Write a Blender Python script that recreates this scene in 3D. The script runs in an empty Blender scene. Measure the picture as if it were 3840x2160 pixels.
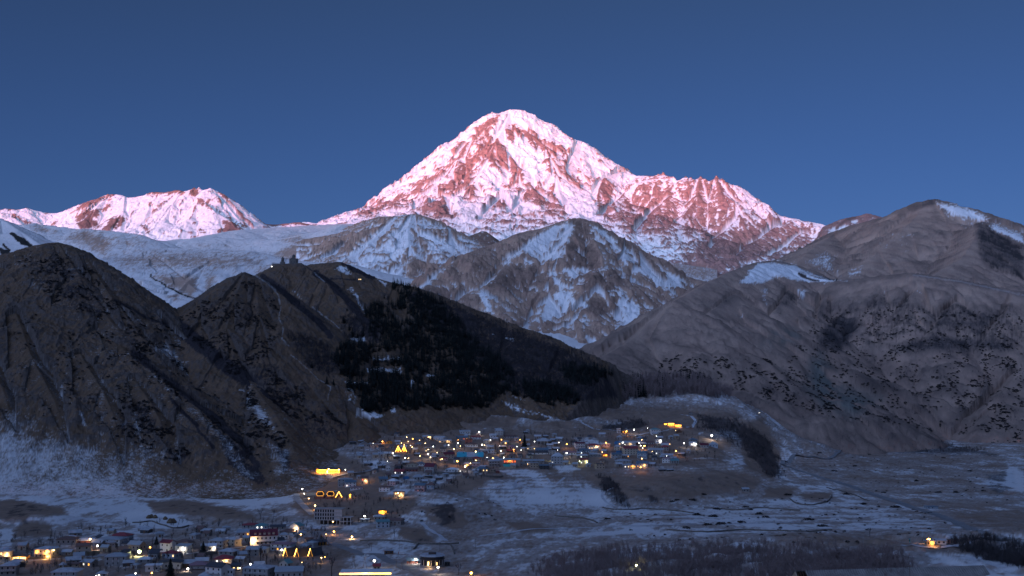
import bpy, bmesh, math, random
import numpy as np
from mathutils import Vector, Matrix
random.seed(7); RNG = np.random.default_rng(11)
SC = bpy.context.scene
COL = SC.collection
R = math.radians

# ---------------------------------------------------------------- camera
FPX, CX, CY, HV = 3768.0, 1920.0, 1080.0, 1453.0        # focal length, centre, horizon line (in 3840 px units)
PITCH = math.atan((HV - CY) / FPX)
cam_d = bpy.data.cameras.new('camera'); cam = bpy.data.objects.new('camera', cam_d); COL.objects.link(cam)
cam_d.sensor_width = 36.0; cam_d.lens = 36.0 * FPX / 3840.0
cam_d.clip_start = 1.0; cam_d.clip_end = 80000.0
cam.location = (0, 0, 0); cam.rotation_euler = (math.pi / 2 + PITCH, 0, 0)
SC.camera = cam
SC.render.resolution_x, SC.render.resolution_y = 1024, 576

# ---------------------------------------------------------------- sky, sun, exposure
SUN_EL, SUN_AZ = 2.2, 26.0            # degrees; azimuth measured from straight behind the camera, to its left
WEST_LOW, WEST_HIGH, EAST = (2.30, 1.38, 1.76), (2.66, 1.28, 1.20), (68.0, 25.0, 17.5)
w = bpy.data.worlds.new('World'); SC.world = w; w.use_nodes = True
nt = w.node_tree; nt.nodes.clear()
sky = nt.nodes.new('ShaderNodeTexSky'); sky.sky_type = 'NISHITA'; sky.sun_disc = False
sky.sun_elevation = R(SUN_EL); sky.sun_rotation = R(180 + SUN_AZ)
sky.altitude = 1800; sky.air_density = 1.0; sky.dust_density = 0.3; sky.ozone_density = 4.0
bg = nt.nodes.new('ShaderNodeBackground'); out = nt.nodes.new('ShaderNodeOutputWorld')
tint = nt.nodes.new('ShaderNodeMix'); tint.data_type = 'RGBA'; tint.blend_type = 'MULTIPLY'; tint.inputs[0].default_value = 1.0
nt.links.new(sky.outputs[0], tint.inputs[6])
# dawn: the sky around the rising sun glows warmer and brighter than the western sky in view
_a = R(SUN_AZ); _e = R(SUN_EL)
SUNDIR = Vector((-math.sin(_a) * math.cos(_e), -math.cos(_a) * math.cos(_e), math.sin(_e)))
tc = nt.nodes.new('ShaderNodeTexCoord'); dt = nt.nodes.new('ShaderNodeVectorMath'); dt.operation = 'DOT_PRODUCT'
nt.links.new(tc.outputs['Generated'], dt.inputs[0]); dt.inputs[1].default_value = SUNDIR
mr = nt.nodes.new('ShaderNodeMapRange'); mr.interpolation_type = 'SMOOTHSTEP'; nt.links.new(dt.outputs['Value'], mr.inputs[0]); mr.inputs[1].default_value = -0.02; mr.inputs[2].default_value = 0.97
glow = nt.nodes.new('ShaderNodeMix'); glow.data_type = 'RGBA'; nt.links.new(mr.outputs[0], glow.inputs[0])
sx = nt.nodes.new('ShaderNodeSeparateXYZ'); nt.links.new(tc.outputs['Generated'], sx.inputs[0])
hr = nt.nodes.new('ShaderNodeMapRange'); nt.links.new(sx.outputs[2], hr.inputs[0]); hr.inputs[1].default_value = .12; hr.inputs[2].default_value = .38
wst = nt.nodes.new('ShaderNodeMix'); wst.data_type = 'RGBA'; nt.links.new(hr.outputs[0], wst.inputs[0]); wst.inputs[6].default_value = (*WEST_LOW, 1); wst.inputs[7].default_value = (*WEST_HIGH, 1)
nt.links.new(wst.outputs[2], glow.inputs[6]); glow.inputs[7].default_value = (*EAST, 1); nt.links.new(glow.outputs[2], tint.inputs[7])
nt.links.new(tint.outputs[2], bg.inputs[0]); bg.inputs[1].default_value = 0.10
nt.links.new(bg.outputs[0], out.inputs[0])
sl = bpy.data.lights.new('sun', 'SUN'); sun = bpy.data.objects.new('sun', sl); COL.objects.link(sun)
sl.energy = 4.7; sl.angle = R(3.8); sl.color = (1.0, 0.315, 0.365)
sun.rotation_euler = SUNDIR.to_track_quat('Z', 'Y').to_euler()
vs = SC.view_settings; vs.view_transform = 'Standard'; vs.look = 'None'; vs.gamma = 1.0; vs.use_curve_mapping = False
vs.exposure = 0.0
SC.cycles.max_bounces = 3; SC.cycles.diffuse_bounces = 2; SC.cycles.caustics_reflective = False; SC.cycles.caustics_refractive = False
SC.cycles.use_denoising = True

# ---------------------------------------------------------------- numeric helpers
CP, SP = math.cos(PITCH), math.sin(PITCH)
def ray(u, v):
    """direction per metre of forward distance"""
    xc = (np.asarray(u, float) - CX) / FPX; yc = -(np.asarray(v, float) - CY) / FPX
    dy = CP - SP * yc; dz = SP + CP * yc
    return xc / dy, dz / dy
def P(u, v, d):
    a, b = ray(u, v); return np.array([a * d, d, b * d])
def proj(x, y, z):
    f = CP * y + SP * z; h = -SP * y + CP * z
    return CX + FPX * x / f, CY - FPX * h / f
_perm = np.random.default_rng(3).permutation(4096); _ang = np.random.default_rng(4).random(4096) * 2 * np.pi
_gx, _gy = np.cos(_ang).astype(np.float32), np.sin(_ang).astype(np.float32)
def perlin(x, y):
    x = np.asarray(x, np.float64); y = np.asarray(y, np.float64)
    xi = np.floor(x).astype(np.int64); yi = np.floor(y).astype(np.int64)
    xf = (x - xi).astype(np.float32); yf = (y - yi).astype(np.float32)
    def g(ix, iy, fx, fy):
        h = _perm[(_perm[ix & 4095] + iy) & 4095]
        return _gx[h] * fx + _gy[h] * fy
    sx = xf * xf * xf * (xf * (xf * 6 - 15) + 10); sy = yf * yf * yf * (yf * (yf * 6 - 15) + 10)
    a = g(xi, yi, xf, yf); b = g(xi + 1, yi, xf - 1, yf); c = g(xi, yi + 1, xf, yf - 1); d = g(xi + 1, yi + 1, xf - 1, yf - 1)
    a = a + sx * (b - a); c = c + sx * (d - c)
    return (a + sy * (c - a)) * 1.5
def fbm(x, y, oct=5, gain=0.5, ridged=False):
    s = 0.0; amp = 1.0; tot = 0.0
    for i in range(oct):
        n = perlin(x * 2.03 ** i + 17.3 * i, y * 2.03 ** i - 9.1 * i)
        if ridged: n = 1 - 2 * np.abs(n)
        s = s + amp * n; tot += amp; amp *= gain
    return s / tot
def sstep(a, b, x):
    t = np.clip((x - a) / (b - a), 0, 1); return t * t * (3 - 2 * t)

class Ridges:
    """height = max over ridge lines of (crest height - slope * distance), with a gentler foot"""
    def __init__(self): self.seg = []
    def add(self, pts, slope, foot=None, fslope=0.3, world=False, sharp=0.0):
        q = [np.array(p, float) if world else P(*p) for p in pts]; s = RNG.random() * 1e4
        for a, b in zip(q[:-1], q[1:]):
            L = math.hypot(b[0] - a[0], b[1] - a[1])
            self.seg.append((a, b, slope, foot or 1e9, fslope, s, L)); s += L
        return self
    def ev(self, x, y, full=False):
        z = np.full(x.shape, -1e9); S = np.zeros(x.shape); D = np.zeros(x.shape)
        for a, b, sl, ft, fs, s0, L in self.seg:
            ex, ey = b[0] - a[0], b[1] - a[1]
            t = np.clip(((x - a[0]) * ex + (y - a[1]) * ey) / max(L * L, 1e-9), 0, 1)
            d = np.hypot(x - a[0] - t * ex, y - a[1] - t * ey)
            zz = a[2] + t * (b[2] - a[2]) - sl * np.minimum(d, ft) - fs * np.maximum(d - ft, 0)
            m = zz > z
            z = np.where(m, zz, z)
            if full:
                S = np.where(m, s0 + t * L, S); D = np.where(m, d, D)
        return (z, S, D) if full else z
    def hit(self, u, v, d0, d1, n=900):
        a, b = ray(u, v); d = np.linspace(d0, d1, n)
        z = self.ev(a * d, d); k = np.nonzero(z >= b * d)[0]
        return d[k[0]] if len(k) else None
    def spur(self, pts, slope, push, d0, d1, conv=None, **kw):
        """a rib traced down the face: each point is put 'push' metres in front of the face"""
        q = []
        for i, p in enumerate(pts):
            u, v = conv(*p[:2]) if conv else p[:2]
            d = self.hit(u, v, d0, d1)
            if d is None: continue
            pu = p[2] if len(p) > 2 else push
            q.append((u, v, d - pu))
        if len(q) > 1: self.pend.append((q, slope, kw))
    def begin(self): self.pend = []
    def commit(self):
        for q, s, kw in self.pend: self.add(q, s, **kw)

def Zr(ox, oy, k):
    return lambda x, y: (ox + x / k, oy + y / k)
R1, R2, R3, R5 = Zr(0, 600, 2.0125), Zr(1280, 360, 2.0125), Zr(2560, 600, 2.0125), Zr(1120, 1000, 2.0125)
R4 = Zr(0, 1320, 1.725)

def polymask(u, v, poly, soft):
    """about 1 inside, 0 outside, ramp of width 'soft'"""
    poly = np.array(poly, float); inside = np.zeros(u.shape, bool); dist = np.full(u.shape, 1e9)
    bb = (u > poly[:, 0].min() - 3 * soft) & (u < poly[:, 0].max() + 3 * soft) & (v > poly[:, 1].min() - 3 * soft) & (v < poly[:, 1].max() + 3 * soft)
    res = np.zeros(u.shape)
    if not bb.any(): return res
    uu, vv = u[bb], v[bb]; ins = np.zeros(uu.shape, bool); ds = np.full(uu.shape, 1e9)
    for (x0, y0), (x1, y1) in zip(poly, np.roll(poly, -1, 0)):
        c = ((y0 > vv) != (y1 > vv)) & (uu < (x1 - x0) * (vv - y0) / (y1 - y0 + 1e-12) + x0); ins ^= c
        ex, ey = x1 - x0, y1 - y0; t = np.clip(((uu - x0) * ex + (vv - y0) * ey) / (ex * ex + ey * ey + 1e-9), 0, 1)
        ds = np.minimum(ds, np.hypot(uu - x0 - t * ex, vv - y0 - t * ey))
    sd = np.where(ins, ds, -ds)
    res[bb] = np.clip(0.5 + 0.5 * sd / soft, 0, 1)
    return res
def linemask(u, v, pts, width):
    ds = np.full(u.shape, 1e9)
    for (x0, y0), (x1, y1) in zip(pts[:-1], pts[1:]):
        ex, ey = x1 - x0, y1 - y0; t = np.clip(((u - x0) * ex + (v - y0) * ey) / (ex * ex + ey * ey + 1e-9), 0, 1)
        ds = np.minimum(ds, np.hypot(u - x0 - t * ex, v - y0 - t * ey))
    return np.clip(1.5 - ds / width, 0, 1)

# ---------------------------------------------------------------- terrain material
def node(nt, t, **kw):
    n = nt.nodes.new(t)
    for k, v in kw.items(): setattr(n, k, v)
    return n
def mixc(nt, fac, a, b):
    m = node(nt, 'ShaderNodeMix', data_type='RGBA')
    for s, val in ((0, fac), (6, a), (7, b)):
        if hasattr(val, 'is_output'): nt.links.new(val, m.inputs[s])
        else: m.inputs[s].default_value = val if s == 0 else (*val, 1)
    return m.outputs[2]
def terrain_mat(name, grass, grass2, rock, rock2, snow=(.82, .84, .88), shrub=(.03, .03, .03), scale=1.0, bump=0.5, bdist=3.0):
    m = bpy.data.materials.new(name); m.use_nodes = True; nt = m.node_tree; nt.nodes.clear()
    o = node(nt, 'ShaderNodeOutputMaterial'); p = node(nt, 'ShaderNodeBsdfPrincipled')
    p.inputs['Roughness'].default_value = 0.95; p.inputs['Specular IOR Level'].default_value = 0.1
    at = node(nt, 'ShaderNodeAttribute', attribute_name='mask'); sp = node(nt, 'ShaderNodeSeparateColor')
    nt.links.new(at.outputs['Color'], sp.inputs[0])
    geo = node(nt, 'ShaderNodeNewGeometry')
    def noise(sc, det=6, rough=0.6):
        n = node(nt, 'ShaderNodeTexNoise'); n.inputs['Scale'].default_value = sc; n.inputs['Detail'].default_value = det
        n.inputs['Roughness'].default_value = rough; nt.links.new(geo.outputs['Position'], n.inputs['Vector']); return n.outputs['Fac']
    def ramp(x, a, b):
        r = node(nt, 'ShaderNodeMapRange'); nt.links.new(x, r.inputs[0]); r.inputs[1].default_value = a; r.inputs[2].default_value = b; return r.outputs[0]
    n1, n2 = noise(0.012 * scale), noise(0.11 * scale, 8, .7)
    g = mixc(nt, ramp(n1, .35, .65), grass, grass2)
    rk = mixc(nt, ramp(n2, .35, .65), rock, rock2)
    c = mixc(nt, sp.outputs[1], g, rk)
    c = mixc(nt, sp.outputs[2], c, shrub)
    sn = mixc(nt, ramp(n2, .3, .7), tuple(x * .93 for x in snow), snow)
    c = mixc(nt, sp.outputs[0], c, sn)
    nt.links.new(c, p.inputs['Base Color'])
    b = node(nt, 'ShaderNodeBump'); b.inputs['Strength'].default_value = bump; b.inputs['Distance'].default_value = bdist / scale
    nt.links.new(n2, b.inputs['Height']); nt.links.new(b.outputs[0], p.inputs['Normal'])
    nt.links.new(p.outputs[0], o.inputs[0])
    return m

def grid_mesh(name, X, Y, Z, mask, mat):
    nr, nc = X.shape
    me = bpy.data.meshes.new(name); co = np.stack([X, Y, Z], -1).reshape(-1, 3).astype(np.float32)
    i = np.arange(nr * nc).reshape(nr, nc)
    q = np.stack([i[:-1, :-1], i[:-1, 1:], i[1:, 1:], i[1:, :-1]], -1).reshape(-1, 4)
    me.vertices.add(len(co)); me.vertices.foreach_set('co', co.ravel())
    me.loops.add(q.size); me.loops.foreach_set('vertex_index', q.ravel().astype(np.int32))
    me.polygons.add(len(q)); me.polygons.foreach_set('loop_start', np.arange(0, q.size, 4, dtype=np.int32))
    me.polygons.foreach_set('loop_total', np.full(len(q), 4, np.int32))
    me.polygons.foreach_set('use_smooth', np.ones(len(q), bool))
    me.update(calc_edges=True)
    a = me.attributes.new('mask', 'FLOAT_COLOR', 'POINT'); a.data.foreach_set('color', mask.reshape(-1, 4).astype(np.float32).ravel())
    me.materials.append(mat)
    o = bpy.data.objects.new(name, me); COL.objects.link(o); return o

def boxblur(a, ry, rx):
    for ax, r in ((0, ry), (1, rx)):
        p = [(0, 0), (0, 0)]; p[ax] = (r + 1, r); c = np.cumsum(np.pad(a, p, 'edge'), ax)
        n = a.shape[ax]; a = (np.take(c, range(2 * r + 1, 2 * r + 1 + n), ax) - np.take(c, range(0, n), ax)) / (2 * r + 1)
    return a
TERR = {}
def terrain(name, rid, us, d0, d1, rows, mat, maskf, noise=(), gully=(), zmin=None, base=None, post=None):
    """polar height field: columns along lines of sight, rows spread evenly over the visible face"""
    du = np.asarray(us, float); nc = len(du); ax, _ = ray(du, np.full(nc, HV))
    dd = np.geomspace(d0, d1, 500); Xc, Yc = ax[None, :] * dd[:, None], np.repeat(dd[:, None], nc, 1)
    evalz = (lambda x, y, full=False: rid.ev(x, y, full)) if base is None else base
    zc = evalz(Xc, Yc)
    if zmin is not None: zc = np.maximum(zc, zmin)
    _, vc = proj(Xc, Yc, zc)
    arc = np.abs(np.diff(vc, axis=0)) * np.where(np.diff(vc, axis=0) < 0, 1.0, 0.12) + np.diff(dd)[:, None] * (150.0 / (d1 - d0))
    # smooth the row spacing between neighbouring columns
    k = max(3, nc // 40) | 1; ker = np.ones(k) / k
    arc = np.stack([np.convolve(np.pad(r, k // 2, 'edge'), ker, 'valid') for r in arc])
    cum = np.vstack([np.zeros(nc), np.cumsum(arc, 0)])
    t = np.linspace(0, 1, rows); Y = np.empty((rows, nc))
    for j in range(nc): Y[:, j] = np.interp(t * cum[-1, j], cum[:, j], dd)
    X = ax[None, :] * Y
    if base is None:
        Z, S, D = rid.ev(X, Y, True)
    else: Z, S, D = base(X, Y, True)
    U0, V0 = proj(X, Y, Z)
    for lam, amp, rg in noise:
        Z = Z + amp * fbm(X / lam, Y / lam, 6, .5, rg) * (np.clip(.25 + D / (lam * 1.2), 0, 1) if base is None else 1)
    for lam, amp, st in gully:
        wv = fbm(X / (lam * 3), Y / (lam * 3), 3) * 1.2
        n = fbm(S / lam + wv, D / (lam * st) + 5.0, 4, .55, True)
        Z = Z + amp * n * np.clip(D / (2 * lam), 0.0, 1)
    if zmin is not None: Z = np.maximum(Z, zmin)
    if post is not None: Z = post(X, Y, Z, U0)
    U, V = proj(X, Y, Z)
    gy, gx = np.gradient(Z, axis=0) / np.maximum(np.gradient(Y, axis=0), .5), np.gradient(Z, axis=1) / (np.gradient(X, axis=1) + 1e-6)
    ctx = dict(prom=Z - boxblur(Z, 7, 9), prom2=Z - boxblur(Z, 2, 3), X=X, Y=Y, Z=Z, S=S, D=D, U=U, V=V, U0=U0, V0=V0, slope=np.hypot(gx, gy), gx=gx, gy=gy)
    mask = maskf(ctx)
    o = grid_mesh(name, X, Y, Z, mask, mat); o['kind'] = 'structure'
    TERR[name] = (X, Y, Z)
    return o, ctx
def M(**k):
    sh = next(iter(k.values())).shape
    return np.stack([np.clip(k.get(c, np.zeros(sh)), 0, 1) for c in ('snow', 'rock', 'shrub', 'misc')], -1)
# ================================================================ THE MOUNTAINS
def T(conv, *pts): return [conv(*p) for p in pts]
def px(pts, d): return [(u, v, d) for u, v in pts]
MAT_PEAK = terrain_mat('peak_snow_and_rock', (.24, .16, .13), (.30, .20, .16), (.25, .145, .14), (.40, .24, .225), scale=.25, bump=.35, bdist=4)
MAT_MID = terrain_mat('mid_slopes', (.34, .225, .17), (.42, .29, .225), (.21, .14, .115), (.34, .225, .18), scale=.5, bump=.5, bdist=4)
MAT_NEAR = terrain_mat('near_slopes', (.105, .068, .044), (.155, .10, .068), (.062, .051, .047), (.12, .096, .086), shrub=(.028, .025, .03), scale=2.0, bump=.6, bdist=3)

# ---- the great snow peak
def mk_peak():
    r = Ridges(); r.begin()
    sky = [(1130,838,10300),(1182,841,10200),(1203,841,10150),(1242,829,10150),(1257,831,10150),(1300,828,10150),(1355,810,10150),(1379,790,10200),(1409,770,10250),(1469,748,10350),(1528,718,10450),
      (1558,692,10500),(1623,661,10600),(1645,633,10650),(1668,606,10700),(1702,576,10750),(1727,551,10800),(1757,529,10850),(1777,494,10900),(1799,467,10950),
      (1822,449,10980),(1846,430,11000),(1871,430,11000),(1891,421,11050),(1911,416,11100),(1951,416,11100),(1976,425,11080),(2005,442,11050),(2045,462,11000),
      (2085,489,10950),(2125,512,10900),(2169,531,10850),(2194,549,10800),(2224,576,10750),(2254,608,10700),(2279,631,10650),(2314,649,10550),(2343,651,10500),
      (2363,656,10400),(2388,664,10300),(2413,661,10200),(2443,662,10150),(2468,658,10120),(2490,656,10100),(2495,671,10100),(2507,671,10080),(2522,688,10050),(2560,683,10000),
      (2570,669,9980),(2590,674,9950),(2595,682,9950),(2625,673,9930),(2640,675,9920),(2657,692,9900),(2674,683,9890),(2687,670,9880),(2714,682,9850),(2734,692,9830),
      (2759,719,9800),(2794,744,9750),(2828,764,9700),(2858,788,9650),(2908,804,9550),(2928,814,9500),(2982,824,9400),(3022,836,9350),(3047,839,9300),(3087,848,9200),(3150,865,9150),(3230,880,9100)]
    r.add(sky, .86, foot=1500, fslope=.42)
    sp = lambda pts, s=1.1, push=130, **k: r.spur(pts, s, push, 6500, 11200, R2, **k)
    sp([(1045,215,60),(960,350,120),(880,480,150),(800,600,170),(700,700,180),(600,800,170),(560,880,150)], 1.0)
    sp([(1270,130,30),(1230,250,110),(1160,360,170),(1120,470,200),(1060,580,200),(990,680,210),(960,780,180)], 1.0)
    sp([(1300,200,50),(1420,290,90),(1540,380,150),(1570,470,170),(1620,600,170),(1640,720,170),(1680,840,140)], 1.0)
    sp([(1250,430,100),(1330,540,170),(1330,680,130)], 1.1)
    sp([(1210,780,180),(1130,850,170),(1040,960,120)], 1.0); sp([(1210,780,180),(1260,870,150),(1320,950,100)], 1.0)
    sp([(760,760,190),(800,870,170),(830,950,120)], 1.0); sp([(760,760,190),(680,850,160),(600,900,120)], 1.0)
    sp([(1430,700,200),(1350,780,180),(1300,900,120)], 1.0); sp([(1430,700,200),(1560,800,180),(1660,890,120)], 1.0)
    sp([(1790,345,30),(1740,480,90),(1700,590,110),(1800,680,70)], 1.1)
    sp([(2080,582,40),(1980,630,190),(1940,720,220),(1925,820,160)], 1.1)
    sp([(2430,605,30),(2280,650,130),(2140,740,200),(2020,850,200),(1940,940,120)], 1.0)
    sp([(2570,640,30),(2480,760,170),(2330,900,220),(2220,1040,180)], 1.0)
    sp3 = lambda pts, s=1.0, push=130: r.spur(pts, s, push, 6000, 10500, R3)
    sp3([(255,145,30),(290,250,150),(400,330,190),(430,440,190),(330,540,190),(180,640,160)]); sp3([(130,150,30),(110,280,150),(20,420,190),(-60,540,160)])
    sp3([(600,380,30),(480,460,110),(330,570,150),(200,700,120)], .9)
    sp3([(850,452,30),(700,520,140),(520,640,190),(380,760,150)], .8); sp3([(1000,482,20),(900,560,90),(740,680,130),(600,780,120)], .8)
    r.commit()
    for u, v, d in ((2488,648,10100),(2468,654,10100),(2572,660,9980),(2590,666,9950),(2628,664,9930),(2687,659,9880),(2712,676,9850),(1846,424,10980)): r.add([(u - 2, v, d), (u + 2, v, d)], 2.6)
    def mask(c):
        X, Y, Z, S, D, U, V = (c[k] for k in 'X Y Z S D U V'.split())
        wu = U + 26 * fbm(X / 260, Z / 260, 4) + 8 * fbm(X / 45, Z / 45, 3); wv = V + 26 * fbm(X / 260 + 40, Z / 260, 4) + 8 * fbm(X / 45 + 9, Z / 45, 3)
        rk = np.zeros(U.shape)
        for wgt, soft, conv, poly in PEAK_ROCK:
            rk = np.maximum(rk, wgt * polymask(wu, wv, T(conv, *poly), soft * 1.5))
        snf = np.zeros(U.shape)
        for poly in PEAK_SNOW: snf = np.maximum(snf, .42 * polymask(wu, wv, T(R2, *poly), 12))
        streak = fbm(S / 55 + fbm(X / 200, Y / 200, 2), D / 420, 4, .6, True)          # couloirs running down the face
        fine = fbm(X / 70, Z / 45, 6, .62); band = fbm(X / 900, Z / 26 + fbm(X / 250, Z / 250, 3) * 2, 3)
        steep = sstep(.75, 1.5, c['slope'])
        br = fbm(X / 150 + Z / 260, Z / 90 - X / 400, 7, .68)
        vs_ = fbm(X / 34 + 1.5 * fbm(X / 150, Z / 150, 3), Z / 230, 4, .62); grit = fbm(X / 24, Z / 20, 4, .7)
        e = rk * 1.02 + .12 * steep + .44 * br + .30 * fine + .24 * streak + .20 * band + .30 * vs_ + .15 * grit + .27 * np.clip(c['prom'] / 18, -1, 1) + .18 * np.clip(c['prom2'] / 6, -1, 1) - .55 - snf
        low = sstep(950, 800, V) * 0 + sstep(880, 1060, V)
        e = e + .32 * low
        rock = sstep(-.05, .17, e)
        skl = sstep(9, 2, V - c['vsky']) if 'vsky' in c else 0
        return M(snow=1 - rock, rock=np.clip(.75 + .5 * fine, 0, 1), shrub=.25 * sstep(.2, .5, e) * (band > .1))
    us = np.arange(1120, 3180, 2.6)
    return terrain('mountain', r, us, 6400, 11900, 400, MAT_PEAK, mask, noise=[(700, 60, True), (190, 42, True), (55, 7, True)], gully=[(150, 55, 5), (52, 24, 6)])
PEAK_SNOW = [[(1190,150),(1270,108),(1400,126),(1540,200),(1700,300),(1840,376),(1960,496),(2080,578),(1960,612),(1880,540),(1780,430),(1640,370),(1520,300),(1400,240),(1290,212),(1230,262),(1225,330),(1285,400),(1320,460),(1200,400),(1150,260)], [(1050,560),(1100,540),(1300,640),(1280,690),(1120,640)],
  [(760,740),(860,740),(1000,800),(1120,880),(1040,980),(900,990),(850,880)], [(1320,290),(1420,340),(1480,420),(1600,620),(1520,650),(1400,520),(1310,380)], [(1620,700),(1880,690),(1930,850),(1970,960),(1800,930),(1700,850)], [(1180,700),(1330,720),(1430,820),(1480,900),(1300,860),(1240,780)]]
PEAK_ROCK = [
 (.95, 12, R2, [(1140,140),(1185,150),(1165,200),(1120,230),(1090,300),(1010,310),(1000,270),(1045,215),(1090,180)]),
 (.85, 14, R2, [(1000,280),(985,330),(930,420),(900,470),(830,530),(760,590),(690,650),(560,740),(440,800),(250,885),(150,900),(260,825),(380,780),(500,720),(560,668),(690,605),(780,495),(850,435),(900,385),(960,340)]),
 (.98, 9, R2, [(1300,210),(1360,215),(1420,260),(1500,310),(1550,370),(1565,460),(1530,420),(1470,390),(1420,330),(1370,270),(1320,280),(1300,345),(1250,330),(1225,270),(1260,230)]),
 (.85, 10, R2, [(1530,350),(1620,370),(1680,390),(1780,400),(1760,420),(1680,430),(1630,460),(1570,480),(1540,430)]),
 (.92, 12, R2, [(1080,330),(1200,350),(1240,410),(1210,440),(1250,520),(1220,560),(1130,530),(1060,480),(1030,420),(1060,370)]),
 (.95, 14, R2, [(1040,420),(1060,480),(1040,560),(1000,640),(1025,720),(1000,780),(950,740),(930,680),(870,740),(760,760),(700,760),(740,700),(820,620),(880,560),(950,500)]),
 (.88, 9, R2, [(1250,440),(1350,500),(1370,600),(1320,680),(1395,690),(1340,712),(1270,700),(1150,660),(1290,650),(1290,580),(1260,520)]),
 (.88, 12, R2, [(750,760),(800,800),(840,870),(870,900),(830,950),(760,940),(700,900),(600,910),(540,900),(620,840)]),
 (.8, 9, R2, [(1210,780),(1250,840),(1180,865),(1135,840)]),
 (.82, 12, R2, [(1430,700),(1480,730),(1560,790),(1650,860),(1640,900),(1560,860),(1480,830),(1390,800),(1350,750)]),
 (.7, 10, R2, [(1590,670),(1640,730),(1700,800),(1660,800),(1590,740)]),
 (.95, 12, R2, [(1970,620),(2040,640),(2060,720),(1990,790),(1930,820),(1915,770),(1940,690)]),
 (.62, 30, R2, [(2280,620),(2440,610),(2576,670),(2576,1100),(2350,1060),(2200,1070),(2050,1000),(1930,950),(2000,850),(2130,760),(2200,690)]),
 (.62, 25, R2, [(1560,470),(1700,520),(1820,640),(1800,690),(1680,660),(1580,580)]),
 (.70, 25, R3, [(-10,160),(60,150),(255,140),(340,190),(400,300),(420,400),(330,470),(200,540),(100,570),(-20,600)]),
 (.78, 40, R3, [(420,430),(700,460),(1000,520),(1050,600),(800,720),(500,800),(0,1000),(-50,780),(60,640),(250,520)]),
 (.45, 25, R2, [(850,880),(1000,860),(1200,900),(1300,960),(1100,1010),(880,1000)]),
 (.6, 20, R2, [(1300,940),(1450,900),(1660,890),(1700,920),(1480,990),(1300,985)]),
]

# ---- the second snow massif, further left
def mk_left_peak():
    r = Ridges(); r.begin()
    sky = T(R1, (-160,395),(-60,385),(0,380),(40,371),(95,375),(140,380),(200,366),(280,388),(380,408),(480,398),(540,370),(620,330),(700,305),(790,285),(810,263),(850,262),(920,266),(970,288),(1040,283),(1100,268),
      (1150,245),(1250,250),(1320,236),(1365,234),(1400,262),(1440,235),(1468,215),(1480,243),(1505,215),(1515,235),(1550,225),(1590,215),(1640,240),(1690,280),(1725,310),(1735,335),(1780,380),(1840,415),(1890,465),(1940,490),(2010,488),
      (2100,490),(2250,468),(2350,492),(2420,490),(2500,500))
    r.add([(u, v, 9600 + 250 * math.sin(u / 170.)) for u, v in sky], .80, foot=900, fslope=.4)
    sp = lambda pts, s=.9, push=120: r.spur(pts, s, push, 6000, 9900, R1)
    sp([(830,265,20),(720,370,130),(640,450,160),(590,515,120)]); sp([(940,280,20),(930,400,150),(910,520,130)])
    sp([(1365,236,20),(1300,340,120),(1240,450,130),(1200,560,90)], .8); sp([(1550,225,20),(1540,320,150),(1620,390,190),(1740,470,220),(1800,540,180)])
    sp([(1250,250,20),(1130,360,110),(1080,470,130),(1140,550,100)], .8); sp([(60,372,20),(100,430,90),(160,480,80)])
    sp([(1590,216,10),(1700,330,60),(1790,440,90)], 1.0); sp([(1480,340,150),(1440,440,140),(1400,560,100)], .8)
    r.commit()
    for u, v, d in ((729,699,9400),(748,699,9400),(722,708,9400),(790,702,9400),(404,727,9700),(422,728,9700),(840,732,9400),(572,717,9500)): r.add([(u - 2, v, d), (u + 2, v, d)], 2.6)
    def mask(c):
        X, Y, Z, S, D, U, V = (c[k] for k in 'X Y Z S D U V'.split())
        wu = U + 16 * fbm(X / 200, Z / 200, 4) + 5 * fbm(X / 40, Z / 40, 3); wv = V + 14 * fbm(X / 200 + 40, Z / 200, 4) + 5 * fbm(X / 40 + 9, Z / 40, 3)
        rk = np.zeros(U.shape)
        for wgt, soft, poly in LEFT_ROCK: rk = np.maximum(rk, wgt * polymask(wu, wv, T(R1, *poly), soft))
        fine = fbm(X / 70, Z / 40, 6, .62); streak = fbm(S / 45, D / 350, 4, .6, True); band = fbm(X / 700, Z / 24, 3)
        e = rk * 1.05 + .14 * sstep(.75, 1.5, c['slope']) + .42 * fbm(X / 150 + Z / 260, Z / 90 - X / 400, 7, .68) + .40 * fine + .14 * streak + .16 * band + .34 * fbm(X / 30 + fbm(X / 150, Z / 150, 3), Z / 200, 4, .62) + .22 * fbm(X / 22, Z / 18, 4, .7) + .34 * np.clip(c['prom'] / 16, -1, 1) + .2 * np.clip(c['prom2'] / 6, -1, 1) - .60
        rock = sstep(-.05, .15, e)
        return M(snow=1 - rock, rock=np.clip(.75 + .5 * fine, 0, 1), shrub=.35 * rk)
    return terrain('mountain', r, np.arange(-260, 1290, 2.8), 6000, 10300, 260, MAT_PEAK, mask, noise=[(600, 36, True), (150, 20, True), (45, 5, True)], gully=[(130, 38, 5), (45, 14, 6)])
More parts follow.
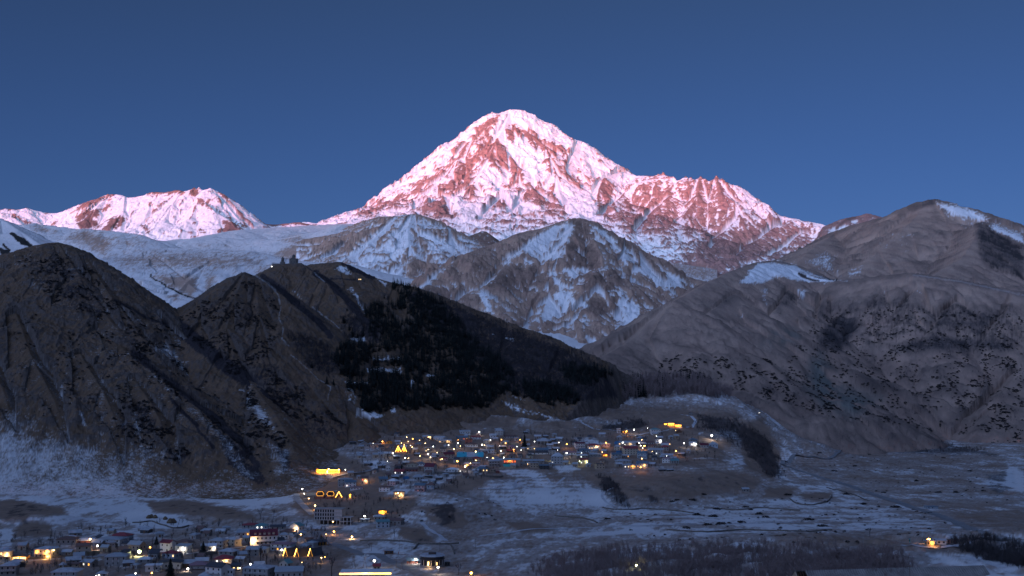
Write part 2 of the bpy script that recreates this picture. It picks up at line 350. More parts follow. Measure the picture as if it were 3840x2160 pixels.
LEFT_ROCK = [
 (1, 10, [(560,430),(700,370),(830,350),(760,400),(700,440),(775,480),(740,515),(600,525),(575,480)]), (1, 10, [(900,420),(940,440),(925,500),(890,535),(765,520),(830,450)]),
 (.8, 8, [(1490,290),(1560,330),(1630,395),(1560,370),(1500,340)]), (.95, 10, [(1690,450),(1790,470),(1805,555),(1720,565),(1650,555),(1690,500)]), (.9, 7, [(1405,265),(1440,232),(1470,213),(1515,235),(1480,275)]),
 (.8, 6, [(1040,475),(1090,490),(1160,555),(1120,550)]), (.7, 6, [(1490,500),(1560,540),(1545,560),(1500,530)]), (.75, 8, [(75,375),(110,400),(170,450),(230,485),(180,480),(110,455)]),
 (.6, 10, [(1100,268),(1150,243),(1250,248),(1365,232),(1395,260),(1300,265),(1180,275)]), (.7, 8, [(1640,238),(1690,278),(1730,335),(1690,300)]), (.6, 12, [(380,470),(460,480),(440,505),(390,500)]),
 (.72, 8, [(610,330),(800,265),(850,258),(790,300),(650,370),(560,430),(580,390)]), (.6, 12, [(1780,380),(1890,465),(1920,520),(1800,520),(1790,450)]), (.6, 6, [(1940,488),(2250,466),(2420,484),(2400,500),(2200,490),(2000,500)])]

# ---- rolling snowy hills under the left massif
def mk_left_hills():
    r = Ridges(); r.begin()
    r.add(px(T(R1, (180,490),(260,475),(440,500),(600,520),(640,515),(760,525),(900,540),(1050,560),(1160,600),(1260,625),(1300,660)), 5600), .42)
    r.add([(-120,800,4300),(0,819,4200),(70,862,4050),(154,918,3900),(240,990,3700)], .45)
    r.add(px(T(R1, (60,470),(180,490),(260,475)), 5600), .4)
    # moraine shelf below the saddle
    r.add([(560,900,6400),(640,905,6600),(760,890,7000),(900,862,7500),(1050,852,7900),(1280,838,8400),(1420,845,8600),(1560,860,8600),(1700,872,8400),(1850,880,8200),(2050,890,8000),(2250,925,7700),(2380,990,7100)], .30, foot=700, fslope=.22)
    r.add(px(T(R1, (1330,600),(1600,580),(1850,600),(2150,600),(2400,540),(2576,490)), 6800), .3)
    # the smooth lower shoulder
    r.add([(600,935,4900),(638,930,4800),(720,935,4700),(845,940,4600),(944,943,4500),(1014,956,4400),(1090,975,4300),(1180,985,4200),(1300,990,4200)], .27, foot=2600, fslope=.3)
    r.spur([(560,950,40),(640,1010,60),(740,1090,80),(850,1150,60)], .30, 40, 2500, 5200)
    r.spur([(790,985,20),(700,1060,70),(640,1120,80),(620,1190,60)], .35, 40, 2300, 5200)
    r.spur([(330,1000,20),(450,1040,70),(560,1090,90),(700,1130,90)], .33, 40, 2300, 5200)
    r.commit()
    def mask(c):
        X, Y, Z, S, D, U, V = (c[k] for k in 'X Y Z S D U V'.split())
        wu = U + 22 * fbm(X / 160, Y / 160, 4); wv = V + 14 * fbm(X / 160 + 40, Y / 160, 4)
        gr = np.zeros(U.shape)
        for wgt, soft, poly in HILL_GRASS: gr = np.maximum(gr, wgt * polymask(wu, wv, T(R1, *poly), soft))
        fine = fbm(X / 28, Y / 60, 6, .62); diag = fbm((U + V) / 4.5, (U - V) / 38, 4, .6)
        e = gr * .95 + .50 * fine + .34 * diag + .40 * fbm(X / 10, Y / 22, 4, .7) - .40
        g = sstep(-.17, .33, e)
        sh = np.zeros(U.shape)
        for pts, wd in HILL_SHRUB: sh = np.maximum(sh, linemask(wu, wv, T(R1, *pts), wd))
        sh = sstep(.45, .7, sh + .5 * fine)
        return M(snow=np.clip((1 - g) * .66 + .05, 0, 1) * (1 - sh), rock=.15 + .4 * fine, shrub=sh)
    return terrain('hills', r, np.arange(-260, 2700, 3.0), 2300, 9000, 300, MAT_MID, mask, noise=[(420, 16, True), (110, 6, False), (30, 1.6, False)], gully=[(90, 5, 8)])
HILL_GRASS = [
 (.75, 30, [(460,580),(640,520),(760,530),(860,600),(850,680),(780,740),(640,660),(520,620)]), (.7, 20, [(200,480),(300,480),(440,540),(400,560),(260,540)]), (.55, 30, [(800,560),(1050,570),(1200,640),(900,680)]),
 (.8, 45, [(800,740),(1100,690),(1500,690),(1800,700),(2000,740),(1950,800),(1600,830),(1200,830),(900,800)]), (.95, 20, [(1170,870),(1400,860),(1500,880),(1490,960),(1440,1040),(1300,970),(1200,900)]),
 (.95, 18, [(1560,880),(1620,870),(1600,980),(1680,960),(1750,930),(1600,1050),(1480,1050),(1560,960)]), (.6, 20, [(1050,1050),(1280,1130),(1360,1170),(1310,1190),(1150,1120)]), (.8, 14, [(1270,1040),(1340,1000),(1390,1040),(1300,1060)]),
 (.75, 12, [(1680,650),(1720,635),(1750,665),(1690,665)]), (.6, 14, [(2080,600),(2250,560),(2330,600),(2200,640)]), (.5, 14, [(1440,640),(1580,620),(1600,660),(1480,670)]), (.9, 20, [(2040,720),(2250,610),(2576,590),(2576,780),(2200,760)]),
 (.7, 20, [(1900,830),(2040,780),(2300,800),(2250,860),(1960,860)]), (.62, 30, [(4900,640),(5300,700),(6000,760),(6000,1000),(5000,900)]), (.45, 30, [(850,870),(1100,900),(1300,1020),(1000,960)])]
HILL_SHRUB = [([(1130,870),(1300,980),(1500,1060)], 3.2), ([(840,975),(960,1030),(1080,1100),(1200,1190),(1280,1225)], 9), ([(90,560),(150,600),(240,650)], 9), ([(30,640),(60,680)], 6), ([(0,690),(40,700)], 12)]

# ---- the two middle mountains
def mk_mid_left():
    r = Ridges(); r.begin()
    r.add(px(T(R2, (-260,1080),(-120,1060),(0,1040),(80,1010),(180,985),(300,930),(400,915),(480,905),(540,893),(600,903),(680,930),(740,960),(800,1000),(900,1045),(1000,1090),(1100,1140),(1220,1200)), 5600), .62, foot=900, fslope=.45)
    r.add([(1379,797,7300),(1400,810,6900),(1444,815,6500),(1500,812,6000),(1548,805,5600)], .5)
    sp = lambda pts, s=.7, push=90: r.spur(pts, s, push, 3000, 6200, R2)
    sp([(540,895,20),(500,1010,100),(510,1130,120),(540,1210,90)]); sp([(640,915,20),(640,1040,80),(760,1110,80)]); sp([(420,915,20),(330,1010,90),(200,1120,110),(60,1220,100)])
    sp([(180,985,20),(60,1100,80),(-60,1200,80)]); sp([(560,1200,90),(500,1260,110),(420,1360,90)]); sp([(800,1000,20),(830,1120,60),(900,1170,50)])
    r.commit()
    def mask(c):
        X, Y, Z, S, D, U, V = (c[k] for k in 'X Y Z S D U V'.split())
        wu = U + 22 * fbm(X / 150, Y / 150, 4); wv = V + 18 * fbm(X / 150 + 40, Y / 150, 4)
        gr = np.full(U.shape, .34)
        for wgt, soft, poly in ML_GRASS: gr = np.maximum(gr, wgt * polymask(wu, wv, T(R2, *poly), soft))
        sn = np.zeros(U.shape)
        for wgt, soft, poly in ML_SNOW: sn = np.maximum(sn, wgt * polymask(wu, wv, T(R2, *poly), soft))
        fine = fbm(X / 26, Y / 34, 6, .65); streak = fbm(S / 30 + fbm(X / 90, Y / 90, 2), D / 260, 4, .6, True)
        sp = fbm(X / 9, Y / 14, 4, .7)
        e = gr - .62 * sn + .40 * fine + .22 * streak + .22 * sp + .28 * np.clip(c['prom'] / 10, -1, 1) + .20 * np.clip(c['prom2'] / 4, -1, 1) - .40
        g = sstep(-.16, .26, e)
        return M(snow=(1 - g) * .88, rock=sstep(.1, .5, fine + .3 * c['slope'] - .1), shrub=.25 * sstep(.25, .5, fine))
    return terrain('hill', r, np.arange(1100, 1960, 2.6), 2600, 6600, 300, MAT_MID, mask, noise=[(320, 20, True), (80, 12, True), (24, 4, True)], gully=[(75, 22, 6), (26, 8, 7)])
ML_GRASS = [(.85, 25, [(-260,1090),(0,1050),(180,985),(240,1040),(180,1120),(60,1190),(-200,1250)]), (.8, 20, [(500,1200),(640,1210),(760,1260),(740,1330),(600,1400),(420,1380),(440,1290)]), (.62, 12, [(520,940),(560,1000),(600,1080),(680,1130),(660,1170),(560,1130),(500,1040)]),
  (.8, 20, [(-100,1240),(160,1280),(260,1360),(500,1420),(380,1500),(0,1400)]), (.6, 10, [(620,920),(760,970),(820,1020),(700,980)])]
ML_SNOW = [(.7, 22, [(420,940),(480,930),(490,1060),(500,1160),(420,1200),(300,1160),(340,1050)]), (.7, 16, [(560,940),(620,960),(660,1060),(780,1120),(1000,1120),(900,1180),(700,1180),(600,1080)]), (.6, 25, [(140,1180),(320,1170),(330,1280),(200,1340),(140,1260)]), (.7, 12, [(380,1390),(470,1290),(480,1330),(420,1400)])]

def mk_mid_right():
    r = Ridges(); r.begin()
    r.add([(u, v, d) for (u, v), d in zip(T(R2, (560,1480),(620,1449),(700,1390),(800,1290),(950,1190),(1100,1140),(1200,1100),(1350,1040),(1500,1000),(1650,955),(1750,930),(1790,928),(1850,945),(1930,985),(2050,1055),(2150,1120),(2220,1190),(2250,1225),(2400,1312),(2576,1355),(2700,1400)),
       (3300,3350,3450,3550,3650,3800,3850,3900,3950,4000,4000,4000,4000,4000,4000,3950,3900,3900,3900,3900,3900))], .72, foot=1100, fslope=.5)
    sp = lambda pts, s=.85, push=70: r.spur(pts, s, push, 2300, 4300, R2)
    sp([(1790,930,15),(1720,1040,80),(1690,1130,120),(1640,1230,130),(1600,1330,120),(1560,1450,100)]); sp([(1870,950,15),(1900,1080,80),(1960,1200,120),(1980,1300,150),(1900,1320,150)])
    sp([(1650,960,10),(1480,1080,60),(1370,1160,90),(1260,1260,100),(1150,1400,90)]); sp([(2150,1122,10),(2130,1240,70),(2120,1380,90),(2060,1480,80)]); sp([(2250,1228,10),(2300,1340,60),(2400,1440,60)])
    r.spur([(2060,1120,90),(2020,1190,130),(1960,1260,120)], .7, 80, 2300, 4300); r.spur([(2240,1090,130),(2200,1150,150),(2130,1230,150),(2080,1250,120)], .7, 80, 2300, 4300); r.spur([(2380,1010,60),(2350,1120,100),(2290,1230,100),(2262,1330,60)], .7, 80, 2300, 4300)
    r.spur([(1790,1090,60),(1840,1120,80),(1880,1165,80)], .7, 80, 2300, 4300)
    r.commit()
    def mask(c):
        X, Y, Z, S, D, U, V = (c[k] for k in 'X Y Z S D U V'.split())
        wu = U + 22 * fbm(X / 110, Y / 110, 4) + 6 * fbm(X / 25, Y / 25, 3); wv = V + 18 * fbm(X / 110 + 40, Y / 110, 4) + 6 * fbm(X / 25 + 9, Y / 25, 3)
        sn = np.full(U.shape, .17)
        for wgt, soft, conv, poly in MR_SNOW: sn = np.maximum(sn, wgt * polymask(wu, wv, T(conv, *poly), soft))
        rk = np.zeros(U.shape)
        for wgt, soft, conv, poly in MR_ROCK: rk = np.maximum(rk, wgt * polymask(wu, wv, T(conv, *poly), soft))
        sn = sn * (1 - .85 * np.minimum(rk * 1.2, 1))
        gz = polymask(wu, wv, T(R2, (640,1449),(700,1390),(950,1190),(1200,1100),(1400,1040),(1400,1100),(1280,1180),(1200,1300),(1000,1400)), 20); sn = sn * (1 - .75 * gz)
        fine = fbm(X / 20, Y / 28, 6, .65); streak = fbm(S / 26 + fbm(X / 70, Y / 70, 2), D / 210, 4, .6, True)
        sp = fbm(X / 7, Y / 11, 4, .7)
        e = sn * 1.0 + .36 * fine + .24 * streak + .20 * sp - .27 * np.clip(c['prom'] / 9, -1, 1) - .18 * np.clip(c['prom2'] / 4, -1, 1) - .46 - .10 * sstep(.8, 1.6, c['slope'])
        s = sstep(-.06, .22, e)
        return M(snow=s * .82, rock=np.clip(rk + sstep(.05, .6, fine + .25 * c['slope'] + .3 * np.clip(c['prom'] / 8, -1, 1) - .1), 0, 1) * .9, shrub=np.clip(.30 * rk + .35 * sstep(.15, .45, fbm(X / 45, Y / 60, 5)), 0, .6))
    return terrain('hill', r, np.arange(1520, 2660, 2.4), 2100, 4700, 330, MAT_MID, mask, noise=[(260, 22, True), (70, 14, True), (20, 4, True)], gully=[(70, 22, 6), (24, 8, 7)])
MR_SNOW = [(.85, 16, R2, [(1380,1130),(1520,1000),(1650,955),(1780,930),(1760,1000),(1700,1080),(1640,1150),(1620,1240),(1500,1230),(1400,1190)]), (.8, 16, R2, [(1850,950),(1950,1000),(2100,1100),(2200,1190),(2240,1240),(2150,1230),(2080,1170),(1960,1090),(1880,1040)]),
  (.9, 12, R2, [(1720,1290),(1800,1280),(1980,1330),(2100,1380),(2120,1440),(1960,1400),(1860,1340),(1780,1330),(1740,1400)]), (1.0, 14, R2, [(2110,1180),(2200,1240),(2400,1330),(2576,1390),(2576,1449),(2400,1420),(2250,1340),(2140,1260)]),
  (.8, 14, R2, [(1110,1180),(1160,1140),(1170,1200),(1130,1260)]), (.8, 10, R2, [(1560,1310),(1620,1360),(1760,1449),(1640,1449),(1590,1380)]), (.55, 14, R2, [(960,1290),(1030,1310),(1040,1380),(980,1350)]), (.6, 14, R2, [(1360,1200),(1450,1260),(1500,1300),(1400,1280)]),
  (.85, 14, R5, [(2000,40),(2100,0),(2300,100),(2450,200),(2576,300),(2576,480),(2450,560),(2400,450),(2380,330),(2420,240),(2200,180)]), (.85, 12, R5, [(1870,270),(1990,170),(2130,220),(2140,280),(2000,370),(1900,410),(1840,440)]), (.95, 9, R5, [(2170,510),(2260,570),(2330,660),(2290,700),(2250,640),(2180,540)]),
  (.8, 9, R5, [(1340,200),(1400,180),(1500,340),(1440,330)]), (.7, 14, R5, [(1560,390),(1650,420),(1600,440)]), (.6, 12, R5, [(2130,370),(2180,440),(2160,480)]), (.7, 9, R5, [(2070,600),(2120,640),(2060,620)]), (.6, 10, R5, [(960,120),(1100,150),(1060,160)])]
MR_ROCK = [(1, 14, R2, [(1690,1130),(1780,1080),(1880,1120),(1960,1260),(1980,1310),(1900,1320),(1700,1270)]), (.9, 14, R2, [(1790,1330),(1900,1340),(1960,1400),(1980,1470),(1840,1449),(1770,1400)]), (.9, 12, R2, [(2000,1320),(2080,1340),(2130,1400),(2110,1440),(2030,1390)]),
  (.8, 18, R2, [(1760,940),(1860,950),(1900,1040),(1840,1090),(1740,1060)]), (.8, 22, R2, [(2090,1090),(2220,1200),(2230,1260),(2120,1180)]), (.8, 20, R2, [(1060,1350),(1300,1290),(1550,1330),(1560,1449),(1100,1449)]), (.9, 12, R5, [(2170,240),(2340,260),(2360,340),(2280,400),(2180,330)]), (.7, 22, R5, [(950,160),(1200,180),(1340,260),(1280,300),(1100,250)]),
  (.9, 12, R5, [(2160,60),(2400,20),(2450,120),(2400,200),(2230,180)])]

# ---- small dark knoll in front of the glacier
def mk_knoll():
    r = Ridges()
    r.add([(1752,889,6200),(1782,876,6150),(1802,868,6100),(1822,868,6100),(1846,884,6150),(1870,905,6200)], .8)
    def mask(c):
        f = fbm(c['X'] / 25, c['Y'] / 25, 5); return M(snow=.5 * sstep(.2, .5, f), rock=np.ones(f.shape), shrub=.45 * np.ones(f.shape))
    return terrain('hill', r, np.arange(1720, 1900, 3), 5600, 6500, 70, MAT_MID, mask, noise=[(60, 8, True)])

# ---- big grassy mountain on the right, its front ridge, and the minor top behind
def mk_right():
    r = Ridges(); r.begin()
    r.add([(u, v, d) for (u, v), d in zip(T(R3, (1060,600),(1150,545),(1300,490),(1420,460),(1510,440),(1620,400),(1700,365),(1770,325),(1860,318),(1885,293),(1950,312),(2040,340),(2140,362),(2160,385),(2200,410),(2300,450),(2400,480),(2500,515),(2576,545),(2760,600),(3200,760)),
       (5000,4900,4800,4700,4650,4600,4550,4500,4500,4480,4480,4450,4400,4400,4380,4350,4300,4250,4200,4150,4000))], .60)
    r.add([(u, v, d) for (u, v), d in zip(T(R3, (-900,1800),(-745,1612),(-592,1495),(-352,1342),(-60,1070),(0,1030),(150,960),(290,880),(420,830),(540,785),(680,765),(760,775),(860,800)), (2000,2060,2150,2350,2500,2560,2720,2900,3050,3200,3350,3450,3550))], .62)
    r.add([(u, v, d) for (u, v), d in zip(T(R3, (680,765),(870,850),(1050,900),(1150,920),(1300,905),(1500,880),(1620,868),(1740,860),(1900,880),(2100,910),(2300,950),(2576,1010),(2750,1050),(3200,1150)), (3350,3250,3180,3120,3060,3000,2980,2960,2930,2900,2880,2850,2800,2700))], .66)
    r.add([(u, v, d) for (u, v), d in zip(T(R3, (1885,293),(1700,500),(1480,690),(1300,860)), (4480,4150,3800,3500))], .5)
    r.add([(u, v, d) for (u, v), d in zip(T(R3, (2400,482),(2250,475),(2210,600),(2100,760),(1900,870)), (4300,4000,3700,3400,3150))], .62)
    r.add([(u, v, d) for (u, v), d in zip(T(R3, (860,790),(1010,650),(1150,560)), (3700,4200,4900))], .5)
    sp = lambda pts, s=.7, push=50: r.spur(pts, s, push, 1700, 3400, R3)
    sp([(800,990,30),(760,1060,60),(700,1150,70)], .9); sp([(420,1010,30),(330,1060,40),(200,1160,40)], .8)
    sp([(1080,1040,40),(1040,1120,60),(1020,1200,60)], .9); sp([(1500,1010,20),(1480,1100,60),(1350,1250,60)], .8); sp([(1780,960,10),(1720,1060,50),(1700,1200,60)], .8)
    sp([(2200,930,10),(2050,1100,50),(1900,1280,60)], .8); sp([(2500,1000,10),(2450,1150,60),(2350,1300,60)], .8)
    r.spur([(3700,1560,60),(3740,1500,60),(3840,1380,60)], .7, 60, 1500, 3400)
    r.commit()
    def mask(c):
        X, Y, Z, S, D, U, V = (c[k] for k in 'X Y Z S D U V'.split())
        wu = U + 16 * fbm(X / 120, Y / 120, 4); wv = V + 14 * fbm(X / 120 + 40, Y / 120, 4)
        sn = np.zeros(U.shape); rk = np.zeros(U.shape); gn = np.zeros(U.shape)
        for wgt, soft, poly in RT_SNOW: sn = np.maximum(sn, wgt * polymask(wu, wv, T(R3, *poly), soft))
        for wgt, soft, poly in RT_ROCK: rk = np.maximum(rk, wgt * polymask(wu, wv, T(R3, *poly), soft))
        fine = fbm(X / 16, Y / 16, 6, .65); terr = fbm(U / 60, V / 2.6 + .12 * U / 2.6, 3, .6); med = fbm(X / 60, Y / 60, 5)
        s = sstep(-.05, .25, sn + .32 * fine + .42 * terr - .52 - .5 * rk)
        low = sstep(1130, 1400, V)                                     # scrub thickens down the slope
        spots = fbm(X / 7, Y / 16, 5, .72)
        shr = .88 * sstep(.22, .48, spots + .34 * med + .42 * low + .40 * rk - .36)
        crag = fbm(U / 9, V / 26, 5, .7); shr = np.maximum(shr, sstep(.30, .85, rk * .72 + .42 * crag + .32 * fine + .25 * med - .30 * np.clip(c['prom'] / 4, -1, 1)))
        wide = polymask(wu, wv, T(R3, (950,1060),(1500,1000),(2200,1060),(2700,1050),(2700,1500),(2300,1480),(1000,1500),(900,1300)), 60); shr = np.maximum(shr, .8 * sstep(.22, .6, wide * .56 + .5 * crag + .4 * med + .25 * fine - .2))
        shr = np.maximum(shr, .58 * sstep(1120, 1480, V + 60 * med) * np.clip(.75 + .6 * med + .3 * fine, 0, 1))
        gn = polymask(wu, wv, [(3040,1360),(3080,1330),(3120,1400),(3170,1460),(3300,1500),(3200,1560),(3080,1530),(3030,1450)], 30) * sstep(-.1, .2, med + .2)
        gn = np.maximum(gn, .8 * polymask(wu, wv, T(R3, (640,1300),(800,1260),(900,1320),(760,1400),(600,1400)), 18) * sstep(-.2, .2, med))
        line = np.maximum(linemask(wu, wv, T(R3, (870,860),(940,880),(1030,910)), 5), linemask(wu, wv, T(R3, (1010,870),(1080,895),(1160,918)), 4))
        ed = linemask(U, V, T(R3, (1740,868),(1900,888),(2100,918),(2300,960),(2576,1022)), 3.0)
        s = np.maximum(s, .16 * sstep(.5, 1.0, ed + .6 * fine))
        return M(snow=s * .9 * (1 - sstep(.5, .8, line)), rock=np.clip(.2 + .5 * med + .8 * rk + .35 * np.clip(c['prom'] / 6, -1, 1), 0, 1), shrub=np.clip(np.maximum(shr, sstep(.4, .8, line)), 0, 1) * .9, misc=gn)
    return terrain('hill', r, np.arange(2060, 4180, 2.9), 1560, 5300, 420, MAT_RIGHT, mask, noise=[(300, 22, True), (80, 9, True), (30, 2.6, True), (11, .9, True)], gully=[(120, 20, 8), (38, 5, 8)])
RT_SNOW = [(1.0, 20, [(1900,305),(2040,330),(2150,358),(2320,440),(2200,470),(2040,420),(1960,380)]), (1.1, 14, [(440,930),(500,840),(560,785),(700,765),(860,790),(900,830),(1000,870),(1150,915),(1240,915),(1100,932),(880,900),(700,880),(600,930)]), (.62, 30, [(880,790),(980,710),(1100,660),(1180,720),(1150,800),(1240,905),(1130,880),(1000,830)]), (.62, 22, [(1180,840),(1380,780),(1370,850),(1310,900),(1240,905)]),
  (.62, 30, [(1880,300),(2040,330),(2150,355),(2320,430),(2600,540),(2600,650),(2300,560),(2100,490),(1960,430)]), (.95, 16, [(2300,470),(2420,500),(2576,560),(2576,640),(2440,580),(2330,540)]), (.35, 60, [(1500,480),(1800,420),(1900,560),(1700,760),(1300,700)]),
  (.62, 12, [(580,960),(650,960),(640,1060),(650,1100),(610,1100)]), (.68, 14, [(820,960),(960,960),(930,1080),(880,1050)]), (.75, 8, [(1505,980),(1530,975),(1560,1030),(1530,1030)]), (.85, 6, [(1750,970),(1780,975),(1830,1018),(1800,1010)]), (.6, 10, [(380,1170),(440,1155),(500,1190),(430,1190)]),
  (.8, 6, [(1740,1050),(1770,1080),(1760,1100)]), (.65, 8, [(510,1040),(545,1035),(540,1075),(515,1070)]), (.45, 26, [(1100,560),(1200,520),(1400,470),(1500,445),(1300,520)])]
RT_ROCK = [(.85, 14, [(2220,480),(2290,490),(2400,560),(2576,660),(2576,900),(2450,850),(2280,780),(2220,620)]), (.5, 22, [(250,1080),(300,1030),(420,1010),(520,1040),(520,1080),(400,1070),(280,1110)]), (.6, 18, [(700,1080),(780,1000),(860,1010),(880,1060),(790,1120),(700,1160)]),
  (.55, 26, [(1040,1080),(1100,1030),(1250,1030),(1500,1010),(1560,1060),(1500,1140),(1300,1200),(1100,1200),(1020,1160)]), (1, 22, [(1000,1400),(1080,1270),(1150,1180),(1300,1200),(1340,1280),(1250,1400),(1160,1449),(1000,1449)]),
  (.6, 30, [(1560,1060),(1700,990),(1800,1080),(1760,1180),(1620,1160)]), (.65, 30, [(1850,1160),(2000,1090),(2300,1120),(2450,1100),(2400,1240),(2200,1300),(1950,1260)]), (.85, 20, [(1900,1300),(2200,1340),(2500,1400),(2400,1449),(1600,1449),(1500,1380),(1700,1370)]), (.6, 12, [(1860,300),(1900,290),(1890,340),(1720,370),(1780,325)])]
MAT_RIGHT = terrain_mat('right_slopes', (.33, .225, .18), (.42, .30, .24), (.085, .068, .066), (.15, .115, .105), shrub=(.032, .03, .034), scale=1.2, bump=.6, bdist=3)
def add_misc(mat, col):
    """a further ground colour, weighted by the mask's alpha"""
    nt = mat.node_tree; p = next(n for n in nt.nodes if n.type == 'BSDF_PRINCIPLED'); l = p.inputs['Base Color'].links[0]
    at = next(n for n in nt.nodes if n.type == 'ATTRIBUTE'); s = l.from_socket; nt.links.new(mixc(nt, at.outputs['Alpha'], s, col), p.inputs['Base Color'])
add_misc(MAT_RIGHT, (.135, .135, .125))
def mk_minor():
    r = Ridges(); r.add(px([(3040,872),(3087,850),(3136,831),(3171,819),(3206,813),(3248,801),(3276,808),(3310,817),(3380,840),(3500,880)], 7000), .6)
    def mask(c):
        f = fbm(c['X'] / 40, c['Z'] / 30, 5, .6); ln = linemask(c['U'], c['V'], T(R3, (1160,520),(1220,460),(1300,432)), 5)
        return M(snow=.9 * (1 - sstep(-.05, .35, f * .8 + ln * .9 + .5 * np.clip(c['prom'] / 5, -1, 1) + .05)), rock=np.ones(f.shape) * .8, shrub=.4 * ln)
    return terrain('mountain', r, np.arange(2860, 3420, 3), 5600, 7500, 110, MAT_PEAK, mask, noise=[(150, 24, True), (40, 8, True)], gully=[(70, 14, 6)], post=lambda X, Y, Z, U: Z - 2.5 * np.clip(3085 - U, 0, None))

# ---- the range behind the camera whose shadow fills the valley
def mk_behind():
    r = Ridges(); pts = []
    for i in range(25):
        x = -14000 + 1200 * i
        pts.append((x, -3200 + 300 * math.sin(i * 1.7), BEHIND_H + 130 * math.sin(i * 2.3) + 90 * math.sin(i * .9 + 1)))
    r.add(pts, .85, world=True)
    xs = np.linspace(-14500, 14500, 200); ys = np.linspace(-7000, 420, 140); X, Y = np.meshgrid(xs, ys)
    Z = r.ev(X, Y) + 70 * fbm(X / 700, Y / 700, 5, .5, True); Z = np.maximum(Z, -112 + 6 * fbm(X / 300, Y / 300, 3))
    f = fbm(X / 300, Y / 300, 5)
    o = grid_mesh('mountain', X, Y, Z, M(snow=sstep(0, .3, f + (Z - 600) / 900.), rock=.5 + f, shrub=0 * f), MAT_MID); o['kind'] = 'structure'
BEHIND_H = 1940
def mk_base():
    xs = np.concatenate([-np.geomspace(45000, 200, 40), np.geomspace(200, 45000, 40)]); X, Y = np.meshgrid(xs, xs)
    f = fbm(X / 900, Y / 900, 5); o = grid_mesh('ground', X, Y, np.full(X.shape, -330.0), M(snow=.5 + f, rock=.5 + 0 * f), MAT_MID); o['kind'] = 'structure'

# ================================================================ NEAR HILLS AND VALLEY
def mk_left_hill():
    r = Ridges(); r.begin()
    r.add([(-420,1090,1950),(-160,1000,1830),(0,965,1760),(30,950,1745),(84,940,1725),(134,925,1710),(184,915,1700),(219,914,1695),(258,923,1690),(293,943,1685),(323,968,1680),(358,1007,1670),(383,1042,1660),(398,1065,1655),(422,1087,1650),(462,1107,1645),(497,1122,1640),
        (537,1142,1640),(586,1179,1630),(636,1211,1620),(690,1255,1600),(745,1300,1570),(829,1350,1530),(930,1430,1470),(1020,1540,1390),(1080,1640,1320),(1105,1690,1280)], .66, foot=420, fslope=.30)
    r.add([(-420,1060,1680),(-160,1010,1640),(0,1005,1620),(99,1072,1590),(199,1132,1560),(278,1181,1530),(358,1240,1490),(440,1300,1455),(493,1335,1430),(610,1420,1390),(725,1515,1345),(815,1595,1310),(904,1672,1275),(1000,1815,1225)], .60, foot=330, fslope=.27)
    sp = lambda pts, s=.75, push=25: r.spur(pts, s, push, 1050, 1750)
    sp([(60,1180,10),(120,1350,22),(200,1500,26),(260,1600,2)]); sp([(300,1330,10),(380,1460,22),(430,1560,24),(470,1660,2)]); sp([(500,1420,8),(590,1560,20),(680,1690,2)]); sp([(-60,1250,10),(-20,1400,22),(60,1560,2)])
    sp([(323,975,8),(420,1120,26),(540,1280,30),(640,1390,26)]); sp([(586,1185,8),(680,1310,22),(790,1420,20),(900,1550,3)]); sp([(219,920,8),(300,1040,24),(430,1230,26)])
    r.commit()
    def mask(c):
        X, Y, Z, S, D, U, V = (c[k] for k in 'X Y Z S D U V'.split())
        wu = U + 14 * fbm(X / 50, Y / 50, 4); wv = V + 14 * fbm(X / 50 + 40, Y / 50, 4)
        sn = np.full(U.shape, .16)
        for wgt, soft, poly in LH_SNOW: sn = np.maximum(sn, wgt * polymask(wu, wv, poly, soft))
        fanv = V - np.interp(U, [-100, 100, 250, 400, 600, 800, 1000, 1150, 1400], [1545, 1570, 1620, 1680, 1755, 1810, 1825, 1750, 1700]); mw = fbm(X / 60, Y / 60, 4)
        sn = np.maximum(sn, .10 + .52 * sstep(-130, 200, fanv + 150 * mw))
        sh = np.full(U.shape, .40)
        for wgt, soft, poly in LH_SHRUB: sh = np.maximum(sh, wgt * polymask(wu, wv, poly, soft))
        for wgt, soft, poly in LH_GRASS: sh = sh * (1 - wgt * polymask(wu, wv, poly, soft)); sn = sn * (1 - .75 * wgt * polymask(wu, wv, poly, soft))
        for pts, wd in LH_LINE: sh = np.maximum(sh, 1.1 * linemask(wu, wv, pts, wd)); sn = sn * (1 - linemask(wu, wv, pts, wd))
        fine = fbm(X / 5.5, Y / 8, 5, .65); med = fbm(X / 30, Y / 30, 5); spots = fbm(X / 4.5, Y / 7 + 30, 5, .72); streak = fbm(S / 13 + fbm(X / 40, Y / 40, 2), D / 110, 4, .6, True)
        dg = fbm((U * .5 + V) / 3.2, (U - .5 * V) / 26, 4, .65)
        ct = fbm(U / 34 + mw, V / 3.4 - U / 30, 5, .7); fl = fbm(X / 2.4, Y / 4, 4, .7)
        s = .76 * sstep(-.12, .42, sn * .95 - .12 * np.clip(c['prom'] / 3, -1, 1) + .14 * fine + .14 * streak + .22 * med + .20 * dg + .46 * ct + .14 * fl - .44)
        h = sstep(.0, .25, sh * .9 + .55 * spots + .25 * med - .48)
        rk = sstep(.0, .6, fine + .5 * (c['slope'] - .6) + .4 * np.clip(c['prom'] / 3, -1, 1))
        return M(snow=s * .8, rock=rk, shrub=h * .92)
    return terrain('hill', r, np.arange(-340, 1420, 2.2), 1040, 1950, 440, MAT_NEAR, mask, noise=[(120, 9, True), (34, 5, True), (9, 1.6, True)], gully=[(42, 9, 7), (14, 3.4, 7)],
                   post=lambda X, Y, Z, U: (lambda g, t: g + (Z - g) * t - 3.0 * (1 - t))(ground_z(X, Y), sstep(1120, 1310, Y) * sstep(1400, 1080, U)))
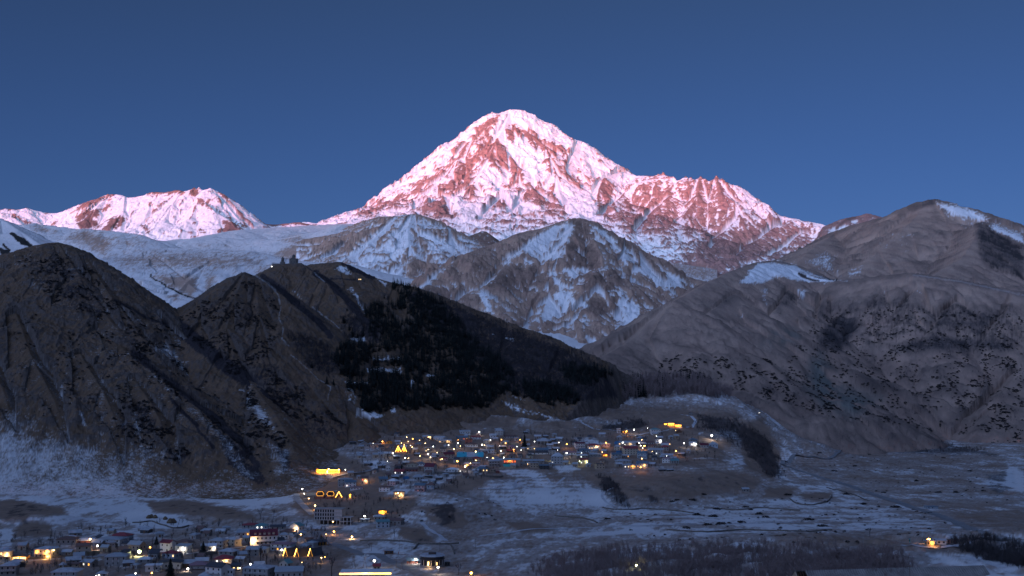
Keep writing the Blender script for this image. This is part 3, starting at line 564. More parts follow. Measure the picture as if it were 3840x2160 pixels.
LH_SNOW = [(.62, 18, [(600,1215),(690,1280),(830,1385),(960,1500),(1060,1640),(1000,1600),(860,1460),(720,1330)]), (.50, 22, [(560,1290),(640,1290),(800,1420),(900,1540),(830,1520),(700,1420)]), (.46, 22, [(560,1150),(700,1290),(830,1370),(960,1490),(860,1440),(640,1280)]),
  (.36, 16, [(440,1290),(560,1370),(720,1500),(880,1650),(960,1800),(900,1790),(780,1620),(600,1450)]), (.7, 8, [(298,1540),(318,1545),(326,1600),(315,1600)]), (.45, 18, [(490,1550),(520,1560),(560,1700),(520,1720)]), (.38, 30, [(300,980),(420,1110),(560,1230),(480,1200),(360,1080)]), (.42, 14, [(370,1410),(390,1420),(385,1640),(370,1640)]), (.42, 14, [(215,1430),(250,1440),(240,1500),(210,1500)]),
  (.45, 22, [(1000,1640),(1090,1690),(1100,1770),(1020,1800)])]
LH_SHRUB = [(.62, 40, [(60,950),(184,915),(270,930),(330,985),(390,1070),(420,1180),(360,1240),(278,1175),(199,1125),(99,1060)]), (.5, 40, [(390,1080),(560,1200),(800,1400),(760,1450),(560,1350),(420,1260)]), (.62, 20, [(450,1500),(560,1500),(620,1620),(730,1720),(690,1780),(560,1740),(430,1640)]), (.55, 20, [(100,1560),(220,1580),(330,1640),(240,1640)]),
  (.8, 14, [(780,1560),(880,1650),(960,1720),(1020,1830),(960,1830),(850,1740)]), (.6, 20, [(240,1710),(300,1700),(380,1770),(300,1790)]), (.85, 14, [(1030,1680),(1090,1690),(1105,1765),(1060,1770)])]
LH_GRASS = [(.9, 30, [(-80,1010),(0,1020),(99,1085),(199,1145),(278,1195),(355,1250),(330,1300),(250,1330),(100,1300),(-80,1330)])]
LH_LINE = [([(500,1318),(600,1400),(725,1502),(830,1590),(904,1655),(960,1740)], 15), ([(640,1500),(740,1600),(800,1680)], 7), ([(430,1120),(560,1190),(636,1222)], 8)]

CHURCH_D = 2050.0
def mk_church_hill():
    r = Ridges(); r.begin()
    r.add([(560,1260,1880),(636,1211,1860),(696,1164,1840),(745,1134,1830),(795,1104,1815),(845,1071,1800),(880,1045,1790),(919,1022,1780)], .66)
    r.add([(919,1022,1780),(974,1042,1780),(1003,1067,1770),(1033,1097,1750),(1048,1137,1725),(1060,1230,1680),(1090,1330,1630),(1150,1420,1580),(1250,1500,1530),(1320,1550,1490),(1350,1590,1460)], .72)
    r.add([(930,1075,2100),(974,1028,2070),(1019,1003,2060),(1045,993,2052),(1068,989,2050),(1100,989,2050),(1133,990,2050)], .75)
    r.add([(1133,990,2050),(1158,1010,2035),(1177,1024,2020),(1216,1058,1990),(1241,1075,1975),(1290,1130,1930),(1330,1170,1900),(1390,1235,1850),(1450,1330,1780)], .72)
    r.add([(1120,1010,2260),(1166,992,2250),(1243,986,2240),(1278,985,2230),(1330,1005,2220),(1403,1043,2200),(1446,1056,2190),(1490,1068,2180),(1567,1080,2150),(1617,1097,2140),(1716,1135,2110),(1816,1174,2080),(1915,1217,2040),(2014,1246,2010),(2114,1291,1980),(2213,1342,1950),(2262,1376,1935)], .60)
    r.add([(2262,1376,1935),(2275,1400,1925),(2270,1450,1900)], .95)
    sp = lambda pts, s=.7, push=30: r.spur(pts, s, push, 1400, 2300)
    sp([(919,1030,5),(880,1120,24),(850,1230,30),(880,1340,30),(960,1450,26)]); sp([(745,1140,5),(760,1250,24),(830,1340,26)]); sp([(960,1050,5),(970,1180,24),(980,1300,30),(1040,1420,26),(1120,1520,20)])
    sp([(1490,1070,5),(1470,1180,26),(1420,1300,26),(1400,1400,20)], .55); sp([(1716,1140,5),(1690,1280,26),(1640,1400,24),(1600,1500,16)], .5); sp([(1915,1222,5),(1920,1330,24),(1880,1440,20)], .5); sp([(1278,990,5),(1330,1080,20),(1400,1180,22)], .5); sp([(2114,1295,5),(2090,1390,20),(2060,1480,14)], .5)
    r.commit()
    def mask(c):
        X, Y, Z, S, D, U, V = (c[k] for k in 'X Y Z S D U V'.split())
        wu = U + 9 * fbm(X / 40, Y / 40, 4); wv = V + 9 * fbm(X / 40 + 40, Y / 40, 4)
        sn = np.full(U.shape, .06)
        for wgt, soft, poly in CH_SNOW: sn = np.maximum(sn, wgt * polymask(wu, wv, poly, soft))
        sh = np.full(U.shape, .30)
        for wgt, soft, poly in CH_SHRUB: sh = np.maximum(sh, wgt * polymask(wu, wv, poly, soft))
        for pts, wd in CH_LINE: sh = np.maximum(sh, 1.15 * linemask(wu, wv, pts, wd)); sn = sn * (1 - linemask(wu, wv, pts, wd))
        fine = fbm(X / 6, Y / 9, 5, .65); med = fbm(X / 34, Y / 34, 5); spots = fbm(X / 5, Y / 8 + 30, 5, .72)
        tr = np.zeros(U.shape)
        for pts, wd in CH_TRAIL: tr = np.maximum(tr, linemask(U + 4 * fbm(X / 12, Y / 12, 3), V, pts, wd))
        s = np.maximum(sstep(.0, .28, sn + .5 * fine + .2 * med - .50), .30 * sstep(.6, 1.2, tr + .7 * fine))
        h = sstep(.0, .25, sh * .95 + .5 * spots + .22 * med - .46)
        return M(snow=s * .85, rock=sstep(.0, .6, fine + .4 * (c['slope'] - .6) + .4 * np.clip(c['prom'] / 3, -1, 1)) * .9, shrub=h * .94)
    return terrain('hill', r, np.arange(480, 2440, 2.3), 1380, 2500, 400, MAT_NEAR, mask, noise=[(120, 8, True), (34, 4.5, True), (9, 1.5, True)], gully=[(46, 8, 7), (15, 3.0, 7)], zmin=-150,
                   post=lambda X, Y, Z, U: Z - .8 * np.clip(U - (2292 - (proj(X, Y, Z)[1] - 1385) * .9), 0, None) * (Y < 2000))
CH_SNOW = [(.7, 8, [(1240,1010),(1280,990),(1330,1030),(1300,1035)]), (.62, 14, [(1280,1060),(1330,1075),(1360,1110),(1340,1130),(1300,1090)]), (.62, 10, [(1310,1080),(1330,1075),(1370,1160),(1400,1220),(1370,1210),(1330,1130)]), (.8, 7, [(1410,1045),(1455,1060),(1450,1075),(1420,1060)]), (.7, 10, [(1090,1090),(1110,1095),(1150,1135),(1130,1130)]),
  (.75, 12, [(1320,1520),(1450,1555),(1420,1580),(1330,1570)]), (.55, 20, [(1300,1380),(1330,1430),(1360,1500),(1340,1550),(1270,1480)]), (.7, 8, [(1310,1265),(1370,1260),(1380,1290),(1320,1285)]), (.62, 6, [(1395,1337),(1500,1337),(1505,1354),(1395,1352)]), (.62, 6, [(1370,1378),(1510,1378),(1515,1402),(1380,1402)]), (.62, 6, [(1310,1430),(1385,1430),(1385,1452),(1310,1445)]),
  (.7, 7, [(1660,1350),(1720,1365),(1725,1385),(1690,1370)]), (.8, 7, [(1540,1420),(1555,1425),(1548,1455),(1535,1455)]), (.7, 7, [(1600,1400),(1640,1398),(1635,1410),(1580,1420)]), (.8, 8, [(1465,1525),(1490,1520),(1488,1548),(1465,1548)]), (.6, 8, [(1890,1255),(1940,1265),(1930,1290),(1890,1270)]), (.6, 6, [(1830,1245),(1860,1250),(1850,1260)]), (.7, 6, [(1500,1068),(1530,1075),(1520,1085)]),
  (.62, 16, [(1850,1505),(1870,1485),(1990,1530),(2110,1560),(2090,1580),(1950,1560)]), (.6, 8, [(1905,1480),(1930,1475),(1970,1500),(1930,1495)]), (.5, 16, [(1270,1440),(1300,1460),(1250,1480)])]
CH_SHRUB = [(.50, 30, [(650,1200),(745,1132),(845,1071),(919,1024),(1000,1070),(1048,1140),(1050,1260),(1000,1330),(800,1300)]), (.62, 30, [(1060,1240),(1200,1250),(1290,1330),(1320,1400),(1240,1440),(1120,1380)]), (.55, 40, [(700,1280),(1000,1300),(1200,1480),(1340,1590),(1300,1700),(1000,1600)]), (.75, 24, [(1480,1075),(1567,1082),(1716,1137),(1915,1220),(2114,1294),(2290,1390),(2330,1500),(2150,1520),(1900,1480),(1700,1300),(1560,1180)]),
  (.55, 25, [(1590,1190),(1700,1220),(1850,1330),(1960,1420),(2100,1500),(1900,1500),(1700,1400)]), (.72, 20, [(1290,1180),(1440,1180),(1440,1300),(1320,1300)]), (.6, 14, [(1170,1140),(1220,1150),(1210,1170),(1170,1160)])]
CH_LINE = [([(655,1215),(800,1335),(930,1430),(1050,1555),(1095,1650)], 30), ([(985,1038),(1045,1075),(1100,1130),(1150,1170),(1200,1215),(1240,1260)], 12), ([(1183,1025),(1240,1062),(1290,1110),(1330,1160),(1380,1210)], 13), ([(1285,988),(1340,1015),(1400,1042)], 9), ([(1240,1046),(1345,1048)], 2.5)]
CH_TRAIL = [([(940,1022),(1003,1062),(1040,1100),(1050,1140)], 3.5), ([(1055,1150),(1045,1190),(1062,1230),(1058,1270),(1085,1300)], 2.5), ([(1090,1330),(1140,1370),(1190,1420),(1240,1450),(1230,1500)], 2.5), ([(1177,1022),(1216,1056)], 3), ([(1170,1150),(1250,1210),(1290,1250)], 2.5)]

# ---------------------------------------------------------------- valley floor and village shelf
GPTS = [(0,2160,680),(700,2160,690),(1400,2160,690),(2000,2160,640),(2700,2160,560),(3400,2160,480),(3840,2160,470),(-200,2160,680),(4100,2160,460),
 (0,2050,800),(700,2050,820),(1300,2050,830),(1900,2050,800),(2600,2050,720),(3300,2050,690),(3840,2050,660),
 (0,1950,975),(700,1950,1000),(1300,1950,1000),(1900,1950,1000),(2500,1950,950),(3200,1950,945),(3840,1950,940),(-200,1950,970),(4100,1950,930),
 (-200,1860,1130),(100,1860,1140),(600,1860,1165),(1000,1860,1180),(1400,1850,1130),(1700,1850,1160),(2000,1850,1220),(2700,1850,1240),(3500,1850,1230),(4100,1850,1220),
 (1150,1780,1260),(1500,1780,1230),(1800,1772,1260),(2050,1775,1290),(2300,1780,1290),(2600,1790,1300),(2760,1800,1330),(2900,1790,1440),(3050,1780,1490),(3500,1780,1480),(4000,1780,1470),
 (1180,1700,1390),(1300,1700,1340),(1700,1700,1395),(2200,1700,1420),(2600,1700,1425),(2720,1720,1430),(2890,1735,1640),(3050,1700,1930),(3600,1700,1920),(4000,1700,1900),
 (1250,1640,1450),(1400,1640,1450),(1800,1640,1500),(2300,1640,1520),(2680,1650,1520),(2790,1650,1570),(2920,1670,2150),(3100,1640,2400),(3500,1650,2300),(3840,1680,2050),
 (1400,1590,1520),(1450,1590,1530),(1800,1590,1600),(2300,1590,1680),(2600,1590,1690),(2800,1590,1680),(2950,1620,2600),(3100,1610,2650),
 (1400,1540,1600),(1700,1540,1720),(2100,1540,1850),(2500,1540,1900),(2780,1540,1880),(2870,1560,2050),(2100,1500,1980),(2250,1500,1960),(2400,1500,1960),(2680,1500,1960),(2280,1470,2010),(2500,1465,2030),(2700,1480,2000),(2330,1440,2090),(2480,1435,2110),(2620,1440,2100)]
_gp = np.array([P(*p) for p in GPTS])
_W = np.array([[0, 3200, -160], [-1500, 2600, -60], [1800, 3200, -110], [-900, 1900, -70], [2500, 2500, -110], [0, 4500, -150], [-900, 300, -110], [0, 200, -105], [900, 250, -80], [2600, 900, -125], [-2000, 1000, -120]], float)
_gp = np.vstack([_gp, _W])
_d = np.hypot(_gp[:, None, 0] - _gp[None, :, 0], _gp[:, None, 1] - _gp[None, :, 1])
_A = np.zeros((len(_gp) + 1,) * 2); _A[:-1, :-1] = -_d - np.eye(len(_gp)) * 6.0; _A[-1, :-1] = _A[:-1, -1] = 1
_wt = np.linalg.solve(_A, np.append(_gp[:, 2], 0))
def ground_base(x, y):
    x = np.asarray(x, float); y = np.asarray(y, float); z = np.full(x.shape, _wt[-1])
    for (px_, py_, _), w_ in zip(_gp, _wt[:-1]): z = z - w_ * np.hypot(x - px_, y - py_)
    return z
def ground_z(x, y):
    x = np.asarray(x, float); y = np.asarray(y, float); z = ground_base(x, y)
    flat = sstep(-118, -105, z) * (1 - .75 * VILLAGE(x, y))            # rougher on the banks than on the flat
    for mx, my, mr_, mh in MOUNDS: q = np.hypot(x - mx, (y - my) * 1.1) / mr_; z = z + mh * np.exp(-q * q * q)
    z = z + (1.2 + 7.5 * flat) * fbm(x / 75, y / 75, 5, .5, True) + .5 * fbm(x / 14, y / 14, 3)
    return z
def base_hit(u, v):
    a, b = ray(u, v); d = np.geomspace(500., 2600., 900); k = np.nonzero(ground_base(a * d, d) >= b * d)[0][0]; return a * d[k], d[k]
MOUNDS = [(*base_hit(u, v), r_, h_) for u, v, r_, h_ in ((1640,1945,42,9),(1700,1900,45,8),(1545,2020,22,5),(1960,1990,30,4),(2420,1865,48,9),(2560,1850,60,10),(2720,1835,55,11),(2330,1885,32,6),(2600,1775,60,6),(2760,1770,50,8),(2100,1815,24,4),(1590,1850,40,6),(1450,1900,30,4),(700,1925,40,5),(160,1960,34,7),(900,1945,34,4),(1810,1830,40,5),(1970,1860,60,6),(2130,1870,50,5))]
def VILLAGE(x, y):
    return sstep(1.0, .6, np.hypot((x - 30) / 470, (y - 1400) / 230)) 
def gnd(u, v, d0=380., d1=3200.):
    """the point of the ground seen at a place in the photograph"""
    a, b = ray(u, v); d = np.geomspace(d0, d1, 1500); z = ground_z(a * d, d); k = np.nonzero(z >= b * d)[0]
    if not len(k): return None
    i = k[0]
    if i > 0:
        f0 = b * d[i - 1] - z[i - 1]; f1 = b * d[i] - z[i]; dd_ = d[i - 1] + (d[i] - d[i - 1]) * f0 / (f0 - f1 + 1e-9)
    else: dd_ = d[i]
    return Vector((a * dd_, dd_, float(ground_z(a * dd_, dd_))))
MAT_GROUND = terrain_mat('valley_ground', (.185, .128, .098), (.25, .175, .135), (.13, .105, .095), (.21, .165, .145), shrub=(.04, .034, .036), scale=5.0, bump=.5, bdist=2)
def mk_ground():
    def base(x, y, full=False):
        z = ground_base(x, y) if not full else ground_z(x, y); return (z, x * 0, y * 0) if full else z
    def mask(c):
        X, Y, Z, U, V = (c[k] for k in 'X Y Z U V'.split())
        wu = U + 18 * fbm(X / 40, Y / 40, 5, .6) + 8 * fbm(X / 9, Y / 14, 3); wv = V + 8 * fbm(X / 40 + 40, Y / 40, 5, .6) + 3 * fbm(X / 9 + 7, Y / 14, 3)
        sn = np.full(U.shape, .44)
        for wgt, soft, poly in G_SNOW:
            m = polymask(wu, wv, poly, soft * .55); sn = sn * (1 - m) + wgt * m
        sh = np.full(U.shape, .12)
        for wgt, soft, poly in G_SHRUB: sh = np.maximum(sh, wgt * polymask(wu, wv, poly, soft))
        fine = fbm(X / 4, Y / 9, 5, .65); med = fbm(X / 42, Y / 60, 5, .6); patch = fbm(X / 110, Y / 160, 4); stretch = fbm(X / 26, Y / 60, 5, .62)
        n1 = fbm(X / 62, Y / 100, 5, .6); n2 = fbm(X / 17, Y / 44, 5, .65); n3 = fbm(X / 4.2, Y / 12, 4, .72); ter = np.sin(2 * np.pi * Z / 2.7 + 5 * n1 + 2 * n2)
        e = sn * .95 + .50 * n1 + .42 * n2 + .38 * n3 + .10 * ter - .40
        s = np.maximum(.92 * sstep(-.04, .30, e), .30 * sstep(.0, .4, sn) * sstep(-.45, .15, e + .3 * n3))
        h = sstep(.02, .25, sh + .5 * fbm(X / 9, Y / 14, 4, .6) + .25 * med - .46)
        return M(snow=s * .70, rock=sstep(-.1, .5, fine + .2 * med) * .8, shrub=h * .85)
    return terrain('ground', None, np.arange(-360, 4220, 4.4), 330, 2900, 560, MAT_GROUND, mask, base=base)
G_SNOW = [(.70, 30, [(-80,1880),(300,1840),(1000,1800),(1200,1760),(1250,1800),(1150,1870),(1000,1900),(700,1890),(800,1920),(600,1960),(0,1960)]), (.9, 8, [(440,1905),(560,1900),(640,1935),(700,1950),(720,1965),(620,1985),(520,1975),(460,1950)]), (.05, 12, [(540,1880),(700,1870),(780,1890),(940,1925),(960,1950),(860,1945),(700,1930),(580,1920)]),
  (.05, 14, [(60,1870),(230,1905),(260,1930),(120,1935),(60,1985),(50,2010),(200,2010),(180,1960),(0,1950),(-60,1880)]), (.9, 6, [(-20,1990),(45,1985),(45,2045),(-20,2050)]), (.02, 14, [(1420,1560),(1700,1560),(1950,1560),(1930,1600),(1700,1615),(1560,1610),(1440,1590)]), (.02, 8, [(60,2115),(180,2112),(175,2160),(70,2160)]),
  (.85, 10, [(1200,1600),(1330,1580),(1400,1600),(1420,1640),(1300,1650),(1180,1700),(1080,1760),(1050,1720)]), (.9, 8, [(1380,1615),(1400,1618),(1405,1650),(1370,1648)]), (.9, 10, [(1200,1745),(1450,1725),(1440,1750),(1330,1780),(1180,1800),(1120,1790)]), (.06, 14, [(1240,1690),(1500,1790),(1440,1860),(1560,1870),(1560,1900),(1480,1950),(1200,1960),(1100,1900),(1120,1820)]),
  (.12, 40, [(1360,1600),(2100,1600),(2760,1640),(2700,1740),(2200,1780),(1700,1770),(1450,1740)]), (.8, 9, [(1870,1765),(1960,1760),(2020,1780),(2010,1795),(1930,1790)]), (.8, 8, [(2070,1745),(2150,1740),(2180,1760),(2100,1775)]), (.02, 10, [(2045,1780),(2110,1790),(2090,1815),(2060,1810)]), (.08, 14, [(1740,1780),(1900,1790),(1840,1800),(1800,1830),(1700,1850),(1640,1830),(1700,1800)]),
  (.66, 24, [(1830,1800),(2200,1800),(2260,1830),(2300,1900),(2000,1930),(1880,1900),(1800,1850)]), (.10, 12, [(1580,1900),(1690,1890),(1760,1960),(1720,1990),(1620,1960)]), (.02, 12, [(1500,1975),(1580,1980),(1640,2035),(1560,2040),(1490,2010)]), (.08, 12, [(1900,1960),(2020,1960),(2080,1990),(1960,2000)]),
  (.10, 26, [(2160,1770),(2500,1770),(2760,1760),(2860,1790),(2840,1830),(2660,1860),(2500,1890),(2320,1870),(2240,1830)]), (.75, 8, [(2600,1720),(2640,1715),(2800,1745),(2790,1725),(2750,1700),(2800,1720),(2780,1725)]), (.03, 20, [(2760,1600),(2860,1560),(2930,1700),(2900,1800),(2800,1760)]),
  (.10, 30, [(2100,1540),(2500,1520),(2760,1540),(2800,1600),(2600,1640),(2300,1640),(2000,1600)]), (.75, 10, [(1870,1480),(2000,1530),(2150,1570),(2050,1580),(1900,1545)]), (.75, 8, [(2160,1440),(2240,1450),(2230,1530),(2150,1530)]), (.75, 9, [(2140,1640),(2230,1640),(2260,1670),(2180,1665)]), (.5, 10, [(2150,1560),(2350,1580),(2300,1600),(2150,1580)]),
  (.30, 50, [(3000,1640),(3700,1660),(3800,1760),(3500,1850),(3100,1800),(2960,1740)]), (.62, 14, [(2980,1820),(3110,1815),(3140,1840),(3000,1848)]), (.05, 12, [(3000,1850),(3120,1845),(3110,1875),(3020,1880)]), (.10, 14, [(2880,1830),(2990,1830),(2960,1870),(2850,1870)]), (.58, 40, [(2250,1880),(2800,1880),(3300,1880),(3500,1960),(3300,2010),(2700,2020),(2200,2010)]),
  (.25, 26, [(2900,2000),(3350,1990),(3500,2030),(3300,2060),(2900,2040)]), (.15, 30, [(3450,2030),(3700,2020),(3800,2100),(3500,2080)]), (.6, 16, [(3480,2080),(3640,2080),(3760,2120),(3640,2140),(3500,2110)]), (.2, 40, [(3400,1860),(3860,1900),(3860,2000),(3600,1960)]), (.75, 10, [(3780,1740),(3840,1770),(3840,1850),(3770,1820)]), (.15, 40, [(0,2060),(700,2030),(1300,2050),(1300,2170),(0,2170)])]
G_SHRUB = [(.42, 26, [(2300,1780),(2560,1770),(2760,1760),(2860,1790),(2840,1830),(2660,1860),(2500,1890),(2330,1870)]), (.45, 20, [(1500,1790),(1640,1800),(1720,1850),(1620,1870),(1520,1850)]), (.55, 16, [(60,1870),(230,1905),(120,1935),(190,2010),(60,2010),(0,1950)]), (.45, 14, [(560,1885),(700,1875),(940,1925),(940,1950),(700,1930)]), (.5, 12, [(1500,1975),(1580,1980),(1640,2035),(1560,2040)]), (.6, 20, [(2480,1580),(2560,1560),(2560,1600),(2500,1610)]), (.85, 14, [(2250,1590),(2400,1570),(2440,1600),(2330,1620),(2250,1615)]), (.9, 18, [(2600,1550),(2760,1570),(2880,1640),(2920,1720),(2940,1800),(2870,1780),(2780,1680),(2660,1610)]), (.9, 14, [(2960,1600),(3200,1610),(3500,1650),(3700,1690),(3800,1720),(3600,1700),(3300,1680),(2980,1620)]),
  (.9, 12, [(3280,1660),(3500,1670),(3640,1690),(3600,1710),(3360,1700)]), (.9, 14, [(3700,1780),(3800,1760),(3820,1820),(3740,1860),(3700,1820)]), (.5, 18, [(2280,1600),(2360,1590),(2380,1610)]), (.95, 14, [(2235,1780),(2290,1790),(2350,1860),(2360,1910),(2320,1900),(2260,1840)]), (.8, 10, [(2420,1850),(2480,1860),(2470,1890),(2430,1890)]), (.95, 20, [(3560,2040),(3700,2020),(3840,2060),(3840,2130),(3700,2110)]),
  (.5, 30, [(2640,1940),(2900,1930),(2880,1970),(2680,1975)]), (.5, 25, [(3560,1890),(3840,1880),(3840,1910),(3600,1910)]), (.7, 12, [(1600,1880),(1700,1880),(1720,1970),(1650,1980)]), (.5, 14, [(200,2030),(300,2030),(290,2070),(220,2080)])]

mk_behind(); mk_base(); mk_peak(); mk_left_peak(); mk_left_hills(); mk_mid_left(); mk_mid_right(); mk_knoll(); mk_right(); RIGHT_XYZ = TERR['hill']; mk_minor(); mk_left_hill()
LEFT_XYZ = TERR['hill']; mk_church_hill(); CHURCH_XYZ = TERR['hill']; mk_ground(); GROUND_XYZ = TERR['ground']
# ================================================================ OBJECT TOOLS
_mats = {}
def mat(name, col, rough=.8, var=.12, scale=1.5, emit=None, metal=0.0):
    if name in _mats: return _mats[name]
    m = bpy.data.materials.new(name); m.use_nodes = True; nt = m.node_tree; p = nt.nodes['Principled BSDF']
    p.inputs['Roughness'].default_value = rough; p.inputs['Metallic'].default_value = metal; p.inputs['Specular IOR Level'].default_value = .25
    if emit:
        p.inputs['Base Color'].default_value = (*col, 1); p.inputs['Emission Color'].default_value = (*emit[0], 1); p.inputs['Emission Strength'].default_value = emit[1]
    else:
        n = node(nt, 'ShaderNodeTexNoise'); n.inputs['Scale'].default_value = scale; n.inputs['Detail'].default_value = 5
        g = node(nt, 'ShaderNodeNewGeometry'); nt.links.new(g.outputs['Position'], n.inputs['Vector'])
        c = mixc(nt, n.outputs['Fac'], tuple(x * (1 - 2 * var) for x in col), tuple(min(1, x * (1 + 2 * var)) for x in col)); nt.links.new(c, p.inputs['Base Color'])
    _mats[name] = m; return m
WALL = {'w': mat('white_plaster', (.50, .49, .49)), 'c': mat('cream_plaster', (.36, .31, .25)), 'g': mat('grey_stone', (.22, .20, .19)), 'p': mat('pink_plaster', (.38, .26, .26)), 't': mat('tan_stone', (.32, .25, .19)),
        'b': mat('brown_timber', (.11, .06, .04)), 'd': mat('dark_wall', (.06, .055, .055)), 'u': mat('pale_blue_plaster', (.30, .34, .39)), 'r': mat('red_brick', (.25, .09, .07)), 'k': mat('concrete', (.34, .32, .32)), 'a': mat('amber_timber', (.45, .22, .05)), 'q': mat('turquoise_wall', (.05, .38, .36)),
        's': mat('light_grey_wall', (.26, .255, .26))}
ROOF = {'g': mat('grey_metal_roof', (.27, .30, .34), .6), 'l': mat('frosted_roof', (.34, .36, .40), .7, .25, .4), 'r': mat('red_metal_roof', (.22, .05, .06), .6), 'm': mat('maroon_metal_roof', (.11, .025, .04), .6), 'k': mat('dark_slate_roof', (.055, .058, .07), .6),
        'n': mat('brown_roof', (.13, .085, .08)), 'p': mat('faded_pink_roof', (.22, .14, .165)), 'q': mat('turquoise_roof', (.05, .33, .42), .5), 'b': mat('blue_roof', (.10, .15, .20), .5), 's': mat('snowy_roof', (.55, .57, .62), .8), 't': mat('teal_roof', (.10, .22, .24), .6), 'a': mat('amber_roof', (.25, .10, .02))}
M_GLASS = mat('dark_window_glass', (.025, .028, .035), .15)
M_LIT = {'y': mat('warm_lit_window', (.8, .7, .4), emit=((1, .62, .22), 2.2)), 'w': mat('white_lit_window', (.9, .9, .9), emit=((1, .92, .75), 2.4)), 'a': mat('amber_lit_window', (.8, .5, .1), emit=((1, .42, .05), 2.0)), 'r': mat('red_lit_window', (.8, .2, .1), emit=((1, .16, .06), 1.2))}
M_STRIP = mat('amber_light_strip', (.9, .6, .2), emit=((1, .50, .09), 7.0))
M_POST = mat('lamp_post_metal', (.16, .15, .15), .5); M_WOOD = mat('weathered_pole_wood', (.13, .10, .085))
M_BULB = {'y': mat('yellow_bulb', (1, .9, .6), emit=((1, .60, .22), 14)), 'w': mat('white_bulb', (1, 1, 1), emit=((1, .93, .80), 14)), 'o': mat('orange_bulb', (1, .7, .2), emit=((1, .42, .07), 14)), 'g': mat('greenish_bulb', (1, 1, .6), emit=((.85, 1, .45), 12))}
LCOL = {'y': (1, .62, .25), 'w': (1, .93, .80), 'o': (1, .45, .10), 'g': (.9, 1, .5)}

class MB:
    def __init__(s): s.v = []; s.f = []
    def add(s, vs, fs):
        n = len(s.v); s.v += [tuple(map(float, q)) for q in vs]; s.f += [tuple(i + n for i in f) for f in fs]; return s
    def box(s, x0, x1, y0, y1, z0, z1):
        return s.add([(x0,y0,z0),(x1,y0,z0),(x1,y1,z0),(x0,y1,z0),(x0,y0,z1),(x1,y0,z1),(x1,y1,z1),(x0,y1,z1)], [(0,3,2,1),(4,5,6,7),(0,1,5,4),(1,2,6,5),(2,3,7,6),(3,0,4,7)])
    def tube(s, a, b, r0, r1=None, n=6):
        a, b = Vector(a), Vector(b); r1 = r0 if r1 is None else r1; d = (b - a).normalized(); t = Vector((1,0,0)) if abs(d.x) < .8 else Vector((0,1,0)); e = d.cross(t).normalized(); g = d.cross(e)
        vs = [tuple(c + (e * math.cos(2*math.pi*i/n) + g * math.sin(2*math.pi*i/n)) * r) for c, r in ((a, r0), (b, r1)) for i in range(n)]
        return s.add(vs, [(i, (i+1) % n, n + (i+1) % n, n + i) for i in range(n)] + [tuple(range(n))[::-1], tuple(range(n, 2*n))])
    def ring(s, cx, cy, z0, z1, r0, r1, n=12, cap=True):
        vs = [(cx + r * math.cos(2*math.pi*(i+.5)/n), cy + r * math.sin(2*math.pi*(i+.5)/n), z) for z, r in ((z0, r0), (z1, r1)) for i in range(n)]
        return s.add(vs, [(i, (i+1) % n, n + (i+1) % n, n + i) for i in range(n)] + ([tuple(range(n))[::-1], tuple(range(n, 2*n))] if cap else []))
    def cone(s, cx, cy, z0, z1, r, n=12):
        vs = [(cx + r * math.cos(2*math.pi*(i+.5)/n), cy + r * math.sin(2*math.pi*(i+.5)/n), z0) for i in range(n)] + [(cx, cy, z1)]
        return s.add(vs, [(i, (i+1) % n, n) for i in range(n)] + [tuple(range(n))[::-1]])
    def ball(s, c, r, n=8):
        vs = [(c[0], c[1], c[2] + r)]; fs = []; m = n // 2
        for j in range(1, m):
            for i in range(n):
                t, p = math.pi * j / m, 2 * math.pi * i / n; vs.append((c[0] + r*math.sin(t)*math.cos(p), c[1] + r*math.sin(t)*math.sin(p), c[2] + r*math.cos(t)))
        vs.append((c[0], c[1], c[2] - r)); L = len(vs) - 1
        for i in range(n): fs.append((0, 1 + i, 1 + (i+1) % n)); fs.append((L, L - n + (i+1) % n, L - n + i))
        for j in range(m - 2):
            for i in range(n): a = 1 + j*n + i; b = 1 + j*n + (i+1) % n; fs.append((a, a + n, b + n, b))
        return s.add(vs, fs)
    def prism(s, prof, y0, y1):
        """profile in x-z pushed along y"""
        n = len(prof); vs = [(x, y0, z) for x, z in prof] + [(x, y1, z) for x, z in prof]
        return s.add(vs, [tuple(range(n)), tuple(range(n, 2*n))[::-1]] + [(i, n + i, n + (i+1) % n, (i+1) % n) for i in range(n)])
    def mesh(s, name):
        me = bpy.data.meshes.new(name); me.from_pydata(s.v, [], s.f); me.update(); return me
def obj(name, mb, material, parent=None, loc=None):
    me = mb.mesh(name) if isinstance(mb, MB) else mb
    if not me.materials: me.materials.append(material)
    o = bpy.data.objects.new(name, me); COL.objects.link(o)
    if parent: o.parent = parent
    if loc is not None: o.location = loc
    return o
def tag(o, label=None, cat=None, group=None, kind=None):
    if label: o['label'] = label
    if cat: o['category'] = cat
    if group: o['group'] = group
    if kind: o['kind'] = kind
    return o
def empty(name, loc, rz=0.0):
    o = bpy.data.objects.new(name, None); o.empty_display_size = .5; COL.objects.link(o); o.location = loc; o.rotation_euler = (0, 0, rz); return o
def dup(root, loc, rz=0.0, sc=None, label=None):
    r = root.copy(); COL.objects.link(r); r.location = loc; r.rotation_euler = (0, 0, rz)
    if sc: r.scale = (sc,) * 3 if not hasattr(sc, '__len__') else sc
    if label: r['label'] = label
    for ch in list(root.children):
        c = ch.copy(); COL.objects.link(c); c.parent = r
        for g in ch.children: d = g.copy(); COL.objects.link(d); d.parent = c
    return r
REG = {'A': (0, 1900), 'B': (440, 1900), 'C': (880, 1900), 'D': (1080, 1730), 'E': (1320, 1900), 'F': (1280, 1590), 'G': (1700, 1590), 'H': (2140, 1560), 'I': (2480, 1540)}
def uv(reg, x, y): return REG[reg][0] + x / 5.3667, REG[reg][1] + y / 5.3667
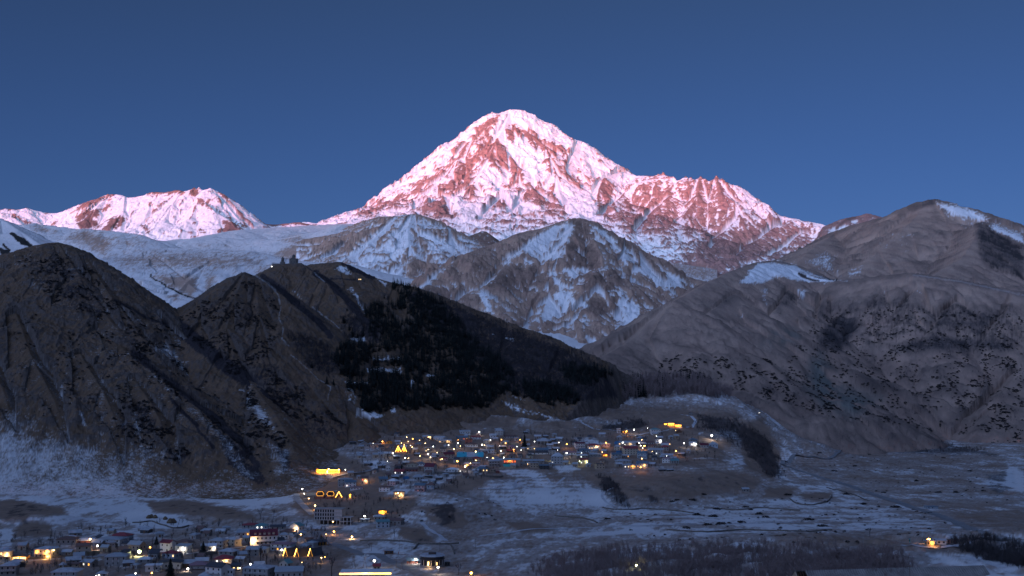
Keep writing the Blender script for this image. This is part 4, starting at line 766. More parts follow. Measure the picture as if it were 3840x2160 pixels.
def mpp(p): return (CP * p.y + SP * p.z) / FPX          # metres per photo pixel at a point
rnd = random.Random(5)
NAMED = []                                              # (u, v, short phrase) of the houses, for naming what stands near them
def roof_mesh(kind, a, b, h, z, o=.55, th=.22):
    m = MB(); A, B = a / 2 + o, b / 2 + o; z0 = z - .12
    if kind == 'hip':
        rl = max((a - b) / 2 * .9, .25 * a / 2)
        m.add([(-A,-B,z0),(A,-B,z0),(A,B,z0),(-A,B,z0),(-A,-B,z0+th),(A,-B,z0+th),(A,B,z0+th),(-A,B,z0+th),(-rl,0,z+h),(rl,0,z+h)], [(0,3,2,1),(0,1,5,4),(1,2,6,5),(2,3,7,6),(3,0,4,7),(4,5,9,8),(6,7,8,9),(5,6,9),(7,4,8)])
    elif kind == 'gable':
        m.add([(x, y, zz) for x in (-A, A) for y, zz in ((-B, z0), (0, z+h), (B, z0), (B, z0+th), (0, z+h+th), (-B, z0+th))], [(0,1,7,6),(1,2,8,7),(2,3,9,8),(3,4,10,9),(4,5,11,10),(5,0,6,11),(0,5,4,1),(1,4,3,2),(6,7,10,11),(7,8,9,10)])
    elif kind == 'front':
        m.add([(x, y, zz) for y in (-B, B) for x, zz in ((-A, z0), (0, z+h), (A, z0), (A, z0+th), (0, z+h+th), (-A, z0+th))], [(0,6,7,1),(1,7,8,2),(2,8,9,3),(3,9,10,4),(4,10,11,5),(5,11,6,0),(0,1,4,5),(1,2,3,4),(6,11,10,7),(7,10,9,8)])
    elif kind == 'shed':
        m.add([(-A,-B,z0),(A,-B,z0),(A,B,z+h),(-A,B,z+h),(-A,-B,z0+th),(A,-B,z0+th),(A,B,z+h+th),(-A,B,z+h+th)], [(0,3,2,1),(4,5,6,7),(0,1,5,4),(1,2,6,5),(2,3,7,6),(3,0,4,7)])
    else: m.box(-A, A, -B, B, z + .02, z + .35)
    return m
def wall_mesh(kind, a, b, hw, hr):
    m = MB(); A, B = a / 2, b / 2
    if kind == 'gable': prof = [(-B, -2.5), (B, -2.5), (B, hw - .1), (0, hw + hr - .15), (-B, hw - .1)]; m.add([(x, y, z) for x in (-A, A) for y, z in prof], [(0,1,2,3,4)[::-1], (5,6,7,8,9)] + [(i, i + 5, (i+1) % 5 + 5, (i+1) % 5)[::-1] for i in range(5)])
    elif kind == 'front': m.prism([(-A, -2.5), (A, -2.5), (A, hw - .1), (0, hw + hr - .15), (-A, hw - .1)], -B, B)
    else: m.box(-A, A, -B, B, -2.5, hw)
    return m
def house(reg, x0, x1, yt, ye, yb, wall, roof, kind, short, yaw=12, lit='', ex='', ratio=.72, name='house', cat='house', label=None, nwin=None):
    """x0 x1: sides; yt ye yb: ridge, eave and foot in the photograph; lit: one letter per lit window; ex: b balcony, c chimney, p porch posts"""
    u0, _ = uv(reg, x0, 0); u1, v = uv(reg, x1, yb); p = gnd((u0 + u1) / 2, v)
    if p is None: print('no ground', short); return None
    k = mpp(p); W = (u1 - u0) * k; hw = max((yb - ye) / 5.3667 * k, 2.0); ya = R(abs(yaw))
    a = W / (math.cos(ya) + ratio * math.sin(ya)); b = a * ratio
    hr = max((ye - yt) / 5.3667 * k - .07 * b, .5) if kind != 'flat' else .3
    a -= .8; b -= .8
    root = empty(name, (p.x, p.y + b * .5, p.z), R(yaw)); tag(root, label or short, cat)
    obj('wall', wall_mesh(kind, a, b, hw, hr), WALL[wall], root); rf = obj('roof', roof_mesh(kind, a, b, hr, hw), ROOF[roof], root)
    nf = 2 if hw > 4.6 else 1
    if hw > 8: nf = 3
    n = max(2, min(5, int(a / 3.4))); ww, wh = min(1.1, a / n * .5), min(1.4, hw / nf * .5); q = 0; lit = list(lit)
    cells = [(i, f) for f in range(nf) for i in range(n)]
    if nwin: cells = cells[:nwin]
    for i, f in cells:
        cx = -a / 2 + a * (i + .5) / n; cz = hw * (f + .55) / nf
        l = lit.pop() if lit and (len(cells) - q <= len(lit) or rnd.random() < .5) else None
        obj('window', MB().box(cx - ww/2, cx + ww/2, -b/2 - .05, -b/2 + .1, cz - wh/2, cz + wh/2), M_LIT[l] if l else M_GLASS, root); q += 1
    for j in range(2 if b > 7 else 1):                   # the side that shows
        cy = -b / 2 + b * (j + .6) / 2; sx = a / 2 if yaw < 0 else -a / 2
        obj('window', MB().box(sx - .05, sx + .05, cy - .5, cy + .5, hw * .5 - wh/2, hw * .5 + wh/2), M_GLASS, root)
    if yaw < 0: pass
    if 'b' in ex and hw > 4:
        z = hw * .5; bl = obj('balcony', MB().box(-a*.42, a*.42, -b/2 - 1.3, -b/2 - .02, z - .2, z), WALL['k'], root); r_ = MB().box(-a*.42, a*.42, -b/2 - 1.3, -b/2 - 1.22, z + .85, z + .95)
        for i in range(9): x = -a*.42 + a*.84 * i / 8; r_.box(x - .05, x + .05, -b/2 - 1.31, -b/2 - 1.21, z, z + .86)
        obj('railing', r_, WALL['w'], bl)
    if 'p' in ex:
        for i in range(4): x = -a*.42 + a*.84 * i / 3; obj('post', MB().box(x - .11, x + .11, -b/2 - .48, -b/2 - .26, -1, hw - .14), WALL['w'], root)
    if 'c' in ex or (rnd.random() < .4 and kind in ('hip', 'gable')):
        cx = a * rnd.uniform(-.2, .2); obj('chimney', MB().box(cx - .35, cx + .35, b*.08, b*.08 + .7, hw + hr * .5, hw + hr + .9), WALL['r' if 'r' in ex else 'k'], rf)
    if 'd' in ex: obj('door', MB().box(-.55, .55, -b/2 - .07, -b/2 + .1, -.2, 2.1), WALL['b'], root)
    for ch, c in (('1', 'y'), ('2', 'w'), ('3', 'o'), ('4', 'g')):
        if ch in ex: glow_light(root, (a * .2, -b/2 - 1.0, hw * .6), c, 40 + 8 * hw)
    NAMED.append(((u0 + u1) / 2, v - (yb - ye) / 10.7, short)); root['a'] = a; root['b'] = b; root['h'] = hw; root['r'] = hr
    return root
def glow_light(parent, loc, c, watts, rad=.4):
    l = bpy.data.lights.new('lamp_light', 'POINT'); l.energy = watts * GLOW; l.color = LCOL[c]; l.shadow_soft_size = rad
    o = bpy.data.objects.new('lamp_light', l); COL.objects.link(o); o.location = loc
    if parent: o.parent = parent
    return o
GLOW = 14.0
LAMPS = []
def lamp(reg, x, y, c='y', size=1.0, post=None, label=None):
    """a lit lamp seen at (x, y); post = how far down in zoom pixels its foot shows"""
    u, v = uv(reg, x, y); h = 4.5 if size < .8 else 6.5
    p = gnd(u, v + (post / 5.3667 if post else h * FPX / 1300.))
    if p is None: return
    k = mpp(p); up, vp = proj(p.x, p.y, p.z); z = max((vp - v) * k, 1.5); rad = .50 * size
    root = empty('street_lamp', p); m = MB().tube((0, 0, -1), (0, 0, z + .25), .12, .08); m.tube((0, 0, z + .2), (0, -.8, z + .3), .06); obj('post', m, M_POST, root)
    hd = obj('lamp_head', MB().ring(0, -.8, z + .12, z + .34, rad * .9, rad * .3, 8), M_POST, root)
    obj('bulb', MB().ball((0, -.8, z - rad * .6), rad), M_BULB[c], hd)
    if size >= .8: glow_light(root, (0, -1.6 - rad, z - .3), c, 60 * size * size)
    LAMPS.append((root, u, v, c, size, label))
def name_lamps():
    used = {o.get('label') for o in bpy.data.objects}; cn = {'y': 'yellow', 'w': 'white', 'o': 'orange', 'g': 'greenish'}
    for root, u, v, c, size, label in LAMPS:
        cat = 'street lamp'
        if not label:
            best = sorted(NAMED, key=lambda q: math.hypot(q[0] - u, (q[1] - v) * 1.6)); done = False
            for sz in ('', ):
                for hu, hv, sh in best[:6]:
                    du, dv = u - hu, v - hv
                    rel = ('above' if dv < 0 else 'below') if abs(dv) > abs(du) * .8 else ('left of' if du < 0 else 'right of')
                    if abs(du) < 8 and abs(dv) < 8: rel = 'in front of'
                    w_ = 'small' if size < .8 else ('bright' if size > 1.25 else 'round')
                    label = f'{w_} {cn[c]} lamp {rel} the {sh}'; label = ' '.join(label.split()[:16])
                    if label not in used: done = True; break
                if done: break
        used.add(label); tag(root, label, cat, 'lamps lit in the two villages')
# ================================================================ THE LOWER VILLAGE
HOUSES = [
 ('A', -70, 205, 830, 905, 1095, 'c','g','hip','pale two-storey house cut by the left picture edge', 8, 'yy', 'b1'),
 ('A', 655,1100, 795, 865,1045, 'c','l','hip','house with glowing amber balcony and frosty hipped roof', -10, 'yay', 'b3'),
 ('A',1090,1520, 590, 660, 770, 'g','n','hip','grey house with brown hipped roof behind a dark hedge', 8, '', ''),
 ('A',1500,1880, 635, 685, 760, 'r','s','gable','low dark-red-walled house under a snowy roof', 10, '', ''),
 ('A',1480,1810, 735, 800, 960, 'g','n','gable','grey two-storey house with brown gable roof by the road', 14, '', ''),
 ('A',1890,2480, 595, 665, 790, 'w','g','hip','white two-storey house with wide grey hipped roof', -8, 'w', 'b'),
 ('A',2190,2610, 515, 590, 715, 'u','r','hip','house with snow-patched pink-red hipped roof on the far row', -8, '', ''),
 ('A',2050,2540, 925,1010,1190, 's','g','hip','house with steel-blue hipped roof and long veranda', 10, '', 'p'),
 ('A',1590,1930,1060,1120,1215, 'g','g','gable','small house with one white and one amber window', -20, 'aw', ''),
 ('A', -60, 320,1120,1195,1390, 'g','l','hip','dark-windowed balcony house in the bottom left corner', 10, '', 'b'),
 ('A', 990,1550,1230,1320,1490, 's','l','hip','frost-roofed house with long colonnade at the bottom edge', 4, '', 'bp'),
 ('A',1170,1320,1140,1195,1230, 't','l','hip','tiny hut with frosty pyramid roof', 10, '', ''),
 ('A',1910,2150,1290,1350,1420, 's','l','hip','small hip-roofed house at the bottom, left of the flat white house', 10, 'w', ''),
 ('A',1340,1600,1130,1165,1215, 't','n','gable','low tan shed with three dark openings', 8, '', ''),
 ('B', 175, 530, 690, 770, 885, 't','g','gable','tan stone house behind the brightest floodlight', -18, '', ''),
 ('B', 815,1150, 670, 735, 925, 'w','m','gable','tall white house with maroon gable roof', -25, '', ''),
 ('B',1130,1490, 655, 720, 860, 'g','n','hip','house with brown hipped roof and one snowy roof face', -12, '', ''),
 ('B',1140,1465, 760, 800, 930, 'w','g','shed','white veranda house with a lamp at its corner', -12, 'w', 'p2'),
 ('B', 870,1240, 880, 940,1045, 'u','r','hip','pale house with red hipped roof and one yellow window', -14, 'y', ''),
 ('B', 370, 690,1005,1065,1125, 's','s','hip','small snow-roofed pavilion below the floodlight', 12, '', ''),
 ('B', 520, 870,1165,1190,1310, 'w','s','flat','flat-roofed white house left of the big spruce', 10, '', 'p'),
 ('B', 740,1280,1085,1140,1255, 's','k','front','gabled house with dark roof behind the big spruce', 10, '', ''),
 ('B',1810,2190, 620, 690, 835, 's','g','hip','grey house with teal-grey hipped roof and a porch light', -12, 'w', 'b'),
 ('B',2160,2490, 605, 660, 795, 'c','l','hip','cream house with frosty hipped roof and three side windows', -35, '', ''),
 ('B',1800,1990, 750, 800, 890, 'c','s','shed','low shed with teal door lit by a lamp', 14, '', '2'),
 ('B',2010,2410, 835, 905,1045, 'g','l','hip','grey house with frosty hipped roof above the red-roofed one', -16, '', ''),
 ('B',1910,2310, 970,1055,1150, 's','r','hip','house with dark-red hipped roof and a lit porch', 6, 'yw', 'b1'),
 ('B',1400,1810,1095,1180,1300, 'g','p','hip','house with faded plum hipped roof', 10, '', 'b'),
 ('B',1720,2240,1130,1225,1480, 'w','k','gable','white balcony house with dark gable roof', -24, '', 'b'),
 ('B',2180,2360,1255,1275,1470, 'w','s','flat','flat-topped white annex at the bottom edge', -10, '', ''),
 ('B',2270,2480,1130,1195,1300, 'd','k','gable','dark-roofed house with yellow-lit windows', 10, 'yy', ''),
 ('B',1590,1930,1310,1400,1480, 's','l','hip','blue-white roof at the bottom edge, left of the balcony house', 10, '', ''),
 ('B', 100, 430,1372,1430,1480, 's','l','hip','frosty roof just showing at the bottom edge', 8, '', ''),
 ('C', 120, 470, 320, 372, 432, 's','r','hip','house with bright crimson hipped roof on the back row', 8, '', 'p'),
 ('C', 380, 670, 330, 385, 455, 'u','t','hip','pale house with two white lights on its wall', 10, 'ww', ''),
 ('C', 680,1020, 360, 405, 460, 'g','k','gable','low house with flat dark roof on the back row', 8, '', ''),
 ('C',   0, 480, 450, 520, 600, 's','g','gable','long grey-roofed house with warm light under its eave', 8, 'a', '3'),
 ('C',1080,1385, 320, 395, 495, 'w','t','front','white gabled house with a lit strip of windows', -25, 'yy', '1'),
 ('C', 890,1245, 440, 515, 580, 'w','n','hip','house with low brown hipped roof below the white gable', 10, '', ''),
 ('C', 880,1090, 515, 570, 642, 'w','g','hip','small white house beside the big maroon-roofed house', 8, '', ''),
 ('C', 690,1200, 700, 762, 890, 'w','p','hip','long white house with plum roof and a row of windows', -12, 'a', 'b'),
 ('C', 200, 490, 800, 870,1000, 'g','g','gable','small blue-grey-roofed house among tall bare poplars', 8, '', ''),
 ('C', 870,1160,1060,1140,1215, 's','t','front','house with teal gable roof below the three lit cabins', -28, '', ''),
 ('C', 750,1370,1210,1310,1450, 's','g','gable','long house with grey roof at the bottom edge', 8, '', ''),
 ('C', 120, 780,1165,1250,1450, 's','l','hip','large two-storey house with frosty hipped roof at the bottom', -14, '', 'bp'),
 ('C',1385,1590, 610, 640, 705, 't','n','flat','small brick outbuilding by the road', 8, '', ''),
 # ---- along the road to the upper village
 ('D', 970,1300, 325, 365, 505, 's','g','hip','grey villa with hipped roof above the glamping huts', 8, '', 'b'),
 ('D',1115,1375, 375, 422, 515, 'w','b','gable','white house with long blue roof and tall dark windows', 10, 'w', ''),
 ('D',1230,1505, 515, 530, 575, 'w','p','flat','low white garage row below the blue-roofed house', 6, '', ''),
 ('D',1440,1620, 300, 345, 460, 'g','n','shed','dim house with yellow lamp and red-lit windows', 8, 'rr', '1'),
 ('D',1815,2095, 490, 522, 612, 'w','n','hip','bright white house on the slope, lower left of the upper village', -14, '', ''),
 ('D',1985,2240, 340, 397, 488, 'p','s','hip','pink two-storey house with one snowy roof face', -30, '', ''),
 ('D',1800,2010, 305, 360, 420, 'g','b','gable','house with slate-blue roof left of the pink one', 14, '', ''),
 ('D',2105,2350, 590, 625, 722, 'g','n','flat','house with a yellow-lit upstairs veranda', 8, 'yyy', '1'),
 ('D',1690,1960,1065,1112,1190, 'g','l','hip','old house with frosty hipped roof below the amber box hut', 10, '', ''),
 ('D',1430,1640,1160,1172,1232, 'c','s','flat','low flat-roofed shed right of the concrete hotel', 10, '', ''),
 ('D',1740,2050,1185,1220,1340, 'u','t','shed','pale cabin with a white lower wall beside the amber hut', 12, '', 'p'),
 ('D',2020,2340,1140,1192,1290, 'g','n','gable','house with rust-red gable roof at the foot of the slope', -18, '', 'd'),
]
for h in HOUSES: house(*h)

# ---- the maroon-roofed guest house with dormers
def guest_house():
    u0, _ = uv('C', 215, 0); u1, v = uv('C', 890, 790); p = gnd((u0 + u1) / 2, v); k = mpp(p); W = (u1 - u0) * k; ya = R(20)
    a = W * .78; b = W * .33; hw = 200 / 5.3667 * k; hr = 115 / 5.3667 * k
    t = tag(empty('guest_house', (p.x, p.y + b * .5, p.z), R(17)), 'long white guest house with maroon gable roof, dormers and a yellow-lit corner', 'guest house')
    obj('wall', wall_mesh('gable', a, b, hw, hr), WALL['w'], t); rf = obj('roof', roof_mesh('gable', a, b, hr, hw), ROOF['m'], t)
    for i in range(5):
        x = -a/2 + a * (.18 + .17 * i); d = obj('dormer', MB().box(x - .9, x + .9, -b/2 + .2, -b/2 + 2.6, hw + .3, hw + 2.4), WALL['c'], rf); obj('dormer_roof', MB().prism([(x - 1.2, hw + 2.4), (x + 1.2, hw + 2.4), (x, hw + 3.2)], -b/2, -b/2 + 2.9), ROOF['m'], d)
    for f in range(2):
        for i in range(6):
            x = -a/2 + a * (i + .7) / 6.4; obj('window', MB().box(x - .6, x + .6, -b/2 - .06, -b/2 + .1, hw * (f * .45 + .2), hw * (f * .45 + .2) + 1.7), M_LIT['y'] if i == 0 else M_GLASS, t)
    obj('window', MB().box(-a/2 - .06, -a/2 + .1, -.6, .6, 1, hw + 1), WALL['b'], t); obj('balcony', MB().box(-a*.3, a*.47, -b/2 - 1.2, -b/2 - .02, hw * .38, hw * .42), WALL['d'], t)
    glow_light(t, (-a/2 + 2.0, -b/2 - 1.6, hw * .55), 'y', 260); NAMED.append(((u0 + u1) / 2, v - 20, 'maroon-roofed guest house with dormers'))
guest_house()

# ---- unfinished concrete hotel
def hotel():
    u0, _ = uv('C', 1585, 0); u1, v = uv('C', 2195, 372); p = gnd((u0 + u1) / 2, v); k = mpp(p); W = (u1 - u0) * k * .93; b = W * .45; z = [0, 115, 190, 250, 325]; z = [0] + [q / 5.3667 * k for q in (100, 172, 245, 318)]
    t = tag(empty('hotel', (p.x, p.y + b / 2, p.z), R(-6)), 'unfinished grey concrete hotel block on open ground-floor columns', 'hotel')
    obj('wall', MB().box(-W/2, W/2, -b/2, b/2, z[1], z[4]), WALL['k'], t)
    for i in range(4): obj('floor_slab', MB().box(-W/2 - .4, W/2 + .4, -b/2 - .5, b/2 + .4, z[i+1] - .15, z[i+1] + .2), WALL['s'], t)
    for i in range(7): x = -W/2 + .6 + (W - 1.2) * i / 6; obj('column', MB().box(x - .3, x + .3, -b/2 - .2, -b/2 + .4, -2, z[1] - .16), WALL['k'], t)
    obj('core_wall', MB().box(-W*.35, W*.40, b*.1, b*.35, -2, z[1] - .2), WALL['d'], t)
    for f in range(1, 4):
        for i in range(8): x = -W/2 + W * .72 * (i + .6) / 8; obj('window', MB().box(x - .75, x + .75, -b/2 - .05, -b/2 + .2, z[f] + .5, z[f+1] - .5), M_GLASS, t)
    ww = W * .42; wx = W/2 + ww * .35
    wg = obj('wing', MB().box(wx - ww/2, wx + ww/2, -b/2 - 2.2, b*.1, z[2] * .92, z[2] * .92 + .5), WALL['k'], t)
    for i in range(4): x = wx - ww/2 + .4 + (ww - .8) * i / 3; obj('column', MB().box(x - .35, x + .35, -b/2 - 2.1, -b/2 - 1.4, -2, z[2] * .92), WALL['k'], wg)
    obj('floor_slab', MB().box(wx - ww/2, wx + ww/2, -b/2 - 2.2, b*.1, z[1] * .75, z[1] * .75 + .35), WALL['k'], wg); obj('core_wall', MB().box(wx - ww*.4, wx + ww*.4, -b*.15, -b*.1, -2, z[2] * .91), WALL['d'], wg)
    NAMED.append(((u0 + u1) / 2, v - 25, 'unfinished concrete hotel'))
hotel()

# ---- A-frame cabins
def a_frame(reg, x0, x1, yt, yb, label, mode, depth=9.0, yaw=0, short=None, deck=True):
    u0, _ = uv(reg, x0, 0); u1, v = uv(reg, x1, yb); p = gnd((u0 + u1) / 2, v); k = mpp(p); W = (u1 - u0) * k; H = (yb - yt) / 5.3667 * k; A = W / 2
    t = tag(empty('a_frame_cabin', (p.x, p.y + depth / 2, p.z), R(yaw)), label, 'cabin'); B = depth / 2
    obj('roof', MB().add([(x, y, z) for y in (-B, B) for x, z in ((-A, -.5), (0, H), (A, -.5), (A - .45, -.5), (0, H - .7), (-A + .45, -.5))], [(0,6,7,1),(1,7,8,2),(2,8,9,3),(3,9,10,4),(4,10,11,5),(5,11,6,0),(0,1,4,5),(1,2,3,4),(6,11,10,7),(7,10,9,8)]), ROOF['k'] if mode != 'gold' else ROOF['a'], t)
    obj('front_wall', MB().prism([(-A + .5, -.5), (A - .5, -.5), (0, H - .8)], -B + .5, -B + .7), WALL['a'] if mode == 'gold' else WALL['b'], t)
    obj('window', MB().prism([(-A*.3, H*.3), (A*.3, H*.3), (0, H*.66)], -B + .42, -B + .55), M_LIT['a'] if mode == 'gold' else M_GLASS, t); obj('door', MB().box(-.6, .6, -B + .42, -B + .56, -.2, 2.0), WALL['d'] if mode != 'gold' else M_LIT['a'], t)
    L = ((-A, 0, 0, H),) if mode == 'half' else ((-A, 0, 0, H), (A, 0, 0, H))
    for xx, z0, _, zt in L: obj('light_strip', MB().tube((xx * .97, -B - .1, .2), (0, -B - .1, H + .05), .26), M_STRIP, t)
    if mode == 'half': obj('light_strip', MB().tube((A * .97, -B - .1, .2), (0, -B - .1, H + .05), .09), M_LIT['a'], t)
    if deck: obj('deck', MB().box(-A - 1.2, A + 1.2, -B - 3, -B - .15, -1.2, -.15), WALL['b'], t)
    glow_light(t, (0, -B - 1.6, H * .45), 'o', 90 if mode == 'gold' else 14); NAMED.append(((u0 + u1) / 2, v - 10, short or label))
a_frame('C', 1035, 1165, 845, 1005, 'leftmost of three dark A-frame cabins with a glowing left roof edge', 'half', 12, -32, 'leftmost of the three A-frame cabins')
a_frame('C', 1262, 1392, 855, 1012, 'middle one of three dark A-frame cabins with a glowing left roof edge', 'half', 12, -32, 'middle one of the three A-frame cabins')
a_frame('C', 1538, 1665, 850, 1008, 'rightmost of three dark A-frame cabins, with lamps on its terrace', 'half', 12, -32, 'rightmost of the three A-frame cabins')
a_frame('D', 955, 1090, 612, 728, 'dark A-frame hut outlined in amber light beside two hexagonal pods', 'outline', 8, 0, 'amber-outlined A-frame hut')
a_frame('F', 1088, 1198, 442, 560, 'left one of two golden glowing A-frame huts in the upper village', 'gold', 8, 0, 'left golden A-frame hut')
a_frame('F', 1208, 1316, 437, 560, 'right one of two golden glowing A-frame huts in the upper village', 'gold', 8, 0, 'right golden A-frame hut')
def pod(x0, x1, label, short):
    u0, _ = uv('D', x0, 0); u1, v = uv('D', x1, 745); p = gnd((u0 + u1) / 2, v); k = mpp(p); A = (u1 - u0) * k / 2; H = 135 / 5.3667 * k; zb = H * .36; D = 7.0
    t = tag(empty('sleeping_pod', (p.x, p.y + D / 2, p.z)), label, 'cabin'); hexa = [(-A, zb + (H - zb) * .45), (-A * .72, zb), (A * .72, zb), (A, zb + (H - zb) * .45), (A * .62, H), (-A * .62, H)]
    obj('body', MB().prism(hexa, -D/2 + .3, D/2), WALL['b'], t); fr = MB()
    for (xa, za), (xb, zb_) in zip(hexa, hexa[1:] + hexa[:1]): fr.tube((xa, -D/2, za), (xb, -D/2, zb_), .16)
    obj('light_strip', fr, M_LIT['a'], t); obj('window', MB().box(-A*.5, A*.5, -D/2 + .2, -D/2 + .4, zb + .5, H - .7), M_GLASS, t)
    obj('deck', MB().box(-A * 1.1, A * 1.1, -D/2 - 3, D/2, -2, zb - .1), WALL['r'], t); NAMED.append(((u0 + u1) / 2, v - 16, short))
pod(568, 722, 'left hexagonal wooden pod outlined in dim amber on a red-brown deck', 'left hexagonal pod'); pod(778, 930, 'right hexagonal wooden pod outlined in dim amber, next to the A-frame hut', 'right hexagonal pod')

# ---- long lodge outlined in light
def lodge():
    u0, _ = uv('D', 565, 0); u1, v = uv('D', 1050, 252); p = gnd((u0 + u1) / 2, v); k = mpp(p); W = (u1 - u0) * k; H = 85 / 5.3667 * k; b = 9
    t = tag(empty('lodge', (p.x, p.y + b/2, p.z), R(-3)), 'long amber-lit timber lodge with a light strip under its eave on the snowfield', 'lodge')
    obj('wall', MB().box(-W/2, W/2, -b/2, b/2, -2, H), WALL['a'], t); obj('roof', roof_mesh('shed', W, b, 1.6, H, .6), ROOF['k'], t)
    for x in (-W*.44, -W*.02, W*.46): obj('bay', MB().box(x - W*.045, x + W*.045, -b/2 - 1.6, -b/2, -2, H + 1.0), WALL['a'], t)
    for x0_, x1_ in ((-W*.38, -W*.07), (W*.03, W*.41)):
        obj('light_strip', MB().box(x0_, x1_, -b/2 - .62, -b/2 - .35, H - .55, H - .15), M_STRIP, t)
        for i in range(5): x = x0_ + (x1_ - x0_) * (i + .5) / 5; obj('window', MB().box(x - .8, x + .8, -b/2 - .06, -b/2 + .1, .5, 2.3), M_LIT['a'], t)
    obj('door', MB().box(-W*.02 - .8, -W*.02 + .8, -b/2 - 1.68, -b/2 - 1.5, -.3, H * .8), M_LIT['y'], t)
    for x in (-W*.40, -W*.2, -.4, W*.22, W*.44): glow_light(t, (x, -b/2 - 3.0, H * .6), 'o', 210)
    NAMED.append(((u0 + u1) / 2, v - 8, 'long amber-lit timber lodge'))
lodge()
# ---- hut that glows like a lantern
def glow_hut(reg, x0, x1, yt, yb, label, c, short, cells=3):
    u0, _ = uv(reg, x0, 0); u1, v = uv(reg, x1, yb); p = gnd((u0 + u1) / 2, v); k = mpp(p); W = (u1 - u0) * k; H = (yb - yt) / 5.3667 * k; b = W * .6
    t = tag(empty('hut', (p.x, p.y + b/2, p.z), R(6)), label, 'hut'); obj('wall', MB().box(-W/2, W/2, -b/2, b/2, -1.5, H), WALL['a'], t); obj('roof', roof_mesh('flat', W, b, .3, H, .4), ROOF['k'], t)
    for i in range(cells): x = -W/2 + W * (i + .5) / cells; obj('window', MB().box(x - W/cells*.4, x + W/cells*.4, -b/2 - .06, -b/2 + .1, H*.12, H*.86), M_LIT[c], t)
    glow_light(t, (0, -b/2 - 1.5, H*.6), 'o' if c == 'a' else 'y', 90); NAMED.append(((u0 + u1) / 2, v - 6, short))
glow_hut('D', 1815, 1980, 988, 1066, 'boxy hut glowing amber through its whole front among bare trees', 'a', 'amber box hut')
glow_hut('D', 1228, 1265, 655, 730, 'narrow hut lit amber right of the A-frame hut', 'a', 'narrow amber hut', 2)
glow_hut('A', 235, 520, 1005, 1090, 'low flat shed lit yellow beside two pale poles at the left edge', 'y', 'low yellow-lit shed', 2)

# ---- round glass restaurant
def restaurant():
    u0, _ = uv('E', 1345, 0); u1, v = uv('E', 1845, 1245); p = gnd((u0 + u1) / 2, v); k = mpp(p); r = (u1 - u0) * k / 2; q = lambda y: (1245 - y) / 5.3667 * k
    t = tag(empty('restaurant', (p.x, p.y + r, p.z)), 'dark round glass-fronted restaurant with pale columns and two yellow lanterns', 'restaurant')
    obj('base', MB().ring(0, 0, -2, q(1200), r, r, 28), WALL['g'], t); obj('glass_wall', MB().ring(0, 0, q(1200), q(1090), r * .93, r * .93, 28), M_GLASS, t); obj('floor_slab', MB().ring(0, 0, q(1092), q(1080), r * 1.02, r * 1.02, 28), WALL['d'], t)
    obj('upper_glass', MB().ring(0, 0, q(1080), q(1022), r * .97, r * .97, 28), M_GLASS, t); rf = obj('roof', MB().ring(0, 0, q(1022), q(1000), r * 1.05, r * .9, 28), ROOF['l'], t); obj('roof_house', MB().box(-r*.3, r*.3, -r*.2, r*.3, q(1001), q(968)), WALL['d'], rf)
    for i in range(9): an = math.pi + math.pi * (i + .5) / 9; obj('column', MB().tube((r*.99*math.cos(an), r*.99*math.sin(an), q(1200)), (r*.99*math.cos(an), r*.99*math.sin(an), q(1092)), .28), WALL['s'], t)
    for xx, s in ((-.24, 1.2), (.45, .8)): obj('lantern', MB().box(r*xx - .4*s, r*xx + .4*s, -r*1.0 - .5, -r*.9, q(1180), q(1110 if s > 1 else 1125)), M_LIT['y'], t)
    glow_light(t, (-r*.2, -r - 1.5, 2.5), 'y', 50); NAMED.append(((u0 + u1) / 2, v - 20, 'round glass restaurant'))
restaurant()
# ---- barn, kiosks, forecourt canopy, pavilion
house('E', 1080, 1340, 1030, 1090, 1145, 'r', 'b', 'gable', 'long brick barn with slate-blue roof left of the round restaurant', 4, '', '', name='barn', cat='barn')
house('E', 630, 840, 880, 890, 962, 'b', 'g', 'flat', 'dark wooden roadside kiosk', 4, '', '', name='kiosk', cat='kiosk')
house('E', 400, 580, 1150, 1200, 1285, 't', 'r', 'gable', 'small red-roofed kiosk by the road lamp', 10, '', '', name='kiosk', cat='kiosk')
house('E', 1848, 1985, 1075, 1110, 1195, 'd', 'l', 'flat', 'dark flat-roofed pavilion right of the round restaurant', 4, '', '', name='pavilion', cat='pavilion')
def canopy():
    u0, u1 = 1273., 1466.; p = gnd((u0 + u1) / 2, 2185); k = mpp(p); W = (u1 - u0) * k; zt = (2185 - 2153) * k
    t = tag(empty('forecourt_canopy', (p.x, p.y, p.z), R(3)), 'wide flat canopy with a brilliant yellow edge light at the bottom of the photo', 'canopy')
    obj('roof', MB().box(-W/2, W/2, 0, 13, zt, zt + .9), ROOF['s'], t); obj('light_strip', MB().box(-W/2, W/2, -.3, -.02, zt - .25, zt + .5), M_STRIP, t)
    for x in (-W*.35, W*.35): obj('post', MB().box(x - .3, x + .3, 4, 4.6, -2, zt), WALL['s'], t)
    glow_light(t, (0, -3, zt - 1), 'y', 260)
canopy()
def row_shed():
    u0, _ = uv('C', 1440, 0); u1, v = uv('C', 1830, 792); p = gnd((u0 + u1) / 2, v); k = mpp(p); W = (u1 - u0) * k; H = 80 / 5.3667 * k; b = 8
    t = tag(empty('stall_row', (p.x, p.y + b/2, p.z), R(12)), 'low dark row of stalls with orange timber posts above the A-frame cabins', 'stalls'); obj('wall', MB().box(-W/2, W/2, b*.1, b/2, -2, H), WALL['d'], t); obj('roof', roof_mesh('shed', W, b, .8, H, .5), ROOF['k'], t)
    for i in range(7): x = -W*.46 + W*.92 * i / 6; obj('post', MB().box(x - .2, x + .2, -b/2, -b/2 + .4, -2, H - .1), WALL['a'], t)
    NAMED.append(((u0 + u1) / 2, v - 8, 'low dark row of stalls'))
row_shed()
